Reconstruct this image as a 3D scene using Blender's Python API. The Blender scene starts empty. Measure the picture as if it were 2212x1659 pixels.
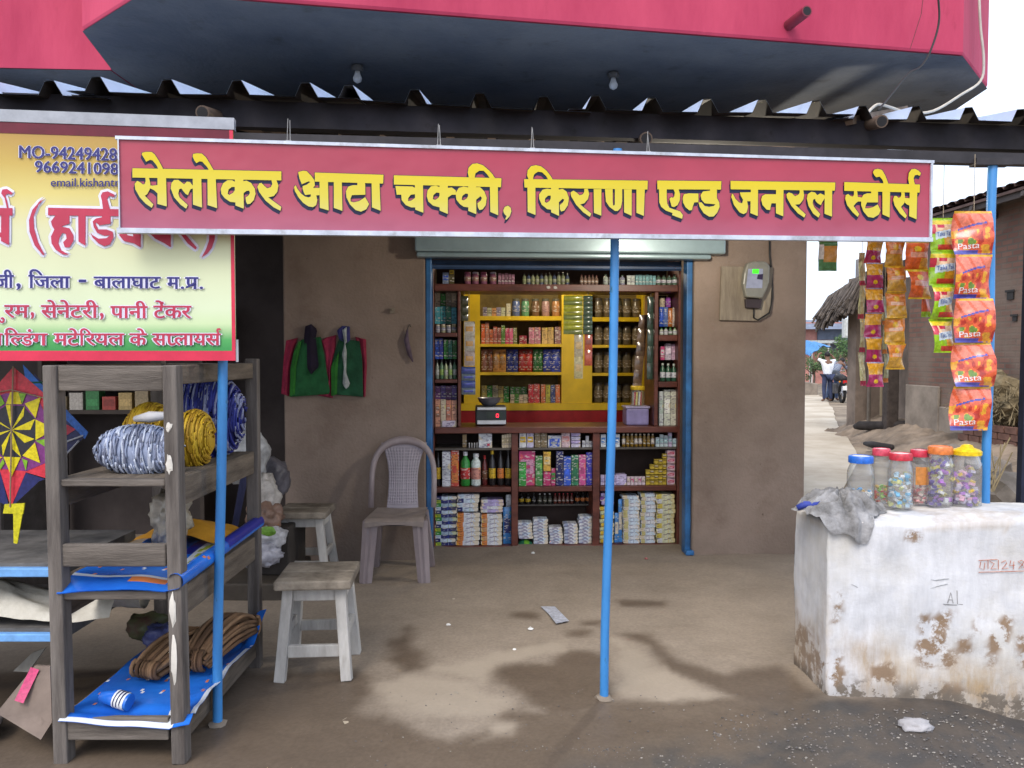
import bpy, bmesh, math, random
from mathutils import Vector, noise
from mathutils.geometry import tessellate_polygon
random.seed(11)
S = bpy.context.scene
COL = S.collection
# ------------------------------------------------------------ camera, sky, sun
W2, H2, F = 2212.0, 1659.0, 1736.0            # working frame of the photograph, focal length in its pixels
PITCH = math.radians(2.0)
EYE = Vector((0, 0, 1.45))
cd = bpy.data.cameras.new('camera'); cam = bpy.data.objects.new('camera', cd); COL.objects.link(cam)
cam.location = EYE; cam.rotation_euler = (math.radians(90) - PITCH, 0, 0)
cd.sensor_width = 36; cd.lens = 36 * F / W2; cd.clip_start = .05; cd.clip_end = 2000
S.camera = cam
SUN_EL, SUN_AZ = 48, 205
wd = bpy.data.worlds.new('World'); S.world = wd; wd.use_nodes = True
nt = wd.node_tree; bg = nt.nodes['Background']
sk = nt.nodes.new('ShaderNodeTexSky'); sk.sky_type = 'NISHITA'; sk.sun_disc = False
sk.sun_elevation = math.radians(SUN_EL); sk.sun_rotation = math.radians(SUN_AZ)
sk.air_density = 1.0; sk.dust_density = 6.0; sk.ozone_density = 1.0
ov = nt.nodes.new('ShaderNodeMix'); ov.data_type = 'RGBA'; ov.inputs[0].default_value = .6; ov.inputs[7].default_value = (7.9, 8.9, 10.8, 1)   # a white overcast over the clear sky
nt.links.new(sk.outputs[0], ov.inputs[6]); nt.links.new(ov.outputs[2], bg.inputs[0]); bg.inputs[1].default_value = .12
sl = bpy.data.lights.new('sun', 'SUN'); sl.energy = .9; sl.angle = math.radians(25); sl.color = (1, .95, .88)
so = bpy.data.objects.new('sun', sl); COL.objects.link(so); so.location = (0, -10, 20)
a = math.radians(SUN_AZ); e = math.radians(SUN_EL)
sd = Vector((math.sin(a) * math.cos(e), math.cos(a) * math.cos(e), math.sin(e)))
so.rotation_euler = sd.to_track_quat('Z', 'Y').to_euler()
S.view_settings.view_transform = 'Standard'; S.view_settings.look = 'None'
S.view_settings.gamma = 1; S.view_settings.exposure = .95
S.cycles.use_denoising = True
# ------------------------------------------------------------ measuring: photograph pixel -> place
CP, SP = math.cos(PITCH), math.sin(PITCH)
def ray(px, py):
    x = (px - W2 / 2) / F; y = (H2 / 2 - py) / F
    return Vector((x, CP + y * SP, -SP + y * CP))
def P(px, py, d):
    r = ray(px, py); return EYE + r * (d / r.y)
def G(px, py, z=0.0):
    r = ray(px, py); return EYE + r * ((z - EYE.z) / r.z)
class Plane:                                  # a vertical plane through two ground points
    def __init__(s, a, b):
        s.o = Vector((a[0], a[1], 0)); b = Vector((b[0], b[1], 0))
        s.L = (b - s.o).length; s.u = (b - s.o) / s.L; s.n = Vector((s.u.y, -s.u.x, 0))   # n looks to the street
    def hit(s, px, py, w=0.0):                # w: metres behind the plane
        r = ray(px, py); o = s.o - s.n * w
        return EYE + r * ((o - EYE).dot(s.n) / r.dot(s.n))
    def U(s, px, w=0.0, py=800): return (s.hit(px, py, w) - s.o).dot(s.u)
    def Z(s, py, w=0.0, px=1200): return s.hit(px, py, w).z
    def at(s, u, w, z): return s.o + s.u * u - s.n * w + Vector((0, 0, z))
# ------------------------------------------------------------ materials
MC = {}
def mat(name, col, rough=.65, var=.18, scale=9, bump=0, bscale=60, metal=0, spec=.3, col2=None, emit=None, estr=1, alpha=None, stretch=(1, 1, 1), lo=.35, hi=.65, detail=6, dirt=None, specks=0):
    if name in MC: return MC[name]
    m = bpy.data.materials.new(name); m.use_nodes = True; t = m.node_tree; b = t.nodes['Principled BSDF']
    b.inputs['Roughness'].default_value = rough; b.inputs['Metallic'].default_value = metal
    b.inputs['Specular IOR Level'].default_value = spec
    c = Vector(col)
    if var > 0 or col2:
        tc = t.nodes.new('ShaderNodeTexCoord'); mp = t.nodes.new('ShaderNodeMapping'); mp.inputs['Scale'].default_value = stretch
        n = t.nodes.new('ShaderNodeTexNoise'); n.inputs['Scale'].default_value = scale; n.inputs['Detail'].default_value = detail
        n.inputs['Roughness'].default_value = .65
        r = t.nodes.new('ShaderNodeValToRGB'); r.color_ramp.elements[0].position = lo; r.color_ramp.elements[1].position = hi
        c1 = c * (1 - var); c2 = Vector(col2) if col2 else c * (1 + var)
        r.color_ramp.elements[0].color = (*c1, 1); r.color_ramp.elements[1].color = (*[min(1, x) for x in c2], 1)
        t.links.new(tc.outputs['Object'], mp.inputs[0]); t.links.new(mp.outputs[0], n.inputs['Vector'])
        t.links.new(n.outputs['Fac'], r.inputs[0]); oc = r.outputs[0]
        for (ds, lo_, hi_, dc) in ((dirt or []) + ([(42, .64, .70, (.45, .42, .4))] if specks else [])):     # stains and chips with a shape of their own
            n3 = t.nodes.new('ShaderNodeTexNoise'); n3.inputs['Scale'].default_value = ds; n3.inputs['Detail'].default_value = 9; n3.inputs['Roughness'].default_value = .68
            m3 = t.nodes.new('ShaderNodeMapRange'); m3.inputs['From Min'].default_value = lo_; m3.inputs['From Max'].default_value = hi_
            x3 = t.nodes.new('ShaderNodeMix'); x3.data_type = 'RGBA'; x3.blend_type = 'MULTIPLY'; x3.inputs[7].default_value = (*dc, 1)
            t.links.new(mp.outputs[0], n3.inputs['Vector']); t.links.new(n3.outputs['Fac'], m3.inputs[0]); t.links.new(m3.outputs[0], x3.inputs[0]); t.links.new(oc, x3.inputs[6]); oc = x3.outputs[2]
        t.links.new(oc, b.inputs['Base Color'])
        if bump:
            n2 = t.nodes.new('ShaderNodeTexNoise'); n2.inputs['Scale'].default_value = bscale; n2.inputs['Detail'].default_value = 8
            bp = t.nodes.new('ShaderNodeBump'); bp.inputs['Strength'].default_value = bump; bp.inputs['Distance'].default_value = .01
            t.links.new(mp.outputs[0], n2.inputs['Vector']); t.links.new(n2.outputs['Fac'], bp.inputs['Height']); t.links.new(bp.outputs[0], b.inputs['Normal'])
    else:
        b.inputs['Base Color'].default_value = (*col, 1)
    if emit:
        b.inputs['Emission Color'].default_value = (*emit, 1); b.inputs['Emission Strength'].default_value = estr
    MC[name] = m; return m
def zramp(name, stops, z0, z1, rough=.5, var=.08, spec=.3, axis=2, bump=0, off=(0, 0, 0)):   # a colour gradient along an axis (object space)
    if name in MC: return MC[name]
    m = bpy.data.materials.new(name); m.use_nodes = True; t = m.node_tree; b = t.nodes['Principled BSDF']
    b.inputs['Roughness'].default_value = rough; b.inputs['Specular IOR Level'].default_value = spec
    tc = t.nodes.new('ShaderNodeTexCoord'); sx = t.nodes.new('ShaderNodeSeparateXYZ'); mr = t.nodes.new('ShaderNodeMapRange')
    mr.inputs['From Min'].default_value = z0; mr.inputs['From Max'].default_value = z1
    r = t.nodes.new('ShaderNodeValToRGB'); cr = r.color_ramp
    cr.elements[0].position = stops[0][0]; cr.elements[0].color = (*stops[0][1], 1)
    cr.elements[1].position = stops[-1][0]; cr.elements[1].color = (*stops[-1][1], 1)
    for p, c in stops[1:-1]:
        x = cr.elements.new(p); x.color = (*c, 1)
    n = t.nodes.new('ShaderNodeTexNoise'); n.inputs['Scale'].default_value = 4; n.inputs['Detail'].default_value = 8
    mx = t.nodes.new('ShaderNodeMix'); mx.data_type = 'RGBA'; mx.blend_type = 'MULTIPLY'; mx.inputs[0].default_value = 1
    mr2 = t.nodes.new('ShaderNodeMapRange'); mr2.inputs['To Min'].default_value = 1 - var * 2; mr2.inputs['To Max'].default_value = 1 + var
    t.links.new(tc.outputs['Object'], sx.inputs[0]); t.links.new(sx.outputs[axis], mr.inputs[0]); t.links.new(mr.outputs[0], r.inputs[0])
    t.links.new(tc.outputs['Object'], n.inputs['Vector']); t.links.new(n.outputs['Fac'], mr2.inputs[0])
    if bump:
        nb = t.nodes.new('ShaderNodeTexNoise'); nb.inputs['Scale'].default_value = 3.2; nb.inputs['Detail'].default_value = 3; bb = t.nodes.new('ShaderNodeBump'); bb.inputs['Strength'].default_value = bump; bb.inputs['Distance'].default_value = .03
        t.links.new(tc.outputs['Object'], nb.inputs['Vector']); t.links.new(nb.outputs['Fac'], bb.inputs['Height']); t.links.new(bb.outputs[0], b.inputs['Normal'])
    t.links.new(r.outputs[0], mx.inputs[6]); t.links.new(mr2.outputs[0], mx.inputs[7]); t.links.new(mx.outputs[2], b.inputs['Base Color'])
    MC[name] = m; return m
def glass(name, tint=(.95, .97, .98), gloss=.12):
    if name in MC: return MC[name]
    m = bpy.data.materials.new(name); m.use_nodes = True; t = m.node_tree
    for n in list(t.nodes): t.nodes.remove(n)
    o = t.nodes.new('ShaderNodeOutputMaterial'); tr = t.nodes.new('ShaderNodeBsdfTransparent'); gl = t.nodes.new('ShaderNodeBsdfGlossy'); mx = t.nodes.new('ShaderNodeMixShader')
    df = t.nodes.new('ShaderNodeBsdfDiffuse'); df.inputs[0].default_value = (.8, .82, .82, 1); m2 = t.nodes.new('ShaderNodeMixShader'); m2.inputs[0].default_value = .1
    tr.inputs[0].default_value = (*tint, 1); gl.inputs['Roughness'].default_value = .12
    lw = t.nodes.new('ShaderNodeLayerWeight'); lw.inputs[0].default_value = .25
    t.links.new(lw.outputs['Facing'], mx.inputs[0]); t.links.new(tr.outputs[0], m2.inputs[1]); t.links.new(df.outputs[0], m2.inputs[2])
    t.links.new(m2.outputs[0], mx.inputs[1]); t.links.new(gl.outputs[0], mx.inputs[2])
    t.links.new(mx.outputs[0], o.inputs[0]); MC[name] = m; return m
def flat(r, g, b, rough=.45, spec=.4):       # plain printed colour for small goods
    return mat('print_%03d_%03d_%03d_%02d' % (r * 255, g * 255, b * 255, rough * 100), (r, g, b), rough, .26, 60, spec=spec)
def flatp(r, g, b, rough=.45, spec=.4):      # the same with small printed marks in a lighter and a darker ink
    nm = 'printed_%03d_%03d_%03d_%02d' % (r * 255, g * 255, b * 255, rough * 100)
    if nm in MC: return MC[nm]
    m = mat(nm, (r, g, b), rough, .2, 40, spec=spec); t = m.node_tree; bs = t.nodes['Principled BSDF']; src = bs.inputs['Base Color'].links[0].from_socket
    tc = t.nodes.new('ShaderNodeTexCoord'); lum = .3 * r + .6 * g + .1 * b
    for sc_, st, th_, ink in ((55, (1, 1, 2.6), .80, (.62, .6, .55) if lum < .3 else (r * .35, g * .3, b * .45)), (26, (1, 1, .8), .86, (min(.7, r * 1.8 + .04), min(.6, g * 1.5 + .03), b * .6))):
        mp = t.nodes.new('ShaderNodeMapping'); mp.inputs['Scale'].default_value = st; v = t.nodes.new('ShaderNodeTexVoronoi'); v.inputs['Scale'].default_value = sc_; sx = t.nodes.new('ShaderNodeSeparateColor')
        gt = t.nodes.new('ShaderNodeMath'); gt.operation = 'GREATER_THAN'; gt.inputs[1].default_value = th_; x = t.nodes.new('ShaderNodeMix'); x.data_type = 'RGBA'; x.inputs[7].default_value = (*ink, 1); ml = t.nodes.new('ShaderNodeMath'); ml.operation = 'MULTIPLY'; ml.inputs[1].default_value = .75
        t.links.new(tc.outputs['Object'], mp.inputs[0]); t.links.new(mp.outputs[0], v.inputs['Vector']); t.links.new(v.outputs['Color'], sx.inputs[0]); t.links.new(sx.outputs[0], gt.inputs[0]); t.links.new(gt.outputs[0], ml.inputs[0]); t.links.new(ml.outputs[0], x.inputs[0]); t.links.new(src, x.inputs[6]); src = x.outputs[2]
    t.links.new(src, bs.inputs['Base Color']); return m
# ------------------------------------------------------------ mesh builder
ORG = {}
class MB:
    def __init__(s): s.v = []; s.f = []; s.m = []
    def add(s, vs, fs, mi=0):
        n = len(s.v); s.v += [Vector(p) for p in vs]; s.f += [[i + n for i in f] for f in fs]
        s.m += (mi if isinstance(mi, list) else [mi] * len(fs)); return s
    def box(s, x0, x1, y0, y1, z0, z1, mi=0, fr=None):
        vs = [(x, y, z) for z in (z0, z1) for x, y in ((x0, y0), (x1, y0), (x1, y1), (x0, y1))]
        if fr: vs = [fr(*p) for p in vs]
        return s.add(vs, [(3, 2, 1, 0), (4, 5, 6, 7), (0, 1, 5, 4), (1, 2, 6, 5), (2, 3, 7, 6), (3, 0, 4, 7)], mi)
    def beam(s, p, q, w, h, mi=0, up=(0, 0, 1), w2=None, h2=None):
        p = Vector(p); q = Vector(q); d = (q - p).normalized(); up = Vector(up)
        if abs(d.dot(up)) > .98: up = Vector((0, 1, 0))
        r = d.cross(up).normalized(); t = r.cross(d); vs = []
        for c, a, b in ((p, w, h), (q, w2 or w, h2 or h)):
            vs += [c - r * a / 2 - t * b / 2, c + r * a / 2 - t * b / 2, c + r * a / 2 + t * b / 2, c - r * a / 2 + t * b / 2]
        return s.add(vs, [(3, 2, 1, 0), (4, 5, 6, 7), (0, 1, 5, 4), (1, 2, 6, 5), (2, 3, 7, 6), (3, 0, 4, 7)], mi)
    def tube(s, path, r, n=8, mi=0, cap=True):
        path = [Vector(p) for p in path]; k = len(path); rr = r if isinstance(r, (list, tuple)) else [r] * k; vs = []; fs = []
        up = None
        for i, p in enumerate(path):
            d = (path[min(i + 1, k - 1)] - path[max(i - 1, 0)])
            d = d.normalized() if d.length > 1e-9 else Vector((0, 0, 1))
            if up is None: up = Vector((0, 0, 1)) if abs(d.z) < .9 else Vector((1, 0, 0))
            a = d.cross(up)
            if a.length < 1e-6: a = d.orthogonal()
            a.normalize(); b = a.cross(d); up = b
            vs += [p + (a * math.cos(t) + b * math.sin(t)) * rr[i] for t in [2 * math.pi * j / n for j in range(n)]]
        for i in range(k - 1):
            for j in range(n):
                fs.append((i * n + j, i * n + (j + 1) % n, (i + 1) * n + (j + 1) % n, (i + 1) * n + j))
        if cap: fs += [tuple(range(n)), tuple(reversed(range((k - 1) * n, k * n)))]
        return s.add(vs, fs, mi)
    def lathe(s, c, prof, n=16, mi=0, sx=1, sy=1):
        c = Vector(c); vs = []; fs = []; ms = []
        for r, z in prof: vs += [c + Vector((math.cos(2 * math.pi * j / n) * r * sx, math.sin(2 * math.pi * j / n) * r * sy, z)) for j in range(n)]
        for i in range(len(prof) - 1):
            for j in range(n):
                fs.append((i * n + j, i * n + (j + 1) % n, (i + 1) * n + (j + 1) % n, (i + 1) * n + j)); ms.append(mi[i] if isinstance(mi, list) else mi)
        fs += [tuple(reversed(range(n))), tuple(range((len(prof) - 1) * n, len(prof) * n))]
        ms += [mi[0], mi[-1]] if isinstance(mi, list) else [mi, mi]
        return s.add(vs, fs, ms)
    def prism(s, pts, vec, mi=0):
        pts = [Vector(p) for p in pts]; n = len(pts); vec = Vector(vec)
        return s.add(pts + [p + vec for p in pts], [tuple(reversed(range(n))), tuple(range(n, 2 * n))] + [(i, (i + 1) % n, n + (i + 1) % n, n + i) for i in range(n)], mi)
    def tess(s, loops, fn, mi=0):             # loops of 2-D points: outline, then holes
        lo = [[Vector((x, y, 0)) for x, y in l] for l in loops]; fl = [p for l in lo for p in l]
        return s.add([fn(p.x, p.y) for p in fl], [tuple(t) for t in tessellate_polygon(lo)], mi)
    def grid(s, nu, nv, fn, mi=0):
        vs = [fn(i / nu, j / nv) for j in range(nv + 1) for i in range(nu + 1)]; fs = []; ms = []
        for j in range(nv):
            for i in range(nu):
                q = j * (nu + 1) + i; fs.append((q, q + 1, q + nu + 2, q + nu + 1)); ms.append(mi((i + .5) / nu, (j + .5) / nv) if callable(mi) else mi)
        return s.add(vs, fs, ms)
    def blob(s, c, r, amp=.2, freq=2.0, sub=3, mi=0, flat_bottom=None, seed=0, octv=4):
        bm = bmesh.new(); bmesh.ops.create_icosphere(bm, subdivisions=sub, radius=1); c = Vector(c); vs = []
        for v in bm.verts:
            d = v.co.normalized(); k = 1 + amp * noise.fractal(d * freq + Vector((seed * 7.3, seed * 3.1, 1)), .6, 2, octv)
            p = c + Vector((d.x * r[0], d.y * r[1], d.z * r[2])) * k
            if flat_bottom is not None and p.z < flat_bottom: p.z = flat_bottom + (p.z - flat_bottom) * .05
            vs.append(p)
        s.add(vs, [[v.index for v in f.verts] for f in bm.faces], mi); bm.free(); return s
    def build(s, name, mats, parent=None, smooth=False, bevel=0, origin=None, **tagkw):
        if origin is None:
            if parent is not None: origin = ORG[parent.name]
            else:
                xs = [p.x for p in s.v]; ys = [p.y for p in s.v]; origin = Vector(((min(xs) + max(xs)) / 2, (min(ys) + max(ys)) / 2, min(p.z for p in s.v)))
        me = bpy.data.meshes.new(name); me.from_pydata([p - origin for p in s.v], [], s.f)
        for m in (mats if isinstance(mats, (list, tuple)) else [mats]): me.materials.append(m)
        me.polygons.foreach_set('material_index', s.m)
        if smooth:
            me.polygons.foreach_set('use_smooth', [True] * len(s.f))
        me.validate(); me.update()
        bm = bmesh.new(); bm.from_mesh(me); bmesh.ops.recalc_face_normals(bm, faces=bm.faces) if tagkw.pop('fixn', True) else None; bm.to_mesh(me); bm.free()
        if smooth and smooth is not True: me.set_sharp_from_angle(angle=math.radians(smooth))
        o = bpy.data.objects.new(name, me); COL.objects.link(o)
        if parent is not None: o.parent = parent; o.location = origin - ORG[parent.name]
        else: o.location = origin
        ORG[o.name] = Vector(origin)
        if bevel:
            b = o.modifiers.new('bevel', 'BEVEL'); b.width = bevel; b.segments = 2; b.limit_method = 'ANGLE'; b.angle_limit = math.radians(40)
        tag(o, **tagkw); return o
def tag(o, label=None, cat=None, group=None, kind=None):
    if label: o['label'] = label
    if cat: o['category'] = cat
    if group: o['group'] = group
    if kind: o['kind'] = kind
    return o
def thing(name, loc, label, cat, group=None):
    o = bpy.data.objects.new(name, None); COL.objects.link(o); o.location = loc; o.empty_display_size = .1
    ORG[o.name] = Vector(loc); return tag(o, label, cat, group)
def copy_tree(o, loc, label=None, rotz=None, scale=None):
    def cp(a, par):
        c = a.copy(); COL.objects.link(c); c.parent = par; ORG[c.name] = ORG.get(a.name, Vector())
        for ch in list(a.children): cp(ch, c)
        return c
    c = cp(o, None); c.location = loc; ORG[c.name] = Vector(loc)
    if rotz is not None: c.rotation_euler.z = rotz
    if label: c['label'] = label
    return c
def smooth_path(pts, k=5):                    # Catmull-Rom through the points
    pts = [Vector(p) for p in pts]; out_ = []
    for i in range(len(pts) - 1):
        a_, b_, c_, d_ = pts[max(0, i - 1)], pts[i], pts[i + 1], pts[min(len(pts) - 1, i + 2)]
        for q in range(k): t_ = q / k; out_.append(.5 * ((2 * b_) + (c_ - a_) * t_ + (2 * a_ - 5 * b_ + 4 * c_ - d_) * t_ ** 2 + (3 * b_ - a_ - 3 * c_ + d_) * t_ ** 3))
    return out_ + [pts[-1]]
# ------------------------------------------------------------ lettering
TX = {}
def text2d(s, clip=None):
    k = (s, clip)
    if k in TX: return TX[k]
    c = bpy.data.curves.new('t', 'FONT'); c.body = s; c.resolution_u = 3
    o = bpy.data.objects.new('t', c); COL.objects.link(o)
    dg = bpy.context.evaluated_depsgraph_get(); dg.update(); me = bpy.data.meshes.new_from_object(o.evaluated_get(dg), depsgraph=dg)
    if clip:                                  # keep the left share of the glyph: a half letter
        bm = bmesh.new(); bm.from_mesh(me); xs = [v.co.x for v in bm.verts]; x = min(xs) + (max(xs) - min(xs)) * clip
        bmesh.ops.bisect_plane(bm, geom=bm.verts[:] + bm.edges[:] + bm.faces[:], plane_co=(x, 0, 0), plane_no=(1, 0, 0), clear_outer=True); bm.to_mesh(me); bm.free()
    vs = [(v.co.x, v.co.y) for v in me.vertices]; fs = [tuple(p.vertices) for p in me.polygons]
    bpy.data.objects.remove(o); bpy.data.curves.remove(c); bpy.data.meshes.remove(me)
    x0 = min(p[0] for p in vs); x1 = max(p[0] for p in vs); y0 = min(p[1] for p in vs); y1 = max(p[1] for p in vs)
    TX[k] = ([((x - x0) / (x1 - x0), (y - y0) / (y1 - y0 or 1)) for x, y in vs], fs); return TX[k]
LAY = [0]
def put_text(mb, s, x0, x1, ytop, ybot, fn, mi=0, clip=None, bold=0, slope=0.0):   # fn(px, py, layer) -> place
    vs, fs = text2d(s, clip)
    for k, (dx, dy) in enumerate([(0, 0)] if not bold else [(-bold, 0), (bold, 0), (0, -bold * .5), (0, bold * .5)]):
        LAY[0] += 1; l = LAY[0]
        mb.add([fn(x0 + (x1 - x0) * x + dx, ybot + (ytop - ybot) * y + dy + slope * (x1 - x0) * x, l) for x, y in vs], fs, mi)
# ============================================================ THE SETTING: floor, ground, road
C_ = lambda zx, zy: (648 + zx * .5371, 1188 + zy * .5371)          # photograph close-up -> working frame
WET = [[(430,305),(470,330),(440,370),(500,420),(480,470),(410,490),(340,450),(350,380),(400,350)],
 [(760,470),(900,455),(1000,450),(1090,400),(1190,405),(1230,440),(1260,560),(1200,640),(1000,680),(870,600),(790,520)],
 [(1270,330),(1400,325),(1470,400),(1520,440),(1700,490),(1850,480),(1920,460),(2000,500),(2100,590),(2000,640),(1750,600),(1600,540),(1460,480),(1390,380)],
 [(-1300,480),(200,480),(280,500),(300,560),(260,640),(380,690),(620,770),(760,700),(800,640),(1000,640),(1250,615),(1700,590),(2050,600),(3400,560),(3400,1100),(-1300,1100)],
 [(850,250),(960,258),(950,282),(850,270)], [(1140,290),(1215,280),(1210,300),(1150,302)], [(1070,330),(1160,325),(1150,348),(1080,345)],
 [(870,395),(960,378),(940,405),(880,415)], [(1280,205),(1460,208),(1470,222),(1300,225)]]
DRY = [[(300,540),(420,510),(560,515),(720,540),(870,600),(790,660),(640,665),(480,660),(330,620)], [(1260,360),(1380,390),(1450,490),(1600,545),(1700,590),(1500,600),(1280,560)],
 [(760,690),(860,690),(850,740),(740,760)], [(560,480),(760,420),(1060,360),(1060,400),(800,460),(720,520)]]
GRIT = [G(*C_(*p)).xy for p in [(1930,640),(2100,600),(3400,560),(3400,1100),(1250,1100),(1100,860),(1450,800),(1800,790)]]
WETW = [[G(*C_(*p)).xy for p in pl] for pl in WET]; DRYW = [[G(*C_(*p)).xy for p in pl] for pl in DRY]
def sdist(p, poly):                           # signed distance, positive inside
    best = 1e9; ins = False; n = len(poly)
    for i in range(n):
        a = poly[i]; b = poly[(i + 1) % n]; ab = b - a; t = max(0, min(1, (p - a).dot(ab) / (ab.length_squared or 1))); best = min(best, (p - a - ab * t).length)
        if (a.y > p.y) != (b.y > p.y) and p.x < (b.x - a.x) * (p.y - a.y) / (b.y - a.y) + a.x: ins = not ins
    return best if ins else -best
def sstep(a, b, x):
    t = max(0, min(1, (x - a) / (b - a))); return t * t * (3 - 2 * t)
def drop(x, y):                               # the edge of the apron falls away at the right front
    return -.10 * sstep(1.75, 2.25, x + .5 * max(0, 3.1 - y)) * sstep(3.6, 3.2, y) - .02 * sstep(2.75, 2.4, y)
NX, NY = 190, 150; FX0, FX1, FY0, FY1 = -3.4, 2.75, 2.0, 6.7
mb = MB()
def fl(u, v):
    x = FX0 + (FX1 - FX0) * u; y = FY0 + (FY1 - FY0) * v
    return Vector((x, y, drop(x, y) + .006 * noise.fractal(Vector((x * 2, y * 2, 0)), .5, 2, 4) - (.10 if u in (0, 1) or v in (0, 1) else 0)))
mb.grid(NX, NY, fl)
floor_m = bpy.data.materials.new('worn_concrete'); floor_m.use_nodes = True
t = floor_m.node_tree; b = t.nodes['Principled BSDF']
at = t.nodes.new('ShaderNodeAttribute'); at.attribute_name = 'stain'
sp = t.nodes.new('ShaderNodeSeparateColor'); t.links.new(at.outputs['Color'], sp.inputs[0])
tc = t.nodes.new('ShaderNodeTexCoord')
n1 = t.nodes.new('ShaderNodeTexNoise'); n1.inputs['Scale'].default_value = 2.2; n1.inputs['Detail'].default_value = 9; n1.inputs['Roughness'].default_value = .7
n2 = t.nodes.new('ShaderNodeTexNoise'); n2.inputs['Scale'].default_value = 70; n2.inputs['Detail'].default_value = 6
r1 = t.nodes.new('ShaderNodeValToRGB'); r1.color_ramp.elements[0].position = .3; r1.color_ramp.elements[1].position = .7
r1.color_ramp.elements[0].color = (.188, .153, .119, 1); r1.color_ramp.elements[1].color = (.265, .220, .174, 1)
r2 = t.nodes.new('ShaderNodeMapRange'); r2.inputs['From Min'].default_value = .3; r2.inputs['From Max'].default_value = .7; r2.inputs['To Min'].default_value = .88; r2.inputs['To Max'].default_value = 1.09
for n in (n1, n2): t.links.new(tc.outputs['Object'], n.inputs['Vector'])
t.links.new(n1.outputs['Fac'], r1.inputs[0]); t.links.new(n2.outputs['Fac'], r2.inputs[0])
def mixc(fac, a_, b_, mode='MIX'):
    x = t.nodes.new('ShaderNodeMix'); x.data_type = 'RGBA'; x.blend_type = mode
    if isinstance(fac, float): x.inputs[0].default_value = fac
    else: t.links.new(fac, x.inputs[0])
    for s_, k in ((a_, 6), (b_, 7)):
        if isinstance(s_, tuple): x.inputs[k].default_value = s_
        else: t.links.new(s_, x.inputs[k])
    return x.outputs[2]
c = mixc(1.0, r1.outputs[0], r2.outputs[0], 'MULTIPLY')
c = mixc(sp.outputs[1], c, (.335, .285, .223, 1))
wetc = mixc(1.0, c, (.47, .43, .40, 1), 'MULTIPLY'); c = mixc(sp.outputs[0], c, wetc)
c = mixc(sp.outputs[2], c, mixc(1.0, r2.outputs[0], (.055, .053, .052, 1), 'MULTIPLY'))
t.links.new(c, b.inputs['Base Color'])
rr = t.nodes.new('ShaderNodeMapRange'); rr.inputs['To Min'].default_value = .85; rr.inputs['To Max'].default_value = .5; t.links.new(sp.outputs[0], rr.inputs[0]); t.links.new(rr.outputs[0], b.inputs['Roughness'])
b.inputs['Specular IOR Level'].default_value = .25
bp = t.nodes.new('ShaderNodeBump'); bp.inputs['Strength'].default_value = .28; bp.inputs['Distance'].default_value = .005; t.links.new(n2.outputs['Fac'], bp.inputs['Height']); t.links.new(bp.outputs[0], b.inputs['Normal'])
fo = mb.build('floor', floor_m, smooth=True, kind='structure')
ca = fo.data.color_attributes.new('stain', 'FLOAT_COLOR', 'POINT')
for i, v in enumerate(fo.data.vertices):
    p3 = v.co + fo.location; p = Vector((p3.x, p3.y)); j = .05 * noise.fractal(Vector((p.x * 4, p.y * 4, 3)), .7, 2, 5)
    w = max(sstep(-.05, .055, sdist(p, q) + j) * (1 if k != 3 else .95) for k, q in enumerate(WETW)); d = max(sstep(-.05, .05, sdist(p, q) + j * 1.5) for q in DRYW)
    w *= (1 - d); gq = sstep(-.12, .12, sdist(p, GRIT) + 2.2 * j) * (.55 + .35 * sstep(-.2, .3, noise.fractal(Vector((p.x * 9, p.y * 9, 1)), .7, 2, 4))); ca.data[i].color = (w, .62 * d, gq, 1)
earth = mat('dry_earth', (.19, .14, .095), .95, .35, 1.3, .6, 30, col2=(.30, .24, .17))
mb = MB()
def gl(u, v):
    x = -150 + 300 * u; y = -60 + 300 * v; return Vector((x, y, -.12))
mb.grid(60, 60, gl); mb.build('ground', earth, kind='structure')
roadm = mat('pale_dust_road', (.40, .33, .24), .95, .16, .8, .4, 25, col2=(.50, .44, .35))
L1 = [(2.4, 6.6), (3.2, 8), (5.2, 12), (7.7, 19), (9.6, 24), (11.6, 30), (16.5, 46)]; L0 = [(-6, 6.9), (1.6, 8), (3.6, 12), (6.0, 19), (7.6, 24), (9.3, 30), (13, 46)]
mb = MB(); k = 8; rows = []
for i in range(len(L0) - 1):
    for q in range(6):
        f = q / 6; a0 = Vector(L0[i]).lerp(Vector(L0[i + 1]), f); a1 = Vector(L1[i]).lerp(Vector(L1[i + 1]), f); rows.append((a0, a1))
rows.append((Vector(L0[-1]), Vector(L1[-1])))
vs = []
for a0, a1 in rows:
    for j in range(k + 1):
        p = a0.lerp(a1, j / k); vs.append((p.x + (.12 * noise.noise(Vector((p.y * 1.5, j, 0))) if j == k else 0), p.y, -.10 + .012 * noise.noise(Vector((p.x * 2, p.y * 2, 0)))))
mb.add(vs, [(i * (k + 1) + j, i * (k + 1) + j + 1, (i + 1) * (k + 1) + j + 1, (i + 1) * (k + 1) + j) for i in range(len(rows) - 1) for j in range(k)])
mb.build('road', roadm, smooth=True, kind='structure')
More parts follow.
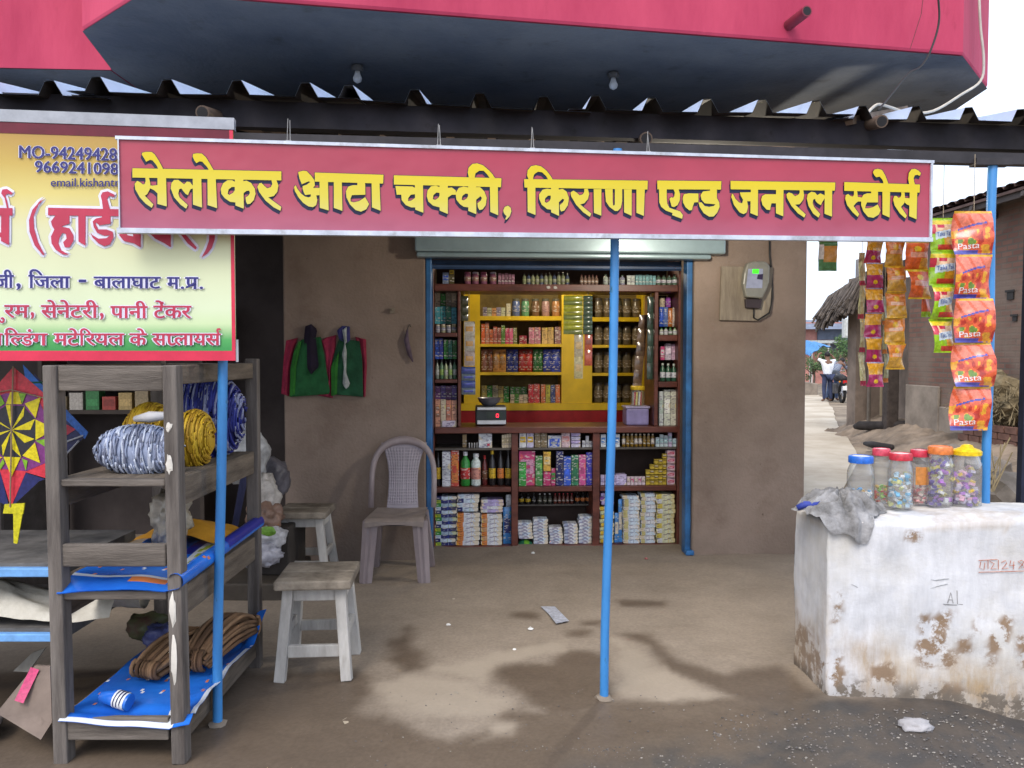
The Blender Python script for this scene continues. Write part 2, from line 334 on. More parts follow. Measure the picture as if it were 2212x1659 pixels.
# loose gravel on the wet ground in front
mb = MB(); rnd = random.Random(3)
def pebbles(zx0, zx1, zy0, zy1, n, s0, s1):
    for _ in range(n):
        q = G(*C_(rnd.uniform(zx0, zx1), zy0 + (zy1 - zy0) * rnd.random())); s = rnd.uniform(s0, s1)
        c = Vector((q.x, q.y, drop(q.x, q.y) + s * .2)); ax = [Vector((rnd.uniform(.6, 1.2), 0, 0)), Vector((0, rnd.uniform(.6, 1.2), 0)), Vector((0, 0, rnd.uniform(.4, .8)))]
        vs = [c + sgn * x * s + Vector((rnd.uniform(-.2, .2), rnd.uniform(-.2, .2), 0)) * s for x in ax for sgn in (1, -1)]
        mb.add(vs, [(0, 2, 4), (2, 1, 4), (1, 3, 4), (3, 0, 4), (2, 0, 5), (1, 2, 5), (3, 1, 5), (0, 3, 5)], rnd.choice([0, 0, 1, 1, 2]))
pebbles(880, 1380, 790, 900, 300, .002, .005); pebbles(1650, 1930, 660, 800, 120, .002, .006); pebbles(1950, 3000, 640, 900, 900, .002, .007); pebbles(1380, 2000, 820, 900, 120, .002, .005)
pebbles(100, 2212, 560, 900, 260, .002, .005)
mb.build('gravel', [mat('grey_chip', (.15, .135, .125)), mat('dark_chip', (.08, .075, .075)), mat('pale_chip', (.27, .25, .22))], kind='stuff', label='loose gravel scattered on the wet ground in front of the shop', cat='gravel')
# ============================================================ THE SHOP BUILDING
WALL = Plane((-1.31, 5.62), (2.0, 5.86)); CAB = Plane((-.596, 6.05), (1.307, 6.15))
plaster = mat('mud_brown_plaster', (.200, .153, .123), .92, .16, 1.3, .45, 55, col2=(.25, .195, .16), detail=10, dirt=[(2.3, .54, .74, (.78, .73, .70)), (19, .66, .71, (.5, .47, .45))])
plaster2 = mat('dim_brown_plaster', (.13, .1, .085), .92, .2, 2, .3, 60)
redp = mat('crimson_paint', (.38, .027, .078), .75, .16, 1.6, .3, 30, col2=(.45, .052, .105), detail=10, stretch=(1, 1, .3), dirt=[(3.5, .58, .78, (.82, .74, .78)), (11, .64, .72, (.85, .8, .82))])
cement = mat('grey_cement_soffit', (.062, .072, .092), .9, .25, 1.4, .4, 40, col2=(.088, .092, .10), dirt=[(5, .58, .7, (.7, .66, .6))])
sb = thing('shop_building', (.4, 5.7, 0), 'brown plastered shop building with a crimson balcony over its front', 'building')
uL = WALL.U(613); uJ0 = WALL.U(919); uJ1 = WALL.U(1498); uR = WALL.U(1741)
def wbox(mb, u0, u1, w0, w1, z0, z1, mi=0): return mb.box(u0, u1, w0, w1, z0, z1, mi, lambda u, w, z: WALL.at(u, w, z))
mb = MB(); wbox(mb, uL, uJ0, 0, .36, -.1, 3.0); wbox(mb, uJ1, uR, 0, .36, -.1, 3.0); wbox(mb, uJ0, uJ1, 0, .30, 2.32, 3.0)
wbox(mb, uR - .25, uR, .36, 5, -.1, 3.0); wbox(mb, uL, uL + .2, .36, 2.9, -.1, 3.0)
mb.build('wall', plaster, sb, bevel=.012)
mb = MB(); wbox(mb, uL + .2, uR - .25, 2.7, 2.9, -.1, 2.7, 0); wbox(mb, uL + .2, uR - .25, .36, 2.7, 2.6, 2.7, 0); wbox(mb, uL + .2, uJ0 - .001, .361, .40, -.1, 2.6, 0)
mb.build('inner_wall', mat('inner_wall', (.2, .17, .12), .9), sb)
FLc, CLc, BLc, FRc, CRc, BRc = G(309, -17, 3.0), G(178, 66, 3.0), G(243, 151, 3.0), G(2080, 120, 3.0), G(2133, 190, 3.0), G(2020, 265, 3.0)
out = [BLc, CLc, FLc, FRc, CRc, BRc, Vector((BRc.x, 9, 3)), Vector((BLc.x, 9, 3))]
mb = MB(); mb.prism(out, (0, 0, 1.4)); mb.build('balcony', redp, sb, bevel=.018)
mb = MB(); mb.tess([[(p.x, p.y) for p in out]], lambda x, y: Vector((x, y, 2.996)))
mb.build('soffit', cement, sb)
lb0 = G(-900, 128, 3.0)
mb = MB(); mb.prism([lb0, BLc - Vector((.01, 0, 0)), Vector((BLc.x - .01, 9, 3)), Vector((lb0.x, 9, 3))], (0, 0, 1.3), 0)
mb.build('side_parapet', redp, sb)
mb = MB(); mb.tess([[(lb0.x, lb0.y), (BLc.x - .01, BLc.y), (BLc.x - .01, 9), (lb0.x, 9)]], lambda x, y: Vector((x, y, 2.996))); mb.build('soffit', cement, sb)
mb = MB()
bp0 = Plane(FLc.xy, FRc.xy).hit(1703, 55); nn = Plane(FLc.xy, FRc.xy).n
mb.tube([bp0 - nn * .05, bp0 + nn * .17 + Vector((0, 0, .0))], .026, 14, 0); mb.tube([bp0 + nn * .165, bp0 + nn * .1705], .0205, 12, 1); mb.build('drain_pipe', [mat('pipe_red', (.16, .02, .035), .5), mat('pipe_bore', (.01, .01, .012))], sb, smooth=30)
# roller shutter: housing across the top of the opening, slats half way in, blue guide rails
steel = mat('pale_shutter_steel', (.22, .30, .33), .35, .12, 3, spec=.5, metal=.25); bluep = mat('blue_gloss_paint', (.022, .11, .28), .45, .35, 6, .1, 40, spec=.4)
mb = MB(); u0 = WALL.U(897, -.12); u1 = WALL.U(1566, -.12)
wbox(mb, u0, u1, -.12, -.003, WALL.Z(545, -.12), 2.62); wbox(mb, u0 + .01, WALL.U(1535, -.10), -.10, -.003, WALL.Z(557, -.10), WALL.Z(545, -.12) - .002)
hs = mb.build('shutter_housing', steel, sb, bevel=.012)
mb = MB(); zt = WALL.Z(583, .2)
for i in range(9):
    z = zt + i * .035; mb.prism([WALL.at(uJ0 + .04, .2, z), WALL.at(uJ0 + .04, .185, z + .012), WALL.at(uJ0 + .04, .185, z + .028), WALL.at(uJ0 + .04, .2, z + .034), WALL.at(uJ0 + .04, .215, z + .017)], WALL.u * (uJ1 - uJ0 - .08))
mb.build('roller_shutter', mat('shutter_slat_blue', (.03, .06, .13), .45, .3, 5), sb)
for s_ in (0, 1):
    mb = MB()
    if s_ == 0: wbox(mb, uJ0 + .001, uJ0 + .045, .03, .34, .0, 2.3)
    else: wbox(mb, uJ1 - .045, uJ1 - .001, .03, .12, .0, 2.3); wbox(mb, uJ1 - .05, uJ1 + .012, -.02, .03, 0, .035)
    mb.build('guide_rail', bluep, sb, bevel=.008)
# the hardware shop next door: a deep dark recess
hw = thing('hardware_shop', (-2.6, 6.4, 0), 'dark open hardware shop recess left of the brown wall', 'building')
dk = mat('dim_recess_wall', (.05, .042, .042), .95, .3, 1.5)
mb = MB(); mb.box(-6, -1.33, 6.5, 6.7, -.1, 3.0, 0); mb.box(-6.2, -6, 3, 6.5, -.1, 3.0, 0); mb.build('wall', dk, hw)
# ============================================================ TIN AWNING
aw = thing('tin_awning', (0, 3.4, 0), 'ribbed tin awning on three blue posts over the shop front', 'awning')
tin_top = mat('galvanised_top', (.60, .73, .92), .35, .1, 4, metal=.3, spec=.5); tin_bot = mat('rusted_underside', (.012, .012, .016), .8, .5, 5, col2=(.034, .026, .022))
RP = math.radians(10.4)
def roofp(xs, s, h): # xs: distance along the eave, s: up the slope, h above the pan
    X = -2.9 + xs * .994; Y = 3.1 + .112 * (X + 1.97)
    return Vector((X, Y + s * math.cos(RP), 2.462 + s * math.sin(RP) + h))
def prof(q):                                  # one rib of the trapezoid sheet
    return [(0, 0), (.07, 0), (.094, .053), (.128, .056), (.16, 0), (q, 0)]
sheets = [(0.0, .255, 5, .0, -.02), (1.2, .262, 4, .012, .01), (2.15, .262, 4, .004, -.02), (3.15, .238, 5, .010, .02), (4.32, .245, 5, .016, .01), (5.5, .24, 6, .02, .0)]
for si, (x0, q, n, lift, tilt) in enumerate(sheets):
    mb = MB(); L = 1.95 + .06 * (si % 2) if si < 4 else 1.0
    for side in (0, 1):
        pr = []
        for i in range(n): pr += [(x0 + i * q + a_, h_) for a_, h_ in prof(q)[:-1]]
        pr.append((x0 + n * q + .05, 0)); vs = []; nr = 5
        for j in range(nr + 1):
            s_ = -.02 * (si % 2) + L * j / nr
            for a_, h_ in pr:
                sag = .012 * noise.noise(Vector((a_ * 1.7, s_ * 1.2, si))) + tilt * (a_ - x0 - n * q / 2)
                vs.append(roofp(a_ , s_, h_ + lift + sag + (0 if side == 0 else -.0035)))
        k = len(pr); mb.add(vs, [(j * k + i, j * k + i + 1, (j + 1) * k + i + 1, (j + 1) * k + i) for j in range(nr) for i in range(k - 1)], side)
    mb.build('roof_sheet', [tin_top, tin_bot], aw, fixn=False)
darkst = mat('dark_steel', (.03, .028, .032), .6, .3, 6); poleb = mat('bright_blue_paint', (.035, .20, .52), .38, .22, 5, .08, 30, spec=.5, stretch=(1, 1, .3), col2=(.05, .25, .58), dirt=[(24, .63, .68, (.75, .5, .3)), (7, .58, .74, (.62, .62, .66))])
POLE = Plane((-1.16, 3.16), (2.13, 3.65))
mb = MB(); mb.beam(POLE.at(-2.2, .0, 2.26), POLE.at(4.6, 0, 2.352), .05, .05); mb.build('purlin', darkst, aw)
for s_, h_, w_ in ((.10, .105, .05), (.55, .07, .06)):
    mb = MB(); mb.beam(roofp(.0, s_, -h_ / 2 - .004), roofp(5.9, s_, -h_ / 2 + .004), w_, h_); mb.build('purlin', mat('sooty_beam', (.016, .015, .02), .85, .4, 5, dirt=[(9, .6, .7, (.5, .45, .4))]), aw)
mb = MB(); mb.beam(POLE.at(-2.2, .75, 2.44), POLE.at(2.75, .75, 2.48), .045, .06); mb.build('purlin', darkst, aw)
mb = MB(); mb.beam(POLE.at(-2.2, 1.55, 2.60), POLE.at(2.6, 1.55, 2.64), .06, .08); mb.build('purlin', mat('old_purlin_wood', (.04, .03, .026)), aw)
for (px, py, d) in ((437, 243, 3.12), (1396, 299, 3.42), (1905, 262, 3.45)):
    p = P(px, py, d); q = p + Vector((.02, 1.9, 1.9 * math.tan(RP))); dv = (q - p).normalized()
    mb = MB(); mb.tube([p, q], .027, 14, 0); mb.tube([p - dv * .0008, p + dv * .002], .0215, 12, 1); mb.build('rafter', [mat('rusty_pipe', (.085, .06, .045), .6, .3), mat('pipe_bore', (.01, .01, .012))], aw, smooth=30)
for pts, r in (([(470, 1564), (482, 786), (486, 400)], .0185), ([(1305, 1508), (1328, 520), (1334, 330)], .0185), ([(2128, 1095), (2145, 352)], .0195)):
    base = G(*pts[0]) if len(pts) == 3 else P(2128, 1095, 3.63)
    d0 = base.y; top = P(pts[-1][0], 350, d0); top.z = 2.255 + .0135 * (2.2 + (base.x + 1.16))
    mb = MB(); jx = lambda k: base.lerp(top, k) + Vector((.004 * math.sin(k * 7 + r * 900), 0, 0)); mb.tube([base - Vector((0, 0, .02))] + [jx(k / 8) for k in range(1, 8)] + [top], r, 16); mb.blob(base, (r * 2.1, r * 2.1, .014), .35, 2, 2, 2)
    if len(pts) == 2: mb.box(top.x - .09, top.x + .07, top.y - .03, top.y + .03, top.z - .03, top.z, 1)
    mb.build('post', [poleb, darkst, mat('post_mortar', (.2, .165, .13), .95)], aw, smooth=35)
# ============================================================ MAIN SIGN (traced lettering on a vertical panel)
dl = 2.92; dr = 3.49; SL = P(258, 400, dl); SR = P(2010, 430, dr); SIGN = Plane(SL.xy, SR.xy)
sg = thing('shop_sign', ((SL.x + SR.x) / 2, (SL.y + SR.y) / 2, 1.9), 'long crimson shop sign with yellow Hindi lettering hung under the awning', 'sign')
mat_sign = zramp('sign_print_sheen', [(0, (.34, .10, .17)), (.35, (.345, .048, .088)), (1, (.34, .022, .05))], -.02, .40, .32, .10, .5, bump=.5)  # printed crimson; the paler foot is sky sheen painted into the colour
zb0 = SIGN.hit(258, 498).z; zb1 = SIGN.hit(2010, 518).z; zt0 = SIGN.hit(256, 298).z; zt1 = SIGN.hit(2011, 350).z
def spt(u, v, w): return SIGN.at(u * SIGN.L, w, (zb0 + (zb1 - zb0) * u) * (1 - v) + (zt0 + (zt1 - zt0) * u) * v)
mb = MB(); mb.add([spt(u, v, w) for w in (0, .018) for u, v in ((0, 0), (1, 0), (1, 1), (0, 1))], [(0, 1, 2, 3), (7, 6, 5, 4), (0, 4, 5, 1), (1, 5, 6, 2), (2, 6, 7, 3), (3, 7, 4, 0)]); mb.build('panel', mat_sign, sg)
alu = mat('white_aluminium', (.46, .50, .58), .35, .2, 12, metal=.2, spec=.5, dirt=[(9, .55, .7, (.6, .57, .52))])
for (u0, v0, u1, v1, wd_) in ((-.003, 0, 1.003, 0, .018), (-.003, 1, 1.003, 1, .012), (1, .02, 1, .98, .010), (0, .02, 0, .98, .004)):
    mb = MB(); mb.beam(spt(u0, v0, .007), spt(u1, v1, .007), wd_, .03, up=SIGN.n); mb.build('frame', alu, sg)
VA, VB, VC, VD, VE, VF = (440, 540), (1140, 540), (1540, 560), (2080, 560), (2580, 560), (2980, 560)
GL = [
(VA,[[(248,367),(1895,402),(1895,502),(248,470)]]),
(VA,[[(355,195),(400,186),(460,187),(495,215),(540,285),(583,365),(583,380),(535,380),(515,335),(470,280),(440,275),(400,296),(385,270),(352,215)]]),
(VA,[[(390,465),(430,468),(447,540),(440,600),(410,655),(385,672),(480,768),(462,805),(395,760),(330,690),(280,600),(272,540),(300,507),(330,520),(365,548),(385,540),(395,510)]]),
(VA,[[(525,468),(620,473),(628,790),(525,762)]]),
(VA,[[(436,556),(470,560),(530,552),(530,650),(490,612),(436,585)]]),
(VA,[[(915,478),(1010,483),(1018,802),(918,770)]]),
(VA,[[(672,590),(680,530),(710,497),(755,497),(800,530),(820,545),(850,515),(885,520),(918,565),(918,590),(890,600),(862,665),(835,650),(810,620),(790,590),(765,600),(755,650),(770,690),(860,775),(842,815),(780,770),(710,690)]]),
(VA,[[(918,210),(960,202),(1015,205),(1060,245),(1100,310),(1147,390),(1147,400),(1100,400),(1075,355),(1020,295),(990,292),(955,310),(935,285),(915,240)]]),
(VA,[[(1078,482),(1170,485),(1185,810),(1080,775)]]),
(VA,[[(1380,488),(1475,493),(1480,815),(1388,780)]]),
(VA,[[(1385,520),(1350,500),(1300,500),(1250,535),(1225,595),(1232,650),(1270,700),(1330,740),(1388,745)],[(1380,575),(1345,575),(1310,605),(1302,650),(1320,662),(1360,640),(1380,610)]]),
(VA,[[(1470,512),(1510,505),(1560,530),(1600,590),(1610,650),(1590,720),(1550,760),(1520,765),(1505,740),(1500,690),(1530,670),(1548,640),(1540,615),(1510,618),(1475,645)]]),
(VA,[[(1785,496),(1840,498),(1862,560),(1850,630),(1810,675),(1750,690),(1895,795),(1885,838),(1810,800),(1720,725),(1650,630),(1630,575),(1650,535),(1675,530),(1710,565),(1740,590),(1780,575),(1795,540)]]),
(VB,[[(330,415),(1090,440),(1085,537),(330,515)]]),
(VB,[[(145,410),(200,395),(240,400),(285,445),(325,500),(330,560),(310,585),(382,585),(382,665),(345,668),(358,720),(345,775),(310,798),(260,790),(200,750),(150,690),(110,620),(100,575),(118,555),(140,600),(180,650),(220,680),(260,690),(285,680),(285,655),(225,665),(210,640),(195,595),(195,565),(240,550),(280,520),(260,512),(185,545),(160,480)]]),
(VB,[[(382,510),(475,513),(483,835),(385,805)]]),(VB,[[(540,518),(628,521),(635,840),(540,805)]]),
(VB,[[(800,525),(885,528),(890,660),(740,665),(725,700),(725,735),(760,745),(820,730),(888,688),(930,765),(900,820),(840,848),(780,830),(720,770),(680,690),(675,620),(700,570),(750,555),(800,555)]]),
(VB,[[(958,533),(1045,535),(1058,838),(962,800)]]),
(VC,[[(98,390),(1288,423),(1283,522),(98,492)]]),
(VC,[[(115,508),(305,515),(332,530),(332,600),(285,605),(258,640),(255,675),(290,670),(332,640),(335,745),(290,745),(230,720),(185,665),(180,605),(130,605)]]),
(VC,[[(330,493),(420,496),(425,805),(335,770)]]),
(VC,[[(603,498),(695,501),(695,818),(605,780)]]),
(VC,[[(605,520),(560,505),(510,512),(470,560),(462,620),(480,680),(530,725),(605,745)],[(603,585),(570,580),(535,610),(530,655),(555,662),(590,640),(603,615)]]),
(VC,[[(690,530),(740,525),(785,560),(780,605),(740,605),(690,640)]]),
(VC,[[(920,508),(1008,510),(1010,820),(922,785)]]),
(VC,[[(922,525),(870,515),(815,530),(780,590),(790,660),(830,710),(870,738),(922,745)],[(918,595),(890,592),(855,620),(848,660),(870,668),(905,645),(918,622)]]),
(VC,[[(1005,522),(1050,520),(1100,570),(1125,640),(1115,720),(1080,765),(1045,775),(1028,745),(1022,700),(1060,670),(1072,640),(1055,622),(1008,660)]]),
(VC,[[(1160,516),(1248,518),(1252,832),(1165,795)]]),
(VC,[[(928,415),(915,360),(925,305),(965,265),(1020,258),(1085,280),(1150,335),(1190,380),(1215,420),(1215,432),(1165,432),(1130,380),(1090,340),(1040,340),(1000,370),(992,415),(992,425),(935,425)]]),
(VC,[[(1308,775),(1325,740),(1360,725),(1390,750),(1398,790),(1380,840),(1345,880),(1330,878),(1345,840),(1325,825),(1312,800)]]),
(VD,[[(45,432),(1413,450),(1410,548),(50,525)]]),(VD,[[(82,523),(170,526),(172,830),(85,795)]]),
(VD,[[(95,435),(78,390),(85,335),(120,290),(175,278),(235,292),(295,340),(340,400),(362,440),(362,450),(318,450),(290,400),(245,358),(200,350),(160,375),(145,415),(148,450),(110,450)]]),
(VD,[[(343,528),(428,531),(432,840),(345,800)]]),
(VD,[[(345,545),(300,538),(250,550),(212,600),(212,650),(240,715),(300,765),(345,770)],[(340,615),(310,615),(278,645),(275,685),(295,695),(325,675),(340,650)]]),
(VD,[[(425,550),(470,540),(515,570),(540,640),(530,720),(490,780),(455,790),(442,765),(440,720),(475,690),(490,660),(470,650),(428,690)]]),
(VD,[[(712,540),(750,540),(765,600),(750,655),(710,700),(665,712),(790,815),(772,850),(700,800),(620,715),(565,620),(560,580),(590,560),(625,580),(660,612),(695,600),(710,575)]]),
(VD,[[(815,543),(900,543),(900,838),(818,805)]]),
(VD,[[(940,543),(1025,543),(1025,680),(1030,725),(1048,720),(1050,543),(1130,543),(1130,680),(1115,750),(1080,785),(1050,785),(990,740),(950,680)]]),
(VD,[[(1150,546),(1235,546),(1235,838),(1152,800)]]),(VD,[[(1288,546),(1380,548),(1370,840),(1288,805)]]),
(VE,[[(135,448),(845,455),(840,548),(138,545)]]),
(VE,[[(155,543),(240,543),(240,640),(245,700),(270,750),(330,770),(390,790),(418,830),(412,872),(350,850),(300,830),(305,808),(230,780),(180,740),(158,690)]]),
(VE,[[(315,543),(370,543),(388,600),(385,665),(360,720),(320,742),(295,735),(270,650),(290,632),(310,640),(325,620),(330,580)]]),
(VE,[[(430,600),(480,590),(590,592),(590,688),(545,690),(530,730),(520,775),(490,778),(450,745),(420,690),(418,640)]]),
(VE,[[(720,546),(795,546),(795,640),(820,690),(825,740),(800,800),(760,845),(710,848),(650,810),(605,740),(592,690),(625,690),(660,730),(710,740),(760,730),(780,712),(720,705),(660,700),(625,660),(615,610),(640,570),(720,560)]]),
(VE,[[(945,452),(2105,470),(2100,560),(948,545)]]),(VE,[[(1170,546),(1250,548),(1248,842),(1165,808)]]),
(VE,[[(1050,580),(1170,578),(1170,678),(1130,675),(1140,740),(1125,800),(1090,820),(1045,800),(985,720),(955,630),(962,592),(975,600),(1000,650),(1040,690),(1075,700),(1085,660),(1060,620)]]),
(VE,[[(1450,550),(1532,551),(1530,845),(1448,810)]]),
(VE,[[(1450,600),(1330,600),(1295,620),(1285,660),(1300,720),(1345,770),(1385,775),(1390,735),(1398,700),(1450,700)]]),
(VE,[[(1710,554),(1750,554),(1760,610),(1750,660),(1710,710),(1660,715),(1778,822),(1762,858),(1690,810),(1620,730),(1570,640),(1565,600),(1590,580),(1625,590),(1660,622),(1695,605),(1710,585)]]),
(VE,[[(1988,557),(2070,559),(2068,848),(1985,815)]]),
(VE,[[(1790,650),(1800,600),(1840,572),(1880,580),(1905,610),(1940,590),(1985,610),(1988,640),(1960,690),(1945,722),(1910,700),(1890,680),(1880,650),(1860,660),(1855,700),(1870,740),(1938,820),(1918,858),(1860,815),(1810,730)]]),
(VF,[[(1098,465),(1935,492),(1932,582),(1098,562)]]),
(VF,[[(1415,355),(1430,328),(1470,318),(1515,330),(1550,390),(1582,470),(1582,490),(1535,490),(1520,440),(1490,405),(1450,412),(1430,390)]]),
(VF,[[(1815,490),(1805,430),(1812,365),(1840,325),(1880,318),(1920,340),(1945,365),(1935,395),(1905,385),(1880,390),(1865,420),(1870,460),(1880,490)]]),
(VF,[[(1205,562),(1240,564),(1248,630),(1290,635),(1290,680),(1250,680),(1225,700),(1200,730),(1265,820),(1245,850),(1190,800),(1130,720),(1108,650),(1115,610),(1140,598),(1170,620),(1195,625),(1205,600)]]),
(VF,[[(1395,567),(1470,569),(1472,690),(1350,690),(1335,720),(1330,755),(1370,755),(1420,740),(1468,712),(1500,780),(1480,825),(1420,860),(1360,850),(1310,790),(1285,720),(1285,650),(1310,605),(1350,590),(1395,590)]]),
(VF,[[(1520,572),(1605,575),(1600,858),(1520,822)]]),
(VF,[[(1728,578),(1765,580),(1770,640),(1760,700),(1725,740),(1790,835),(1775,868),(1715,815),(1655,725),(1638,660),(1650,620),(1675,618),(1700,640),(1720,630),(1730,605)]]),
(VF,[[(1765,640),(1820,645),(1820,725),(1790,712),(1765,690)]]),(VF,[[(1822,579),(1905,581),(1898,878),(1815,842)]])]
K1 = 800 / 2212 / 1.8517; KF = 1 / 1.8517
def letters(glyphs, k, shifts, base_w, step):
    mb = MB(); l = 0
    for dx, dy in shifts:
        for (ox, oy), loops in glyphs:
            l += 1; w = -(base_w + step * l)
            mb.tess(loops, lambda x, y, w=w, ox=ox, oy=oy: SIGN.hit(ox * KF + (x + dx) * k, oy * KF + (y + dy) * k, w))
    return mb
ln = letters(GL, K1, [(0, 0)], .0045, .000025)
yel = zramp('letter_yellow', [(0, (.54, .50, .17)), (.45, (.56, .485, .06)), (1, (.58, .46, .014))], .055, .26, .4, .04)
sh = letters(GL, K1, [(-13, 40), (-9, 28), (-6, 18), (-3, 9), (4, -5), (-5, -4), (5, 3)], .0005, .000008)
sh.build('letter_shadow', mat('letter_shadow', (.012, .016, .05), .5), sg, fixn=False); ln.build('lettering', yel, sg, fixn=False)
for px, py in ((1685, 505), (1575, 482)):
    p = SIGN.hit(px * .5607, py * .62) if 0 else None
for (x, h_) in ((945, 60), (1147, 55), (1397, 40), (620, 60)):
    a_ = SIGN.hit(x, 298 + (x - 256) * .0297, .007)
    mb = MB(); mb.tube([a_, a_ + Vector((.004, 0, .09))], .0014, 5); mb.tube([a_ + Vector((.012, 0, 0)), a_ + Vector((.006, .02, .09))], .0014, 5); mb.box(a_.x - .004, a_.x + .016, a_.y - .006, a_.y + .006, a_.z, a_.z + .009)
    mb.build('hanging_wire', mat('string_white', (.25, .25, .25)), sg)
# ============================================================ HARDWARE BANNER behind the sign's left end
BE = P(507, 600, 3.06); BAN = Plane((BE.x - 1.7, BE.y - 1.7 * .1316), BE.xy)
zt_ = BAN.hit(500, 281).z; zb_ = BAN.hit(510, 779).z
bn = thing('hardware_banner', (BAN.at(.8, 0, 0).x, BAN.at(.8, 0, 0).y, zb_), 'square cream hardware banner with red and navy Hindi lettering, partly behind the sign', 'banner')
hh = zt_ - zb_
bm_ = zramp('banner_print_shade', [(0, (.03, .24, .06)), (.055, (.07, .33, .09)), (.13, (.5, .62, .36)), (.2, (.56, .64, .44)), (.55, (.57, .58, .36)), (.72, (.56, .48, .16)), (.85, (.46, .33, .075)), (1, (.36, .21, .045))], .035 * 1.0, hh * .97, .38, .05, .4)  # printed gradient, its orange top dulled by shade painted into the colour
mb = MB(); mb.box(0, BAN.L, 0, .012, zb_, zt_, 0, lambda u, w, z: BAN.at(u, w, z)); mb.build('panel', bm_, bn)
rb = mat('banner_red', (.55, .03, .07), .4, .1); 
mb = MB(); f_ = lambda u, w, z: BAN.at(u, w, z)
mb.box(0, BAN.L, -.0015, 0, zb_, zb_ + .037, 0, f_); mb.box(BAN.L - .013, BAN.L, -.0015, 0, zb_ + .038, zt_, 0, f_); mb.box(0, BAN.L - .014, -.0015, 0, zt_ - .04, zt_, 1, f_)
mb.build('border', [rb, mat('banner_dark_red', (.11, .008, .022), .5)], bn)
mb = MB(); mb.box(-.02, BAN.L + .005, -.004, .03, zt_ + .001, zt_ + .045, 0, f_); mb.box(BAN.L + .0005, BAN.L + .009, .002, .012, zb_ - .005, zb_ + .08, 0, f_); mb.build('frame', mat('banner_frame', (.3, .32, .36), .4), bn)
GB = [((0,450),l) for l in [
 [[(60,830),(40,740),(10,700),(20,665),(60,660),(110,695),(100,710),(65,700),(45,720),(60,760),(75,830)]], [[(-160,825),(108,825),(108,890),(-160,890)]], [[(10,885),(80,890),(78,1145),(8,1110)]], [[(-60,885),(-20,885),(-40,1010),(10,1040),(10,1080),(-60,1040),(-100,1000)]],
 [[(380,745),(330,800),(290,900),(295,1000),(330,1120),(385,1230),(370,1230),(300,1150),(255,1030),(250,930),(280,840),(340,770)]],
 [[(415,822),(1700,850),(1700,905),(415,888)]],
 [[(480,888),(600,890),(600,960),(530,985),(600,1000),(635,1060),(635,1110),(600,1165),(560,1165),(545,1120),(575,1090),(570,1050),(540,1040),(515,1080),(505,1130),(530,1190),(595,1230),(540,1225),(480,1185),(445,1130),(440,1070),(470,1010),(450,980),(440,940)]],
 [[(675,888),(740,890),(738,1150),(678,1115)]],
 [[(890,835),(880,760),(870,720),(885,690),(930,680),(990,710),(985,730),(945,720),(925,745),(940,800),(950,835)]],
 [[(880,890),(955,890),(955,960),(860,975),(830,950),(825,960),(850,1010),(920,1010),(975,1030),(980,1080),(950,1140),(900,1155),(850,1130),(800,1080),(780,1040),(800,1060),(850,1090),(920,1085),(950,1060),(900,1065),(840,1040),(810,990),(800,940),(830,915),(880,905)]],
 [[(1155,895),(1215,898),(1215,1165),(1155,1130)]], [[(1156,960),(1090,960),(1040,1000),(1030,1060),(1070,1110),(1156,1130)],[(1150,1000),(1110,1000),(1085,1030),(1100,1060),(1150,1070)]],
 [[(1420,900),(1478,902),(1475,1165),(1420,1130)]], [[(1280,960),(1330,960),(1350,1000),(1421,1040),(1421,1130),(1340,1090),(1290,1040)]],
 [[(1590,900),(1650,900),(1660,960),(1620,1040),(1600,1050),(1700,1165),(1690,1185),(1620,1130),(1560,1050),(1530,1000),(1560,970)]],
 [[(1860,1040),(1855,1100),(1830,1170),(1790,1220),(1740,1255),(1780,1180),(1805,1110),(1810,1040),(1800,940),(1770,850),(1745,800),(1800,860),(1850,960)]]]]
K2 = 1024 / 2212 / 1.8517
def bigl(shifts, w0):
    mb = MB(); l = 0
    for dx, dy in shifts:
        for (ox, oy), loops in GB:
            l += 1; mb.tess(loops, lambda x, y, l=l: BAN.hit((x + dx) * K2, oy * KF + (y + dy) * K2, -(w0 + .00003 * l)))
    return mb
glow = mat('letter_glow', (.62, .62, .74), .5, .1)
g_ = bigl([(22 * math.cos(k_ * .785), 22 * math.sin(k_ * .785)) for k_ in range(8)], .0005)
K3 = 1000 / 2212 * KF
T3 = lambda zx: zx * K3
Y3 = lambda zy: 1040 * KF + zy * K3
def fnb(w0):
    return lambda px, py, l: BAN.hit(px, py, -(w0 + .00003 * (l % 60)))
navl = MB(); redl = MB(); red2 = MB(); nav2 = MB(); nav3 = MB(); nav4 = MB(); FB = fnb(.0062)
def line(mb_, items, ytop_, ybot, sl, bold=1.0, halo=True):
    for it in items:
        s_, a_, b_ = it[0], it[1], it[2]; up = it[3] if len(it) > 3 else ytop_; cl = it[4] if len(it) > 4 else None; dn = it[5] if len(it) > 5 else ybot
        put_text(mb_, s_, T3(a_), T3(b_), Y3(up + sl * a_), Y3(dn + sl * a_), FB, 0, cl, bold, sl * 1.0)
        if halo: put_text(g_, s_, T3(a_), T3(b_), Y3(up + sl * a_), Y3(dn + sl * a_), fnb(.0045), 0, cl, 4.0, sl)
line(navl, [('जी', -45, 118, 85), (',', 148, 178, 205, None, 262), ('\u093f', 255, 372, 80), ('जला', 305, 618, 143), ('-', 700, 758, 170, None, 190), ('बालाघाट', 832, 1418, 143), ('म', 1480, 1585, 143), ('.', 1603, 1624, 226), ('प', 1642, 1752, 143), ('.', 1770, 1792, 226)], 143, 245, .006)
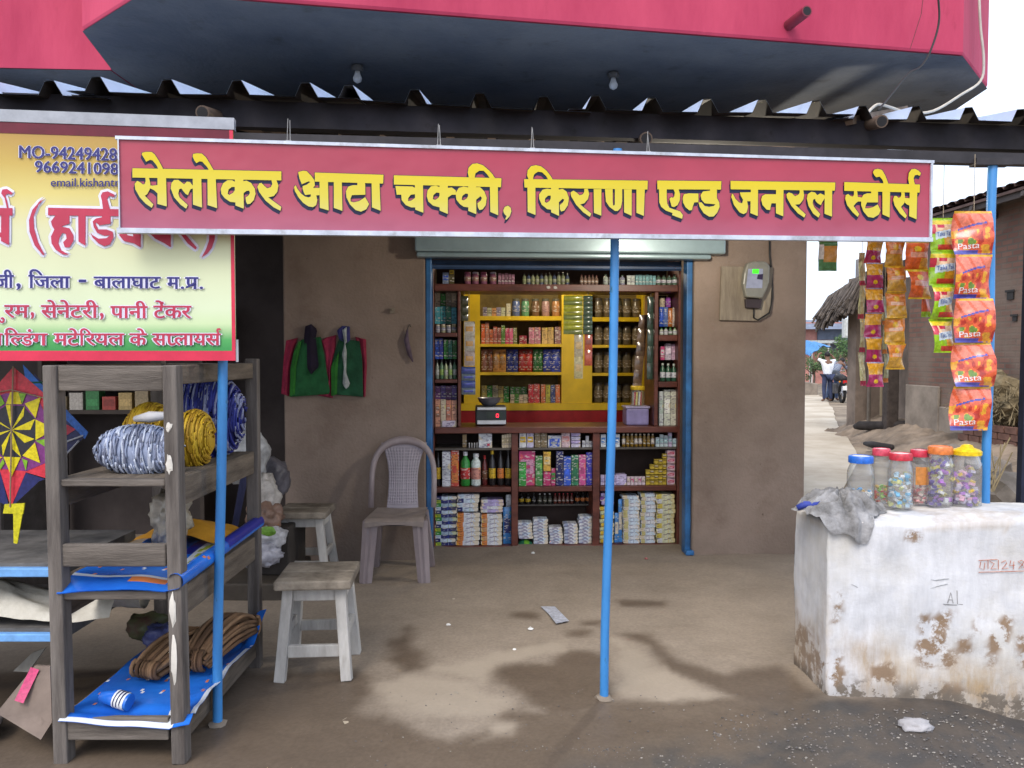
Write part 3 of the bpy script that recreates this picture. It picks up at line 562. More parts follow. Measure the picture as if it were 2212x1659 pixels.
line(red2, [('रम', 40, 255, 400), ('ु', -12, 36, 508, None, 556), (',', 275, 297, 460, None, 520), ('सेनेटरी', 365, 868, 352), (',', 888, 912, 465, None, 525), ('पानी', 980, 1302, 358), ('टेंकर', 1360, 1690, 352)], 400, 510, .004)
line(redl, [('ब', -80, 22, 652), ('\u093f', 42, 150, 600), ('ल', 92, 190, 652, .72), ('ड', 188, 285, 652), ('ं', 250, 272, 612, None, 636), ('ग', 285, 418, 652), ('मटे', 478, 700, 605), ('\u093f', 705, 800, 605), ('रयल', 758, 1098, 652), ('के', 1148, 1295, 605), ('स', 1350, 1470, 652), ('प', 1472, 1548, 652, .66), ('लायस', 1540, 1950, 652)], 652, 755, .0)
for sgm, mb_ in (([(1640, 238), (1725, 192), (1735, 206), (1652, 252)], navl),): mb_.tess([[(T3(x), Y3(y)) for x, y in sgm]], lambda x, y: BAN.hit(x, y, -.0085))
redl.tess([[(T3(x), Y3(y)) for x, y in [(1925, 655), (1912, 625), (1920, 605), (1945, 602), (1958, 618), (1945, 620), (1932, 622), (1936, 640), (1945, 655)]]], lambda x, y: BAN.hit(x, y, -.0085))
put_text(nav2, 'MO-94249428', 42, 252, 314, 341, FB, 0, None, .9, .03); put_text(nav3, '9669241098', 76, 255, 347, 372, FB, 0, None, .9, .03); put_text(nav4, 'email.kishantr', 110, 258, 385, 403, FB, 0, None, .5, .0)
put_text(g_, 'MO-94249428', 42, 252, 314, 341, fnb(.0045), 0, None, 2.2, .03); put_text(g_, '9669241098', 76, 255, 347, 372, fnb(.0045), 0, None, 2.2, .03)
g_.build('letter_glow', glow, bn, fixn=False)
lr = mat('banner_letter_red', (.40, .035, .075), .45, .1); lnv = mat('banner_letter_navy', (.03, .03, .16), .45, .1)
for x_, m_ in ((bigl([(0, 0)], .0062), lr), (redl, lr), (red2, lr), (navl, lnv), (nav2, lnv), (nav3, lnv), (nav4, lnv)): x_.build('lettering', m_, bn, fixn=False)
# ============================================================ DISPLAY COUNTER in the opening
wood = mat('red_brown_laminate', (.10, .028, .02), .4, .3, 5, .06, 40, spec=.4, col2=(.15, .045, .03), stretch=(1, 1, 4))
cu = lambda px, w=0: CAB.U(px, w, 900)
cz = lambda py, w=0: CAB.Z(py, w)
cf = lambda u, w, z: CAB.at(u, w, z)
cab = thing('display_counter', (.36, 6.2, 0), 'red brown shop counter with open shelves framing the serving hatch', 'counter')
def cpart(name, rects, m=wood, bev=.004):
    mb = MB()
    for (x0, x1, y0, y1, w0, w1) in rects: mb.box(cu(x0), cu(x1), w0, w1, cz(y1), cz(y0), 0, cf)
    return mb.build(name, m, cab, bevel=bev)
DEP = .36
cpart('side_panel', [(931, 938, 540, 1188, .004, DEP)]); cpart('side_panel', [(1464, 1480, 540, 1188, 0, DEP)])
cpart('upright', [(989, 995, 630, 921, 0, DEP)]); cpart('upright', [(1413, 1421, 630, 921, 0, DEP)])
cpart('upright', [(1105, 1119, 936, 1178, 0, DEP)]); cpart('upright', [(1281, 1296, 936, 1178, 0, DEP)])
cpart('top_beam', [(939, 1463, 614, 629, .001, DEP)])
cpart('worktop', [(939, 1463, 922, 935, -.02, .42)]); cpart('plinth', [(939, 1463, 1178, 1188, .001, DEP)])
for (x0, x1, y0, y1) in ((939, 988, 719, 728), (939, 988, 819, 827), (1422, 1463, 723, 736), (1422, 1463, 825, 837), (939, 1104, 1051, 1062), (1120, 1280, 1051, 1062), (1297, 1463, 1051, 1062)):
    cpart('shelf', [(x0, x1, y0, y1, .002, DEP)])
shm = mat('shelf_glass_edge', (.10, .09, .08), .3, .2)
for (x0, x1, y0, y1) in ((939, 1104, 968, 972), (1120, 1280, 968, 972), (1297, 1463, 968, 972), (1120, 1280, 1100, 1103)): cpart('shelf', [(x0, x1, y0, y1, .02 if y0 < 1000 else .2, DEP)], shm, 0)
bk = mat('counter_back', (.045, .03, .026), .8, .2)
cpart('back_panel', [(939, 1463, 936, 1178, DEP + .001, DEP + .012)], bk, 0); cpart('back_panel', [(939, 988, 630, 921, DEP + .001, DEP + .012)], bk, 0); cpart('back_panel', [(1422, 1463, 630, 921, DEP + .001, DEP + .012)], bk, 0); cpart('back_panel', [(939, 1463, 560, 613, DEP + .001, DEP + .012)], bk, 0)
# ------------------------------------------------------------ small goods
R2 = random.Random(5)
def jit(c, k=.12): f = 1 + R2.uniform(-k, k); return tuple(max(0, min(1, x * f)) for x in c)
def place(px0, px1, pyt, pyb, w, fr): # width, height, base of a good that stands on a board
    u0 = fr.U(px0, w, 900); u1 = fr.U(px1, w, 900); zb = fr.Z(pyb, 0) + .0015; zt = fr.Z(pyt, w); return u0, u1, zb, max(zt, zb + .01)
def carton(px0, px1, pyt, pyb, w, fr, c, acc, label, cat, group=None, dep=None, name='carton', band=(.35, .75), zb=None):
    u0, u1, z0, z1 = place(px0, px1, pyt, pyb, w, fr)
    if zb is not None: z1 += 0; z0 = zb
    d = dep or min(.12, (u1 - u0)); f = lambda u, w_, z: fr.at(u, w_, z); mb = MB(); e = .0012; du = u1 - u0; dz = z1 - z0
    mb.box(u0 + .0008, u1 - .0008, w, w + d, z0, z1, 0, f)
    if acc: mb.box(u0 + du * .1, u1 - du * .1, w - e, w - .0001, z0 + dz * band[0], z0 + dz * band[1], 1, f); mb.box(u0 + du * .2, u1 - du * .3, w - e * 2, w - e - .0001, z0 + dz * (band[0] + (band[1] - band[0]) * .35), z0 + dz * (band[0] + (band[1] - band[0]) * .6), 2, f)
    return mb.build(name, [flatp(*c), flatp(*(acc or c)), flat(*jit(c, .5))], label=label, cat=cat, group=group)
def bottle(px0, px1, pyt, pyb, w, fr, c, lab, cap, label, cat='bottle', group=None, neck=.38, sh=.68, name='bottle', jar=False):
    u0, u1, z0, z1 = place(px0, px1, pyt, pyb, w, fr); r = (u1 - u0) / 2 * .96; h = z1 - z0; ctr = fr.at((u0 + u1) / 2, w + r, z0); mb = MB()
    if jar: prof = [(r * .9, 0), (r, h * .04), (r, h * .25), (r * 1.01, h * .26), (r * 1.01, h * .6), (r, h * .61), (r * .98, h * .8), (r * .86, h * .86), (r * .9, h * .861), (r * .9, h * .98), (r * .7, h)]; mi = [0, 0, 0, 1, 1, 0, 0, 0, 2, 2]; mi = [0, 0, 0, 1, 1, 0, 0, 2, 2, 2]
    else: prof = [(r * .85, 0), (r, h * .03), (r, h * .2), (r * 1.012, h * .205), (r * 1.012, h * (sh - .18)), (r, h * (sh - .175)), (r * .96, h * sh), (r * neck, h * .84), (r * neck, h * .88), (r * (neck + .1), h * .881), (r * (neck + .1), h * .99), (r * .2, h)]; mi = [0, 0, 0, 1, 1, 0, 0, 0, 2, 2, 2]
    mb.lathe(ctr, prof, 14, mi); return mb.build(name, [flat(*c, .25, .5), flatp(*lab), flat(*cap, .35)], smooth=35, label=label, cat=cat, group=group)
def packs(px0, px1, pyt, pyb, n, w, fr, cols, label, group, cat='packet', dep=.12, name='soap_packet', wob=.006, cross=False):
    u0 = fr.U(px0, w, 900); u1 = fr.U(px1, w, 900); zb = fr.Z(pyb, 0) + .0015; zt = fr.Z(pyt, w); h = (zt - zb) / n
    for k in range(n):                        # each packet of the pile lies on the one below
        c = cols[k % len(cols)]; mb = MB(); a = R2.uniform(-wob, wob); z0 = zb + k * h; q = min(h * .36, .008); du = u1 - u0
        sk = R2.uniform(-.05, .05); sg = R2.uniform(-.02, .02)
        def f(u, v, z, a=a, sk=sk, sg=sg): return fr.at(u + a, w + v + sk * (u - u0) + R2.uniform(-.0015, .0015), z + min(0, sg * .0) + R2.uniform(-.0006, .0006))
        xs = [(0, q), (.04, .001), (.3, 0), (.32, 0), (.62, 0), (.64, 0), (.96, .001), (1, q)]
        ms = [0, 0, 0, 1, 0, 2, 0]; vs = []
        for x_, qq in xs: vs += [f(u0 + du * x_, 0 + qq * .5, z0 + .0004 + qq), f(u0 + du * x_, 0 + qq * .5, z0 + h - .0006 - qq), f(u0 + du * x_, dep - qq, z0 + h - .0006 - qq), f(u0 + du * x_, dep - qq, z0 + .0004 + qq)]
        fs = []; mm = []
        for i in range(7):
            for j in range(4): fs.append((i * 4 + j, (i + 1) * 4 + j, (i + 1) * 4 + (j + 1) % 4, i * 4 + (j + 1) % 4)); mm.append([0, 1, 0, 0, 2, 0, 0][i])
        fs += [(0, 1, 2, 3), (31, 30, 29, 28)]; mm += [0, 0]; mb.add(vs, fs, mm)
        mb.build(name, [flatp(*c[0]), flatp(*c[1]), flatp(*c[2])], label=label, cat=cat, group=group)
def pouch(px0, px1, pyt, pyb, w, fr, c, acc, label, cat='packet', group=None, T=.03, name='snack_pouch'):
    u0, u1, z0, z1 = place(px0, px1, pyt, pyb, w, fr); mb = MB(); sd_ = R2.random() * 50
    def fr_(sgn):
        def g(a, b):
            t = T * (max(0, math.sin(math.pi * a)) * max(0, math.sin(math.pi * b))) ** .5 * (1 + .35 * noise.noise(Vector((a * 3, b * 3, sd_))))
            return fr.at(u0 + (u1 - u0) * a, w + T * .6 - sgn * t * .55, z0 + (z1 - z0) * b)
        return g
    pm = lambda a, b: 1 if .3 < b < .68 and .14 < a < .86 else (2 if b > .86 or b < .1 else 0)
    mb.grid(8, 10, fr_(1), pm); mb.grid(8, 10, fr_(-1), pm); return mb.build(name, [flatp(*c, .3, .6), flatp(*acc, .3, .6), flat(*jit(c, .4), .3, .6)], smooth=True, label=label, cat=cat, group=group)
W_, CR, YL, RD, GN, BL, NV, PK, LV, TN, OR, TL, DK, BR = (.62,.64,.68), (.6,.52,.38), (.62,.42,.03), (.45,.03,.03), (.03,.24,.04), (.03,.09,.5), (.02,.025,.14), (.5,.05,.18), (.42,.36,.62), (.36,.25,.12), (.6,.2,.05), (.04,.28,.32), (.02,.018,.02), (.14,.06,.03)
PB = (.52, .62, .72)
# lowest shelf, left bay
LB = 1178
packs(938, 985, 1070, LB, 14, .03, CAB, [(NV, (.3,.42,.05), (.4,.45,.6)), (PB, NV, (.3,.42,.05)), (NV, PB, BL), ((.3,.4,.5), GN, NV)], 'navy striped packet in the tall pile at the counter bottom, far left', 'navy striped packets piled at the counter bottom')
packs(985, 1036, 1106, LB, 7, .03, CAB, [(W_, OR, CR)], 'white packet with orange print in the second pile from the left, counter bottom', 'orange printed white packets, second pile')
packs(986, 1034, 1066, 1106, 4, .035, CAB, [(PB, NV, (.3,.42,.05)), (W_, PB, NV)], 'pale blue packet on top of the orange printed pile at lower left', 'pale blue packets lying on the orange printed pile') if 0 else None
zt_p = None
def packs_on(px0, px1, pyt, pyb, *a, **k): packs(px0, px1, pyt, pyb, *a, **k)
packs_on(986, 1034, 1066, 1105, 4, .03, CAB, [(PB, NV, (.3,.42,.05)), (W_, PB, NV)], 'pale blue packet lying on top of the orange printed pile at lower left', 'pale blue packets on the orange printed pile')
packs(1039, 1085, 1109, LB, 7, .03, CAB, [(W_, OR, CR), (W_, (.55,.3,.15), TN)], 'white packet with orange print in the pile touching the upright blue pouch', 'orange printed white packets, third pile')
packs_on(1038, 1087, 1078, 1108, 4, .03, CAB, [(LV, W_, LV), (W_, LV, W_), (LV, LV, W_)], 'lavender packet lying on the pile beside the upright blue pouch', 'lavender packets on the third pile')
pouch(1087, 1105, 1095, LB, .05, CAB, (.04,.2,.5), NV, 'tall blue pouch standing against the upright of the left lower bay', T=.03)
pouch(1093, 1105, 1068, 1150, .09, CAB, (.5,.55,.6), (.3,.35,.4), 'shiny silver pouch tucked behind the tall blue pouch', T=.02)
# middle bay: bottles behind, five white piles in front
for i, x in enumerate((1121, 1135)): bottle(x, x + 12, 1066, 1100, .22, CAB, DK, YL, DK, 'small dark bottle with a yellow label, left end of the lower middle shelf', group='yellow labelled bottles at the left end')
bottle(1149, 1158, 1064, 1100, .22, CAB, DK, DK, DK, 'plain black bottle between the yellow labelled and silver capped bottles')
for i in range(3): bottle(1162 + i * 11, 1171 + i * 11, 1066, 1100, .22, CAB, (.05,.05,.04), (.1,.1,.06), (.6,.6,.62), 'small bottle with a silver cap on the lower middle shelf', group='silver capped bottles')
for i in range(5): bottle(1196 + i * 9, 1204 + i * 9, 1066, 1100, .22, CAB, (.12,.03,.02), (.16,.06,.04), (.5,.03,.05), 'small brown bottle with a red cap on the lower middle shelf', group='red capped bottles')
for i in range(3): bottle(1243 + i * 12, 1254 + i * 12, 1064, 1100, .22, CAB, DK, OR, DK, 'dark bottle with an orange label, right end of the lower middle shelf', group='orange labelled bottles at the right end')
wp = [(W_, (.5,.55,.66), W_), (PB, W_, (.5,.55,.7)), (W_, W_, (.4,.45,.6))]
packs(1119, 1151, 1128, 1166, 5, .04, CAB, wp, 'white packet of the leftmost pile in the lower middle bay, above a green pouch', 'white packets, middle bay pile one', dep=.1)
mb = MB(); u0 = cu(1121, .03); u1 = cu(1150, .03); z0 = cz(LB) + .002; mb.grid(10, 4, lambda a, b: CAB.at(u0 + (u1 - u0) * a, .035 + .1 * b, z0 + .028 * (math.sin(math.pi * a) * .7 + .3) * (1 if 0 < b < 1 else .1)), lambda a, b: int(a > .35 and a < .8)); mb.build('green_pouch', [flat(.02,.13,.08), flat(.12,.32,.03)], smooth=True, label='green pouch squashed under the leftmost white pile', cat='packet')
packs(1153, 1185, 1121, LB, 8, .04, CAB, wp, 'white packet of the tall second pile in the lower middle bay', 'white packets, middle bay pile two', dep=.1)
packs(1187, 1216, 1139, LB, 6, .04, CAB, wp, 'white packet of the lowest pile, third in the lower middle bay', 'white packets, middle bay pile three', dep=.1)
packs(1218, 1248, 1131, LB, 6, .04, CAB, [wp[0], (W_, (.3,.35,.5), PB)], 'white packet of the fourth pile in the lower middle bay', 'white packets, middle bay pile four', dep=.1, wob=.006)
packs(1251, 1280, 1116, LB, 8, .04, CAB, wp, 'white packet of the rightmost and tallest pile in the lower middle bay', 'white packets, middle bay pile five', dep=.1)
# right bay
packs(1297, 1327, 1096, LB, 9, .04, CAB, [((.6,.64,.5), YL, W_), (W_, (.5,.55,.3), W_)], 'white packet with yellow print in the pile behind the middle post', 'yellow printed packets behind the post', dep=.1)
packs(1298, 1326, 1066, 1095, 3, .05, CAB, [((.18,.05,.26), LV, PK), (NV, (.2,.06,.3), LV)], 'purple packet on top of the pile behind the middle post', 'purple packets behind the post', dep=.1)
for i in range(2): pouch(1329 + i * 8, 1338 + i * 8, 1110 - i * 30, LB, .05 + .01 * i, CAB, (.05,.2,.5), (.6,.55,.45), 'narrow upright blue and white packet right of the middle post', group='narrow upright packets', T=.02)
pouch(1323, 1346, 1066, 1112, .04, CAB, (.5,.5,.05), OR, 'crumpled green and orange packet wedged at the top of the lower right bay', T=.02) if 0 else None
packs(1347, 1383, 1072, LB, 13, .03, CAB, [(PB, CR, NV), (W_, (.5,.45,.2), PB), (PB, (.5,.45,.2), W_)], 'pale blue packet in the tall left pile of the lower right bay', 'pale blue packets, right bay left pile', wob=.006)
packs(1385, 1417, 1067, LB, 13, .03, CAB, [(PB, (.5,.45,.2), W_), (W_, CR, NV)], 'pale blue packet in the tall middle pile of the lower right bay', 'pale blue packets, right bay middle pile', wob=.006)
packs(1419, 1459, 1069, LB, 10, .03, CAB, [((.62,.64,.45), W_, YL), ((.6,.6,.42), (.6,.5,.1), W_)], 'creamy yellow packet in the fat pile at the lower right corner', 'creamy yellow packets, right corner', wob=.007)
# second shelf
S2 = 1051
bottle(940, 952, 975, S2, .06, CAB, DK, YL, DK, 'dark bottle with a yellow label at the far left of the middle shelf', sh=.72)
carton(955, 973, 974, S2, .04, CAB, W_, (.45,.48,.52), 'tall white carton standing left of the red carton', 'box', band=(.3, .6)); carton(974, 991, 972, S2, .04, CAB, (.48,.06,.04), OR, 'tall red carton standing between white carton and green bottle', 'box', band=(.1, .9))
bottle(994, 1016, 975, S2, .04, CAB, GN, RD, W_, 'green bottle with a white cap and red label', sh=.7); bottle(1017, 1039, 979, S2, .04, CAB, (.6,.68,.66), (.55,.25,.2), W_, 'white bottle with a pink label beside the green bottle', sh=.74, neck=.5)
bottle(1041, 1053, 983, S2, .08, CAB, (.12,.02,.02), BR, RD, 'dark red bottle between white and black bottles')
for x, lb, nm in ((1056, YL, 'black bottle with a yellow label and yellow neck'), (1074, OR, 'black bottle with a round orange label'), (1091, YL, 'black bottle with a yellow label against the first upright')): bottle(x, x + 15, 972, S2, .06, CAB, DK, lb, YL if x == 1056 else DK, nm, sh=.66)
carton(1121, 1137, 998, S2, .03, CAB, GN, (.05,.4,.08), 'short green carton in front of the pink carton', 'box'); carton(1121, 1156, 974, S2, .06, CAB, PK, (.6,.3,.45), 'pink carton with white flecks at the left of the middle bay', 'box')
carton(1157, 1172, 985, S2, .04, CAB, (.05,.2,.05), (.1,.34,.1), 'plain green carton beside the pink carton', 'box'); carton(1174, 1190, 1019, S2, .04, CAB, (.4,.03,.12), PK, 'small crimson carton under the orange carton', 'box')
carton(1174, 1190, 976, 1019.5, .04, CAB, (.6,.36,.06), (.65,.55,.3), 'orange yellow carton standing on the small crimson carton', 'box'); carton(1191, 1200, 1012, S2, .04, CAB, (.4,.04,.14), GN, 'narrow crimson and green carton', 'box')
for x0, x1, y, c, l in ((1202, 1217, 975, NV, 'dark navy'), (1218, 1234, 987, BL, 'bright blue'), (1235, 1250, 984, (.03,.2,.1), 'dark green'), (1251, 1266, 983, (.5,.08,.25), 'pink'), (1267, 1280, 978, (.04,.04,.36), 'violet blue')): carton(x0, x1, y, S2, .04, CAB, c, jit(c, .4), l + ' carton in the row of cartons on the middle shelf', 'box', band=(.1, .9))
for i in range(4): carton(1298 + i * 9, 1306 + i * 9, 1027, S2, .05, CAB, (.5,.44,.62), LV, 'lilac soap box laid in the low row behind the middle post', 'box', 'lilac soap boxes')
carton(1332, 1354, 1026, S2, .04, CAB, (.5,.44,.66), (.55,.5,.7), 'wide lilac box right of the middle post', 'box')
for i in range(5): carton(1355 + i * 8, 1362.5 + i * 8, 1031, S2, .04, CAB, (.6,.5,.55), PK if i % 2 else CR, 'pinkish white soap box in the low row right of the post', 'box', 'pinkish soap boxes')
YB = (.50, .37, .04)
for k, (x, tops) in enumerate(((1396, 3), (1405, 4), (1414, 5), (1423, 5), (1432, 6))):
    zs = [S2 - q * 11.5 for q in range(tops + 1)]
    for q in range(tops): carton(x, x + 8.6, zs[q] - 11.3, zs[q] + .15 if q else S2, .04, CAB, jit(YB, .08), (.16,.1,.02) if (k + q) % 2 else None, 'small yellow box in the stepped yellow stack at the right', 'box', 'stepped stack of yellow boxes', band=(.3, .8))
for q in range(5): carton(1442, 1459, S2 - (q + 1) * 15.4, S2 - q * 15.4 + (.15 if q else 0), .04, CAB, (.58,.42,.48), (.45,.05,.12), 'pink and white box stacked beside the yellow stack', 'box', 'pink and white boxes at the right edge')
# thin shelf under the worktop
S3 = 968
for i in range(4):
    mb = MB(); c = CAB.at(cu(1013 + i * 5.5, .05), .05, cz(955, .05)); mb.lathe(Vector((0, 0, 0)), [(.001, 0), (.016, 0), (.016, .012), (.001, .012)], 14); mb.v = [Vector((c.x + p.z * .5, c.y + p.x * .4, cz(S3) + .02 + p.y * 1.25)) for p in mb.v]; mb.build('round_tin', flat(.6,.6,.62), smooth=30, label='small white disc tin in the row left of the white box', cat='tin', group='white disc tins')
carton(1034, 1063, 936, S3, .04, CAB, (.6,.64,.68), None, 'white box with a red dot under the worktop', 'box'); 
mb = MB(); c = CAB.at(cu(1055, .038), .038, cz(960, .038)); mb.box(-.01, .01, -.001, 0, -.009, .009, 0, lambda x, y, z: c + CAB.u * x + CAB.n * (-y) + Vector((0, 0, z)))
o_ = [o for o in COL.objects if o.name.startswith('carton')][-1]; mb.build('red_dot', flat(.6,.05,.1), o_)
for i in range(4): carton(1084 + i * 5.2, 1089 + i * 5.2, 939 - i, S3, .04, CAB, CR, (.4,.33,.2), 'thin cream booklet box left of the first upright', 'box', 'thin cream boxes')
carton(999, 1008, 938, S3, .1, CAB, TN, None, 'tan triangular pack behind the disc tins', 'box')
carton(1122, 1137, 935, S3, .04, CAB, W_, YL, 'white and yellow box pair, left one, beside the first upright', 'box'); carton(1138, 1153, 935, S3, .04, CAB, (.5,.48,.66), YL, 'lavender and yellow box beside the white and yellow one', 'box')
for i in range(2): carton(1155 + i * 14, 1168 + i * 14, 936, S3, .05, CAB, (.2,.15,.08), (.24,.18,.1), 'plain brown carton on the thin shelf', 'box', 'plain brown cartons')
carton(1184, 1212, 941, S3, .035, CAB, (.55,.6,.66), BL, 'white box with a broad blue panel', 'box', band=(.05, .75)); carton(1213, 1232, 934, S3, .04, CAB, (.55,.42,.46), (.5,.2,.2), 'pale pink box beside the blue panelled box', 'box')
for q in range(4): carton(1234, 1254, S3 - (q + 1) * 8, S3 - q * 8 + (.1 if q else 0), .04, CAB, LV if q % 2 else (.58,.55,.7), None, 'lavender soap box in the short stack under the worktop', 'box', 'lavender soap boxes')
for q in range(3): carton(1258 + q * 7.5, 1265 + q * 7.5, (952, 942, 954)[q], S3, .045, CAB, (.5,.52,.56), (.4,.42,.46), 'small grey white box at the right of the lavender stack', 'box', 'small grey white boxes')
for i in range(3): carton(1298 + i * 15, 1309 + i * 15, 939, S3, .04, CAB, (.58,.64,.68), (.08,.2,.5), 'white and blue tube box near the middle post', 'box', 'white and blue tube boxes')
for i in range(8): bottle(1344 + i * 9, 1352 + i * 9, 938, S3, .05, CAB, (.22,.13,.02), (.6,.56,.5) if i in (0, 3, 4, 7) else (.24,.15,.03), (.45,.42,.36), 'small amber bottle in the row right of the post', group='amber bottles', sh=.8, neck=.5)
for q in range(5): carton(1417 + q * 9, 1425 + q * 9, (946, 940, 942, 936, 948)[q], S3, .045, CAB, (.5,.6,.64) if q != 3 else (.56,.48,.66), (.3,.5,.55), 'pale blue box at the right end of the thin shelf', 'box', 'pale blue boxes at the right end')
# left column
def rowgoods(x0, x1, yt, yb, n, w, cols, label, group, kind='carton', lab=None, cap=None, fr=CAB, jar=False, name=None):
    q = (x1 - x0) / n
    for i in range(n):
        c = jit(cols[i % len(cols)]); y = yt + R2.uniform(0, 3)
        if kind == 'carton': carton(x0 + q * i + .3, x0 + q * (i + 1) - .3, y, yb, w, fr, c, jit(c, .6), label, 'box', group)
        elif kind == 'pouch': pouch(x0 + q * i, x0 + q * (i + 1), y, yb, w, fr, c, jit(c, .6), label, group=group)
        else: bottle(x0 + q * i + .3, x0 + q * (i + 1) - .3, y, yb, w, fr, c, (lab or [c])[i % len(lab or [c])], (cap or [DK])[i % len(cap or [DK])], label, group=group, jar=jar, name=name or 'bottle')
rowgoods(940, 987, 700, 719, 4, .04, [(.3,.3,.34), (.36,.34,.2)], 'pale capped tub in the front row of the upper left column', 'pale tubs, upper left column', 'bottle', [(.2,.2,.3)], [CR], jar=True, name='jar')
rowgoods(940, 987, 662, 699, 4, .13, [(.08,.4,.5), TL, (.03,.22,.14)], 'teal carton in the second row of the upper left column', 'teal cartons, upper left column'); rowgoods(940, 987, 633, 661, 4, .20, [CR, GN, (.3,.28,.2)], 'green and cream packet at the top of the upper left column', 'top packets, upper left column')
rowgoods(940, 958, 731, 776, 2, .1, [BL, (.04,.06,.4)], 'bright blue carton in the middle left column', 'blue cartons, middle left column'); rowgoods(959, 987, 733, 776, 3, .1, [GN, (.03,.2,.14)], 'dark green carton in the middle left column', 'green cartons, middle left column')
rowgoods(940, 987, 777, 819, 5, .04, [(.2,.24,.2), (.1,.2,.12), (.3,.36,.2)], 'slim greenish bottle in the middle left column', 'slim bottles, middle left column', 'bottle', [(.4,.42,.4), (.25,.4,.1)], [DK])
rowgoods(940, 987, 832, 865, 4, .14, [(.16,.05,.2), (.1,.06,.25)], 'purple box at the back of the lower left column', 'purple boxes, lower left column'); rowgoods(940, 987, 862, 922, 4, .04, [(.6,.3,.2), CR, (.6,.24,.16)], 'salmon orange carton in the lower left column', 'salmon cartons, lower left column')
carton(955, 986, 908, 922, .025, CAB, (.55,.5,.62), None, 'small white box lying in front of the salmon cartons', 'box')
# right column
rowgoods(1424, 1462, 706, 723, 4, .04, [(.5,.55,.45), (.6,.6,.62), (.14,.2,.12)], 'small white bottle in the upper right column', 'white bottles, upper right column', 'bottle', [W_], [GN])
rowgoods(1424, 1462, 662, 704, 4, .12, [BL, (.12,.2,.5), OR, (.5,.45,.4)], 'blue or orange packet in the upper right column', 'packets, upper right column', 'pouch'); rowgoods(1424, 1462, 640, 660, 3, .2, [CR, (.3,.08,.4), (.06,.25,.55)], 'round topped tub at the top of the upper right column', 'tubs, upper right column', 'bottle', jar=True, name='jar', cap=[CR, (.4,.1,.5), (.1,.35,.6)])
rowgoods(1436, 1462, 742, 778, 2, .1, [(.58,.5,.6), (.6,.4,.55)], 'white and pink box in the middle right column', 'white and pink boxes'); carton(1426, 1435, 748, 778, .1, CAB, PK, W_, 'narrow magenta box in the middle right column', 'box')
rowgoods(1426, 1462, 784, 825, 3, .04, [(.03,.1,.06)], 'dark green bottle with white labels in the middle right column', 'dark green bottles', 'bottle', [W_], [(.5,.55,.5)])
rowgoods(1434, 1462, 842, 922, 2, .06, [(.56,.6,.52), (.6,.6,.5)], 'tall pale carton in the lower right column', 'tall pale cartons'); carton(1424, 1433, 846, 922, .05, CAB, (.55,.6,.6), (.4,.5,.45), 'narrow white carton at the left of the lower right column', 'box')
# top row over the hatch
S4 = 614
carton(957, 970, 590, S4, .05, CAB, (.2,.25,.36), BL, 'blue grey box at the left end of the top row', 'box'); carton(971, 982, 584, S4, .05, CAB, (.1,.08,.03), YL, 'dark box with a bright yellow top in the top row', 'box', band=(.7, .98))
for i, x in enumerate((1003, 1020, 1038, 1058)): bottle(x, x + 15, 588, S4, .05, CAB, (.25,.09,.15), (.3,.16,.12), (.4,.36,.46) if i % 2 else (.28,.05,.12), 'dusky pink jar in the top row left half', group='dusky pink jars', jar=True, name='jar')
rowgoods(1076, 1112, 590, S4, 5, .05, [(.28,.13,.18)], 'dusty rose box in the top row', 'dusty rose boxes'); rowgoods(1128, 1230, 588, S4, 11, .05, [(.2,.22,.12), (.08,.1,.16), (.3,.32,.2)], 'small dark bottle in the top row above the hatch', 'dark bottles over the hatch', 'bottle', [(.32,.36,.16), (.4,.42,.3)], [DK])
rowgoods(1252, 1292, 592, S4, 5, .05, [(.2,.13,.1)], 'brownish bottle in the top row', 'brownish bottles', 'bottle', [(.4,.26,.18)], [(.2,.06,.05)]); rowgoods(1302, 1350, 590, S4, 4, .05, [(.4,.46,.4), (.3,.3,.4)], 'pale bottle in the top row near the post', 'pale bottles near the post', 'bottle', [(.5,.55,.5)], [(.2,.3,.2)])
rowgoods(1353, 1370, 591, S4, 2, .05, [(.5,.55,.5)], 'white and green box in the top row right of the post', 'white and green boxes'); rowgoods(1371, 1415, 592, S4, 6, .05, [(.12,.3,.32)], 'teal box in the top row right half', 'teal boxes in the top row'); rowgoods(1416, 1462, 590, S4, 4, .05, [(.08,.14,.1)], 'dark bottle with a white label at the right end of the top row', 'white labelled bottles at the right end', 'bottle', [W_], [DK])
# ============================================================ YELLOW SHELVES at the back of the shop
YP = Plane((CAB.at(0, 1.5, 0)).xy, (CAB.at(1.9, 1.5, 0)).xy)
ym = mat('yellow_shelf_paint', (.66, .45, .012), .45, .15, 3, spec=.4); yf = lambda u, w, z: YP.at(u, w, z)
ys = thing('yellow_shelf_unit', (YP.at(.9, 0, 0).x, YP.at(.9, 0, 0).y, 0), 'bright yellow wall shelves behind the counter over a dark red base', 'shelf unit')
def ypart(name, x0, x1, y0, y1, w0, w1, m=ym):
    mb = MB(); mb.box(YP.U(x0, 0, 800), YP.U(x1, 0, 800), w0, w1, YP.Z(y1), YP.Z(y0), 0, yf); return mb.build(name, m, ys)
ypart('upright', 1002, 1037, 620, 871, 0, .3); ypart('upright', 1213, 1279, 620, 871, 0, .3); ypart('upright', 1388, 1420, 620, 871, 0, .3)
YR = {}
for y0, y1 in ((683, 692), (743, 749), (804, 810)):
    ypart('shelf', 1037.3, 1212.7, y0, y1, .002, .3); ypart('shelf', 1279.3, 1387.7, y0 + 2, y1 + 2, .002, .3)
ypart('bottom_rail', 985, 1420, 871.3, 886, -.01, .3); zr = YP.Z(886)
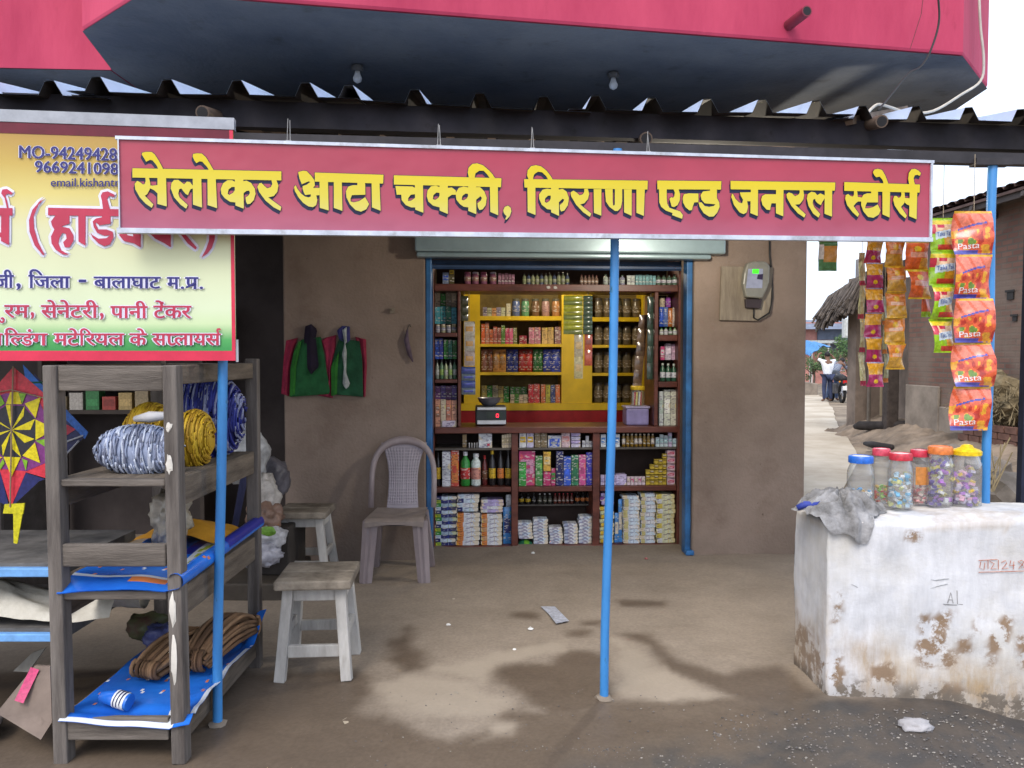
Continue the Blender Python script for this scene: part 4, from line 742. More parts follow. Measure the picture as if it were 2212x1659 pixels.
mb = MB(); mb.box(YP.U(985), YP.U(1420), -.005, .3, 0, zr - .001, 0, yf); mb.build('base', mat('dark_red_base', (.30, .012, .018), .5, .2), ys)
ypart('back_panel', 985, 1420, 620, 871, .301, .32, mat('shelf_back', (.14, .10, .03), .7, .3))
rowgoods(1043, 1092, 664, 683, 5, .05, [(.22,.2,.3), (.4,.42,.3), (.5,.25,.1)], 'small box in the mixed row on the top yellow shelf', 'small boxes, top yellow shelf', fr=YP); carton(1094, 1103, 656, 683, .05, YP, (.5,.48,.36), None, 'cream box on the top yellow shelf', 'box')
for x, c, l in ((1106, (.1,.14,.3), 'blue'), (1126, (.12,.3,.16), 'green'), (1148, (.16,.09,.05), 'brown'), (1170, (.36,.22,.2), 'pinkish'), (1192, (.4,.2,.08), 'orange')): bottle(x, x + 18, 645, 683, .04, YP, c, jit(c, .3), (.1,.1,.08), l + ' sweet jar on the top yellow shelf', 'jar', jar=True, name='jar')
for i, (c, h) in enumerate((((.5,.1,.03), 700), ((.45,.18,.12), 697), ((.5,.12,.04), 712), ((.36,.1,.08), 706), ((.3,.08,.06), 708), ((.1,.22,.04), 703), ((.5,.06,.14), 709), ((.5,.1,.2), 709), ((.16,.16,.06), 708))): carton(1040 + i * 8.6, 1048 + i * 8.6, h, 743, .04, YP, c, jit(c, .6), 'slim %s packet in the left half of the second yellow shelf' % ('orange', 'salmon', 'bright orange', 'dull red', 'brick red', 'green', 'crimson', 'magenta', 'olive')[i], 'packet', name='packet')
carton(1122, 1138, 725, 743, .05, YP, (.24,.02,.04), None, 'low dark red box on the second yellow shelf', 'box'); rowgoods(1142, 1168, 705, 743, 2, .04, [(.36,.14,.2)], 'tall pink carton on the second yellow shelf', 'tall pink cartons', fr=YP); rowgoods(1170, 1196, 707, 743, 2, .04, [(.5,.34,.12)], 'tall amber carton on the second yellow shelf', 'tall amber cartons', fr=YP); carton(1198, 1211, 706, 743, .04, YP, (.2,.09,.09), (.3,.2,.2), 'brown carton at the right end of the second yellow shelf', 'box')
for x0, x1, c, l in ((1040, 1064, (.18,.07,.05), 'dark brown'), (1065, 1093, (.5,.26,.09), 'tan orange'), (1094, 1119, (.02,.04,.28), 'deep blue'), (1121, 1150, (.36,.03,.03), 'red'), (1152, 1172, (.02,.12,.03), 'dark green'), (1174, 1211, (.02,.04,.3), 'blue and black')):
    k = 2
    for i in range(k): pouch(x0 + (x1 - x0) * i / k, x0 + (x1 - x0) * (i + 1) / k, 755, 804, .05, YP, c, jit(c, .5), l + ' snack pouch on the third yellow shelf', group=l + ' pouches, third yellow shelf')
rowgoods(1040, 1100, 832, 871, 5, .12, [(.4,.36,.12), GN, (.45,.45,.35)], 'mixed small carton behind the scale on the bottom yellow shelf', 'cartons behind the scale', fr=YP); rowgoods(1102, 1140, 850, 871, 4, .03, [CR, (.1,.3,.05), (.5,.4,.3)], 'small low box in the front row of the bottom yellow shelf', 'low boxes, bottom yellow shelf', fr=YP)
rowgoods(1102, 1138, 833, 871, 3, .14, [(.06,.26,.05), (.1,.3,.06)], 'green carton in the back row of the bottom yellow shelf', 'green cartons, bottom yellow shelf', fr=YP); rowgoods(1141, 1166, 829, 871, 2, .06, [(.45,.03,.05), (.5,.05,.06)], 'red carton on the bottom yellow shelf', 'red cartons, bottom yellow shelf', fr=YP); rowgoods(1168, 1210, 830, 871, 4, .06, [(.45,.12,.04), (.3,.3,.04), (.05,.08,.3)], 'orange or olive carton at the right of the bottom yellow shelf', 'end cartons, bottom yellow shelf', fr=YP)
for yb, h in ((685, 642), (745, 700), (806, 758), (871, 826)):
    rowgoods(1283, 1386, h, yb, 5, .05, [(.09,.075,.05), (.12,.09,.05), (.07,.08,.07)], 'dim brown jar in the right section of the yellow shelves', 'dim jars, right section', 'bottle', [(.16,.12,.07)], [(.06,.05,.04)], fr=YP, jar=True, name='jar')
# ============================================================ ON THE WORKTOP AND HANGING IN THE HATCH
WT = cz(922)
sc_ = thing('weighing_scale', CAB.at(cu(1060, .12), .2, WT + .001), 'silver shop weighing scale with a red lit digit on the worktop', 'scale')
u0, u1 = cu(1027, .1), cu(1094, .1); mb = MB(); mb.box(u0, u1, .1, .34, WT + .008, WT + .15, 0, cf); mb.build('body', mat('scale_dark', (.03, .04, .045), .4), sc_, bevel=.012)
zt2 = cz(877, .1); mb = MB(); mb.box(u0 + .012, u1 - .004, .092, .099, WT + .012, WT + .045, 0, cf); mb.build('trim', mat('scale_silver', (.55, .58, .62), .3, .1, metal=.5), sc_, bevel=.004)
mb = MB(); mb.box(u0 + .012, u1 - .004, .085, .35, WT + .122, WT + .146, 0, cf); mb.build('tray', MC['scale_silver'], sc_, bevel=.005)
mb = MB(); mb.box(u0 + .085, u1 - .03, .096, .0995, WT + .058, WT + .108, 0, cf); mb.build('display', mat('scale_display', (.03, .045, .04), .3), sc_)
mb = MB(); 
for (dx, dz, a, b_) in ((0, .024, .016, .004), (0, 0, .016, .004), (-.008, .012, .004, .024), (.008, .012, .004, .024)): mb.box(u1 - .07 + dx - a / 2, u1 - .07 + dx + a / 2, .094, .0955, WT + .068 + dz - b_ / 2 + .0, WT + .068 + dz + b_ / 2, 0, cf)
mb.build('digit', mat('red_led', (.3, .0, .01), .5, 0, emit=(1, .02, .05), estr=2.2), sc_)
c_ = CAB.at((u0 + u1) / 2 - .01, .22, WT + .148); mb = MB(); mb.lathe(c_, [(.04, 0), (.06, .015), (.08, .035), (.09, .06), (.095, .064), (.088, .06), (.075, .035), (.05, .015), (.01, .01)], 24); mb.build('weighing_pan', mat('dull_pan', (.25, .25, .30), .35, .2, metal=.6), smooth=40, label='dull round metal pan lying on the weighing scale', cat='pan')
jr = thing('sweet_jar', CAB.at(cu(1375, .1), .2, WT + .14), 'yellow lidded jar of striped sticks standing on the purple box', 'jar')
c_ = CAB.at(cu(1377, .15), .15, WT + .150); mb = MB(); mb.lathe(c_, [(.05, 0), (.054, .01), (.054, .11), (.044, .125)], 18); mb.build('glass_body', glass('jar_plastic'), jr, smooth=40)
mb = MB(); mb.lathe(c_ + Vector((0, 0, .124)), [(.054, 0), (.056, .004), (.056, .026), (.05, .032)], 18); mb.build('lid', flat(.62,.42,.02), jr, smooth=40)
mb = MB()
for k_ in range(16): a_ = k_ * .7; r_ = .018 + .024 * R2.random(); mb.tube([c_ + Vector((math.cos(a_) * r_, math.sin(a_) * r_, .004)), c_ + Vector((math.cos(a_ + .2) * r_, math.sin(a_ + .2) * r_, .108))], .007, 6, k_ % 3)
mb.build('sticks', [flat(.6,.5,.12), flat(.6,.6,.55), flat(.5,.06,.05)], jr)
mb = MB(); mb.box(cu(1353, .1), cu(1402, .1), .1, .26, WT + .001, WT + .130, 0, cf); bx = mb.build('plastic_box', mat('violet_plastic', (.25, .22, .42), .3, .2), bevel=.012, label='violet plastic box on the right of the worktop', cat='box')
mb = MB(); mb.box(cu(1351, .1), cu(1404, .1), .095, .265, WT + .131, WT + .148, 0, cf); mb.build('lid', mat('violet_lid', (.36, .33, .5), .3), bx, bevel=.005)
for i_, px in enumerate((1186 + 0, )):
    pass
def hang(px0, px1, pyt, pyb, w, n, cols, label, lean=0, T=.008, acc=None, root='sachet_strip'):
    r_ = thing(root, CAB.at(cu((px0 + px1) / 2, w), w, cz(pyb, w)), label, 'sachet strip')
    for k in range(n):
        a = pyt + (pyb - pyt) * k / n; b_ = pyt + (pyb - pyt) * (k + 1) / n; c = cols[k % len(cols)]; mb = MB(); sh_ = lean * k / n; sh2 = lean * (k + 1) / n
        for sg_ in (1, -1):
            def g(x, y, sg_=sg_):
                t_ = T * (math.sin(math.pi * x) * math.sin(math.pi * y)) ** .6; px = px0 + (px1 - px0) * x + sh_ + (sh2 - sh_) * y; return CAB.at(cu(px, w), w - sg_ * t_ + .004 * math.sin(k * 2.1), cz(a + (b_ - a) * y, w))
            mb.grid(6, 6, g, lambda x, y: 1 if .3 < y < .72 and .15 < x < .85 else 0)
        mb.build('sachet', [flat(*c, .18, .8), flat(*(acc or jit(c, .5)), .18, .8)], r_, smooth=True)
    mb = MB(); mb.tube([CAB.at(cu((px0 + px1) / 2, w), w, cz(pyt, w)), CAB.at(cu((px0 + px1) / 2, w), w, cz(626, w))], .0015, 5); mb.build('string', mat('twine', (.3, .25, .18)), r_)
hang(1217, 1258, 638, 722, .06, 8, [(.30,.32,.03), (.16,.2,.05), (.34,.36,.04)], 'wide strip of shiny olive green sachets hung in the hatch', root='sachet_strip'); hang(1259, 1279, 638, 722, .07, 8, [(.06,.1,.07)], 'narrow strip of dark green sachets beside the olive strip')
hang(1240, 1259, 722, 818, .08, 2, [(.4,.36,.26), (.42,.38,.2)], 'long cream and green packets hung below the olive strip', acc=(.5,.36,.16)); hang(1262, 1279, 722, 790, .09, 2, [(.4,.08,.04)], 'short red strip hung below the dark green sachets')
hang(1003, 1026, 695, 790, .05, 3, [(.45,.43,.38), (.4,.38,.34), (.36,.3,.28)], 'strip of pale pouches with bright prints at the left of the hatch', acc=(.5,.26,.05)); hang(997, 1027, 792, 852, .06, 4, [(.05,.08,.26), (.12,.16,.2)], 'strip of shiny blue sachets at the lower left of the hatch', acc=(.03,.05,.36)); hang(995, 1012, 640, 694, .05, 3, [(.05,.055,.03)], 'strip of dark olive sachets at the upper left of the hatch')
hang(1397, 1412, 640, 820, .06, 5, [(.03,.06,.045)], 'long dark green strip against the right post of the hatch'); hang(1380, 1399, 680, 858, .2, 6, [(.12,.075,.05), (.16,.1,.06)], 'long brown strip slanting down at the right of the hatch', lean=-16)
for (px, py) in ((1184, 621), (1199, 621.5)):
    mb = MB(); mb.blob(CAB.at(cu(px, -.004), -.004, cz(py)), (.015, .004, .011), .3, 3, 2); mb.build('price_tag', mat('tag_white', (.6, .58, .54)), label='small white paper tag stuck on the top beam', cat='tag', group='white tags on the beam')
# lamp that lights the shop front (its glow shows on the shutter housing and the tin sheets)
lp = thing('bulb_lamp', (1.05, 4.75, 2.26), 'bare lit bulb under the awning behind the shop sign', 'lamp')
mb = MB(); mb.lathe((1.05, 4.75, 2.24), [(.006, 0), (.024, .012), (.032, .035), (.026, .062), (.015, .085), (.014, .1)], 16); mb.build('bulb', mat('lit_bulb', (1, .9, .7), .4, 0, emit=(1, .86, .62), estr=25), lp, smooth=True)
mb = MB(); mb.lathe((1.05, 4.75, 2.34), [(.018, 0), (.02, .03), (.012, .05)], 12); mb.tube([(1.05, 4.75, 2.385), (1.05, 4.75, 2.70)], .004, 6); mb.build('holder', mat('black_bakelite', (.02, .02, .02), .4), lp, smooth=40)
l2 = thing('bulb_lamp', (.42, 6.95, 2.45), 'lit bulb on the ceiling inside the shop, behind the top row of goods', 'lamp')
mb = MB(); mb.lathe((.42, 6.95, 2.42), [(.006, 0), (.024, .012), (.032, .035), (.026, .062), (.015, .085), (.014, .1)], 16); mb.build('bulb', MC['lit_bulb'], l2, smooth=True); mb = MB(); mb.lathe((.42, 6.95, 2.52), [(.018, 0), (.02, .03), (.02, .079)], 12); mb.build('holder', MC['black_bakelite'], l2)
pl = bpy.data.lights.new('shop_light', 'POINT'); pl.energy = 17; pl.color = (1, .86, .64); pl.shadow_soft_size = .06; po = bpy.data.objects.new('shop_light', pl); COL.objects.link(po); po.location = (.42, 6.95, 2.36)
pl = bpy.data.lights.new('bulb_light', 'POINT'); pl.energy = 34; pl.color = (1, .90, .74); pl.shadow_soft_size = .05; po = bpy.data.objects.new('bulb_light', pl); COL.objects.link(po); po.location = (1.05, 4.68, 2.2)
# ============================================================ FURNITURE ON THE APRON
def leg_tree(t, name, p, q, w, h, m, **k):
    mb = MB(); mb.beam(p, q, w, h, **k); return mb.build(name, m, t, bevel=.004)
worn = mat('worn_white_paint', (.38, .365, .34), .7, .3, 7, .2, 40, col2=(.52, .505, .48), dirt=[(6, .56, .72, (.6, .55, .48))], stretch=(1, 1, .25), detail=9); seatw = mat('dirty_stool_seat', (.13, .105, .08), .85, .45, 5, .3, 40, col2=(.26, .225, .18))
def stool(fl_, fr_, zs, w, d, label, ang):
    c = (fl_ + fr_) / 2; t = thing('wooden_stool', (c.x, c.y, 0), label, 'stool', 'white wooden stools'); ca, sa = math.cos(ang), math.sin(ang)
    def L(x, y, z): return Vector((c.x + x * ca - y * sa, c.y + x * sa + y * ca, z))
    fw = (fr_ - fl_).length / 2
    for sx in (-1, 1):
        for y0, y1 in ((0, .05), (d + .02, d - .03)): leg_tree(t, 'leg', L(sx * fw, y0, -.002), L(sx * (w / 2 - .035), y1, zs - .045), .048, .042, worn, up=(0, 1, 0))
    for (y, zz, hh_) in ((.055, zs - .075, .06), (d - .035, zs - .075, .06), (.018, .13, .055), (d + .0, .15, .05)):
        k = (zs - .045 - zz) / (zs - .045); xx = (w / 2 - .035) + (fw - w / 2 + .035) * k - .022; leg_tree(t, 'rail', L(-xx, y, zz), L(xx, y, zz), .024, hh_, worn)
    for sx in (-1, 1):
        k = .8; xx = (w / 2 - .035) + (fw - w / 2 + .035) * .2; leg_tree(t, 'rail', L(sx * xx, .06, zs - .08), L(sx * xx, d - .05, zs - .08), .024, .055, worn); xx = (w / 2 - .035) + (fw - w / 2 + .035) * .62; leg_tree(t, 'rail', L(sx * xx, .05, .19), L(sx * xx, d - .02, .19), .022, .045, worn)
    mb = MB(); f = lambda x, y, z: L(x, y, z)
    mb.box(-w / 2 - .02, w / 2 + .02, -.015, d * .5 - .001, zs - .042, zs, 0, f); mb.box(-w / 2 - .02, w / 2 + .02, d * .5 + .001, d + .02, zs - .042, zs + .001, 0, f); mb.build('seat', seatw, t, bevel=.008)
stool(G(603, 1478), G(750, 1463), .452, .30, .31, 'white painted wooden stool with a dirty seat, standing in front', .07)
stool(G(594, 1272), G(706, 1262), .47, .28, .30, 'worn white stool standing behind the front stool, by the brown wall', .03)
# plastic chair
pm = mat('mauve_plastic', (.215, .175, .18), .45, .15, 4, spec=.4, col2=(.28, .235, .24), stretch=(1, 1, .4)); pm2 = mat('dusty_chair_plastic', (.18, .15, .135), .6, .25, 6)
f0, f1 = G(787, 1262), G(918, 1257); cc = (f0 + f1) / 2; ch = thing('plastic_chair', (cc.x, cc.y, 0), 'mauve plastic chair with a woven back, standing against the brown wall', 'chair')
hw_ = (f1 - f0).length / 2 + .01; ZS = .415
def CH(x, y, z): return Vector((cc.x + x + y * .0, cc.y + y + x * .03, z))
for sx in (-1, 1):
    mb = MB(); n = 8; vs = []
    for i in range(n + 1):
        k = i / n; z = ZS - .02 - (ZS - .02) * k; w_ = .05 * (1 - .2 * k); x = sx * (hw_ - .045 + .03 * k); y = .03 - .03 * k
        vs += [CH(x - w_, y, z), CH(x - w_ * .35, y - .012, z), CH(x, y - .004, z), CH(x + w_ * .35, y - .012, z), CH(x + w_, y, z), CH(x + w_ * .9, y + .05 * (1 - .3 * k), z), CH(x - w_ * .9, y + .05 * (1 - .3 * k), z)]
    mb.add(vs, [(i * 7 + j, i * 7 + (j + 1) % 7, (i + 1) * 7 + (j + 1) % 7, (i + 1) * 7 + j) for i in range(n) for j in range(7)] + [tuple(range(7)), tuple(range(n * 7 + 6, n * 7 - 1, -1))]); mb.build('leg', pm, ch, smooth=40)
    leg_tree(ch, 'leg', CH(sx * (hw_ - .01), .42, 0), CH(sx * (hw_ - .05), .36, ZS - .02), .05, .05, pm, up=(0, 1, 0))
mb = MB(); mb.grid(12, 12, lambda a, b: CH((a - .5) * 2 * (hw_ - .015) * (1 - .08 * b), -.02 + .40 * b, ZS - .02 * math.sin(math.pi * a) * math.sin(math.pi * b) - (.02 if b == 0 else 0))); mb.grid(12, 1, lambda a, b: CH((a - .5) * 2 * (hw_ - .015), -.02, ZS - .02 - .035 * b * (1 - .5 * math.sin(math.pi * a)))); mb.grid(6, 6, lambda a, b: CH((a - .5) * 2 * (hw_ - .03), -.015 + .39 * b, ZS - .045)); mb.build('seat', pm2, ch, smooth=45)
TOPZ = .865
arc = []
for i in range(25):
    a_ = math.pi * i / 24; x = -math.cos(a_) * (hw_ + .012); zz = ZS + .0 + (TOPZ - ZS) * (math.sin(a_) ** .42); yy = .37 + .10 * (zz - ZS) / (TOPZ - ZS)
    arc.append(CH(x * (1 + .06 * math.sin(a_)), yy, zz))
mb = MB(); mb.tube(arc, [.019 + .012 * math.sin(math.pi * i / 24) ** 3 for i in range(25)], 10); mb.build('back_frame', pm, ch, smooth=True)
def splat(a, b):
    wv = .098 + (.05 if b > .45 else .012) * (abs(b - .45) * 2) ** 2; z = ZS - .005 + (TOPZ - ZS - .012) * b; return CH((a - .5) * 2 * wv, .375 + .10 * b - .016 * math.sin(math.pi * a) - (.004 if int(a * 26) % 2 and .08 < b < .92 else 0) - (.0025 if int(b * 44) % 2 else 0), z)
mb = MB(); mb.grid(26, 44, splat); mb.grid(6, 8, lambda a, b: splat(a, b) + Vector((0, .012, 0))); mb.build('backrest', mat('chair_back', (.27, .245, .28), .45, .1, 5), ch, smooth=False)
# vest and shirt hung on the wall
def wp_(px, py, w=0): return WALL.hit(px, py, w)
jk = thing('hanging_clothes', wp_(703, 858, -.03), 'green and red child clothes hung on the brown wall above the chair', 'clothes')
J = lambda x, y: (1100 * KF + x * 400 / 1659 * KF, 1250 * KF + y * 400 / 1659 * KF)
def cloth_piece(name, poly, c, w, wav=.01, parent=jk):
    xs = [p[0] for p in poly]; ys = [p[1] for p in poly]; mb = MB(); n = 22
    def edge(y):
        xx = []
        for i in range(len(poly)):
            a, b = poly[i], poly[(i + 1) % len(poly)]
            if (a[1] - y) * (b[1] - y) <= 0 and a[1] != b[1]: xx.append(a[0] + (b[0] - a[0]) * (y - a[1]) / (b[1] - a[1]))
        return (min(xx), max(xx)) if len(xx) > 1 else ((xs[0], xs[0]) if not xx else (xx[0], xx[0]))
    y0, y1 = min(ys) + .5, max(ys) - .5
    def g(a, b, off=0):
        y = y0 + (y1 - y0) * b; e0, e1 = edge(y); px, py = J(e0 + (e1 - e0) * a, y); return wp_(px, py, -(w + wav * (1 + math.sin(a * 9 + b * 2 + w * 300)) * .6 + .012 * math.sin(math.pi * a)) + off)
    mb.grid(16, n, g); mb.grid(16, n, lambda a, b: g(a, b, .008)); return mb.build(name, mat('cloth_%d_%d_%d' % tuple(int(x * 999) for x in c), c, .9, .3, 12, .3, 80), parent, smooth=True)
cloth_piece('sleeve', [(190, 430), (380, 420), (320, 600), (250, 900), (235, 1390), (100, 1380), (150, 700)], (.22, .015, .045), .004)
cloth_piece('sleeve', [(1330, 400), (1510, 430), (1525, 900), (1500, 1400), (1465, 1400), (1440, 800)], (.2, .015, .04), .004)
cloth_piece('shirt_front', [(760, 440), (1020, 370), (1000, 640), (930, 1000), (960, 1420), (680, 1410), (860, 1100), (840, 700)], (.24, .02, .055), .002)
cloth_piece('vest_panel', [(420, 450), (760, 400), (830, 800), (920, 1350), (560, 1395), (245, 1400), (255, 950), (310, 640)], (.012, .085, .028), .014)
cloth_piece('vest_panel', [(1060, 430), (1200, 520), (1400, 450), (1450, 800), (1460, 1400), (930, 1390), (940, 850), (1000, 620)], (.010, .06, .028), .014)
cloth_piece('vest_trim', [(930, 900), (1060, 640), (1050, 1380), (935, 1385)], (.02, .13, .018), .026, .004); cloth_piece('vest_trim', [(390, 480), (440, 480), (360, 900), (345, 1390), (245, 1395), (260, 950), (320, 640)], (.02, .13, .018), .024, .004)
cloth_piece('lining', [(500, 230), (600, 190), (700, 280), (680, 420), (730, 900), (600, 1030), (520, 900), (480, 420)], (.012, .008, .02), .03)
cloth_piece('white_band', [(1110, 250), (1190, 240), (1205, 480), (1165, 510), (1190, 640), (1180, 1000), (1250, 1200), (1180, 1270), (1120, 1200), (1140, 900), (1110, 700), (1150, 520)], (.3, .33, .33), .034, .003)
cloth_piece('collar', [(1030, 300), (1110, 220), (1240, 230), (1250, 480), (1190, 520), (1060, 440)], (.03, .03, .12), .02)
# dark folded umbrella hung by the door, small wall bracket
um = thing('folded_umbrella', wp_(889, 782, -.02), 'thin folded purple umbrella hanging on the wall left of the shop door', 'umbrella')
mb = MB(); mb.tube([wp_(880, 712, -.02), wp_(878, 735, -.022), wp_(885, 765, -.022), wp_(892, 782, -.02)], [.006, .018, .016, .004], 9); mb.build('canopy', mat('umbrella_cloth', (.085, .06, .085), .8, .3, 20), um, smooth=True)
mb = MB(); mb.tube([wp_(880, 713, -.02), wp_(882, 704, -.02), wp_(885, 701, -.012), wp_(887, 706, -.006)], .003, 6); mb.build('handle', mat('dark_handle', (.02, .02, .02)), um)
mb = MB(); mb.beam(wp_(842, 671, -.012), wp_(853, 671, -.012), .02, .035); mb.tube([wp_(847, 670, .01), wp_(848, 668, -.05)], .005, 6); mb.build('wall_hook', mat('dull_metal_hook', (.2, .17, .13), .5, .2), label='small stub hook fixed in the brown wall above the clothes', cat='hook')
# electric meter on its board
em = thing('electric_meter', wp_(1607, 695, -.02), 'electric meter with a green lit screen on a wooden board', 'meter')
bw = mat('meter_board_wood', (.20, .165, .13), .85, .3, 4, .2, 40, col2=(.30, .26, .2), stretch=(3, 3, .5)); M_ = lambda zx, zy: ((2800 + zx * .2411) * KF, (950 + zy * .2411) * KF)
mb = MB(); mb.prism([wp_(*M_(340, 480), -.001), wp_(*M_(1190, 500), -.001), wp_(*M_(1140, 1290), -.001), wp_(*M_(950, 1390), -.001), wp_(*M_(310, 1375), -.001)], -WALL.n * -.024); mb.build('board', bw, em, bevel=.004)
op = [M_(740, 440), (M_(850, 405)), M_(1040, 410), M_(1115, 480), M_(1105, 760), M_(1060, 880), M_(990, 1020), M_(720, 1000), M_(670, 780), M_(690, 600)]
mb = MB(); mb.prism([wp_(*p, -.026) for p in op], WALL.n * .055); mb.build('case', mat('meter_case', (.19, .19, .165), .3, .15, spec=.5), em, bevel=.010)
mb = MB(); mb.prism([wp_(*M_(*p), -.0815) for p in ((800, 520), (1045, 520), (1030, 840), (760, 840))], WALL.n * .0025); mb.build('face_plate', mat('meter_face', (.27, .30, .42), .4), em)
mb = MB(); mb.prism([wp_(*M_(*p), -.0845) for p in ((872, 525), (978, 525), (972, 600), (868, 595))], WALL.n * .0015); mb.build('screen', mat('meter_screen', (.05, .4, .02), .4, 0, emit=(.05, 1, .02), estr=.6), em)
mb = MB(); mb.prism([wp_(*M_(*p), -.0845) for p in ((960, 615), (1045, 605), (1035, 700), (945, 690))], WALL.n * .002); mb.build('seal_label', mat('meter_dark_label', (.03, .02, .06), .4), em)
mb = MB(); mb.prism([wp_(*M_(*p), -.026) for p in ((730, 1025), (1010, 1025), (980, 1180), (740, 1170))], WALL.n * .03); mb.build('terminal_block', mat('dark_terminal', (.04, .03, .035), .5), em, bevel=.004)
mb = MB(); mb.tube([wp_(*M_(1150, -300), -.012), wp_(*M_(1155, 300), -.012), wp_(*M_(1190, 600), -.014), wp_(*M_(1200, 1000), -.014), wp_(*M_(1150, 1250), -.03), wp_(*M_(960, 1370), -.03), wp_(*M_(890, 1330), -.03), wp_(*M_(890, 1180), -.04)], .006, 7); mb.build('wire', mat('black_wire', (.015, .015, .015), .5), em, smooth=True)
# bulb holders on the soffit
for (px, py, lab) in ((772, 150, 'white bulb hanging from the soffit, left one'), (1325, 165, 'dusty bulb hanging from the soffit, right one')):
    q = G(px, py - 8, 2.99); lh = thing('soffit_bulb', q, lab, 'bulb'); mb = MB(); mb.lathe(q + Vector((0, 0, -.03)), [(.03, .028), (.034, .015), (.028, 0)], 14); mb.build('ceiling_rose', mat('dark_rose', (.05, .05, .05)), lh, smooth=40)
    mb = MB(); mb.lathe(q + Vector((0, 0, -.092)), [(.004, 0), (.02, .01), (.024, .027), (.016, .046), (.013, .062)], 14); mb.build('bulb', mat('dusty_glass_bulb', (.4, .42, .44), .3, .2), lh, smooth=True)
cabw = mat('white_cable', (.45, .42, .36), .6, .15)
mb = MB(); q = [(2112, -60, 4.3), (2115, 0, 4.3), (2118, 60, 4.32), (2125, 130, 4.35), (2118, 175, 4.35), (2075, 205, 4.2), (2015, 240, 4.0), (1960, 243, 3.9), (1925, 232, 3.85), (1895, 226, 3.75), (1872, 246, 3.6)]
mb.tube(smooth_path([P(*p) for p in q]), .0068, 7); mb.build('white_cable', cabw, smooth=True, label='pale cable looping down the balcony corner to the awning', cat='cable')
mb = MB(); mb.tube(smooth_path([P(*p) for p in [(2022, -40, 4.0), (2029, 40, 4.02), (2012, 105, 4.0), (1990, 143, 3.95), (1962, 160, 3.9), (1925, 205, 3.8), (1897, 238, 3.7)]]), .005, 6); mb.build('black_cable', MC['black_wire'], smooth=True, label='thin black cable hanging in front of the balcony', cat='cable')
mb = MB(); mb.tube([P(*p) for p in [(1998, -40, 4.05), (1990, 30, 4.06), (1966, 105, 4.05)]], .002, 5); mb.build('thin_wire', mat('red_brown_wire', (.12, .02, .03)), label='very thin wire in front of the crimson parapet', cat='wire')
mb = MB(); mb.beam(P(1830, 262, 3.55), P(1950, 238, 4.1), .05, .035); mb.build('wooden_plank', mat('grey_plank', (.16, .12, .09), .9, .3), label='short grey plank lying on the awning under the pale cable', cat='plank')
# litter on the floor
def scrap(px, py, s, lab, c=(.6, .6, .58), cat='litter', name='paper_scrap', flat_=.6):
    q = G(px, py); mb = MB(); mb.blob(q + Vector((0, 0, s * flat_ * .6)), (s, s * .8, s * flat_), .5, 2, 2, flat_bottom=q.z + .001, seed=px); mb.build(name, flat(*c), smooth=False, label=lab, cat=cat)
scrap(1151, 1196, .014, 'white crumpled scrap on the floor just before the counter'); scrap(968, 1351, .012, 'white crumpled paper on the floor right of the front stool'); scrap(1146, 1360, .014, 'white double scrap on the floor under the counter middle'); scrap(1111, 1404, .009, 'tiny white scrap at the edge of the damp patch')
scrap(1396, 1208, .012, 'pinkish scrap on the floor right of the middle post', (.4, .12, .12)); scrap(980, 1294, .010, 'small pale wrapper on the floor in front of the chair', (.34, .3, .24), flat_=.2)
q = [G(*C_(*p)) for p in ((968, 232), (1025, 232), (1082, 290), (1030, 300), (1000, 262))]; mb = MB(); mb.prism([p + Vector((0, 0, .006)) for p in q], (0, 0, .0015)); mb.build('foil_strip', mat('grey_blue_foil', (.34, .36, .42), .4, .35, 40), label='torn grey blue foil strip lying on the floor left of the post', cat='litter')
q = [G(*C_(*p)) for p in ((170, 690), (205, 668), (222, 672), (215, 690), (180, 706))]; mb = MB(); mb.prism([p + Vector((0, 0, .004)) for p in q], (0, 0, .0015)); mb.build('leaf_scrap', mat('tan_scrap', (.34, .29, .22)), label='tan scrap on the dark wet ground below the front stool', cat='litter')
q = G(1976, 1573); mb = MB(); mb.blob(Vector((q.x, q.y, drop(q.x, q.y) + .012)), (.062, .04, .022), .35, 1.5, 3, flat_bottom=drop(q.x, q.y) - .004, seed=4); mb.build('pale_stone', mat('pale_stone', (.34, .33, .34), .8, .15, 20, .3), smooth=True, label='flat pale stone on the ground before the whitewashed block', cat='stone')
# ============================================================ WHITEWASHED BLOCK
ww = bpy.data.materials.new('peeling_whitewash'); ww.use_nodes = True; t = ww.node_tree; b = t.nodes['Principled BSDF']; b.inputs['Roughness'].default_value = .9; b.inputs['Specular IOR Level'].default_value = .15
at = t.nodes.new('ShaderNodeAttribute'); at.attribute_name = 'stain'; sp = t.nodes.new('ShaderNodeSeparateColor'); t.links.new(at.outputs['Color'], sp.inputs[0])
tc = t.nodes.new('ShaderNodeTexCoord'); mp = t.nodes.new('ShaderNodeMapping'); mp.inputs['Scale'].default_value = (6, 6, 1.2); t.links.new(tc.outputs['Object'], mp.inputs[0])
def nz(scale, lo, hi, vec=None, det=9):
    n = t.nodes.new('ShaderNodeTexNoise'); n.inputs['Scale'].default_value = scale; n.inputs['Detail'].default_value = det; n.inputs['Roughness'].default_value = .7; t.links.new(vec or tc.outputs['Object'], n.inputs['Vector'])
    r = t.nodes.new('ShaderNodeMapRange'); r.inputs['From Min'].default_value = lo; r.inputs['From Max'].default_value = hi; r.clamp = True; t.links.new(n.outputs['Fac'], r.inputs[0]); return r.outputs[0], n
def mth(op, a_, b_):
    m = t.nodes.new('ShaderNodeMath'); m.operation = op; m.use_clamp = True
    for s_, k in ((a_, 0), (b_, 1)):
        if isinstance(s_, float): m.inputs[k].default_value = s_
        else: t.links.new(s_, m.inputs[k])
    return m.outputs[0]
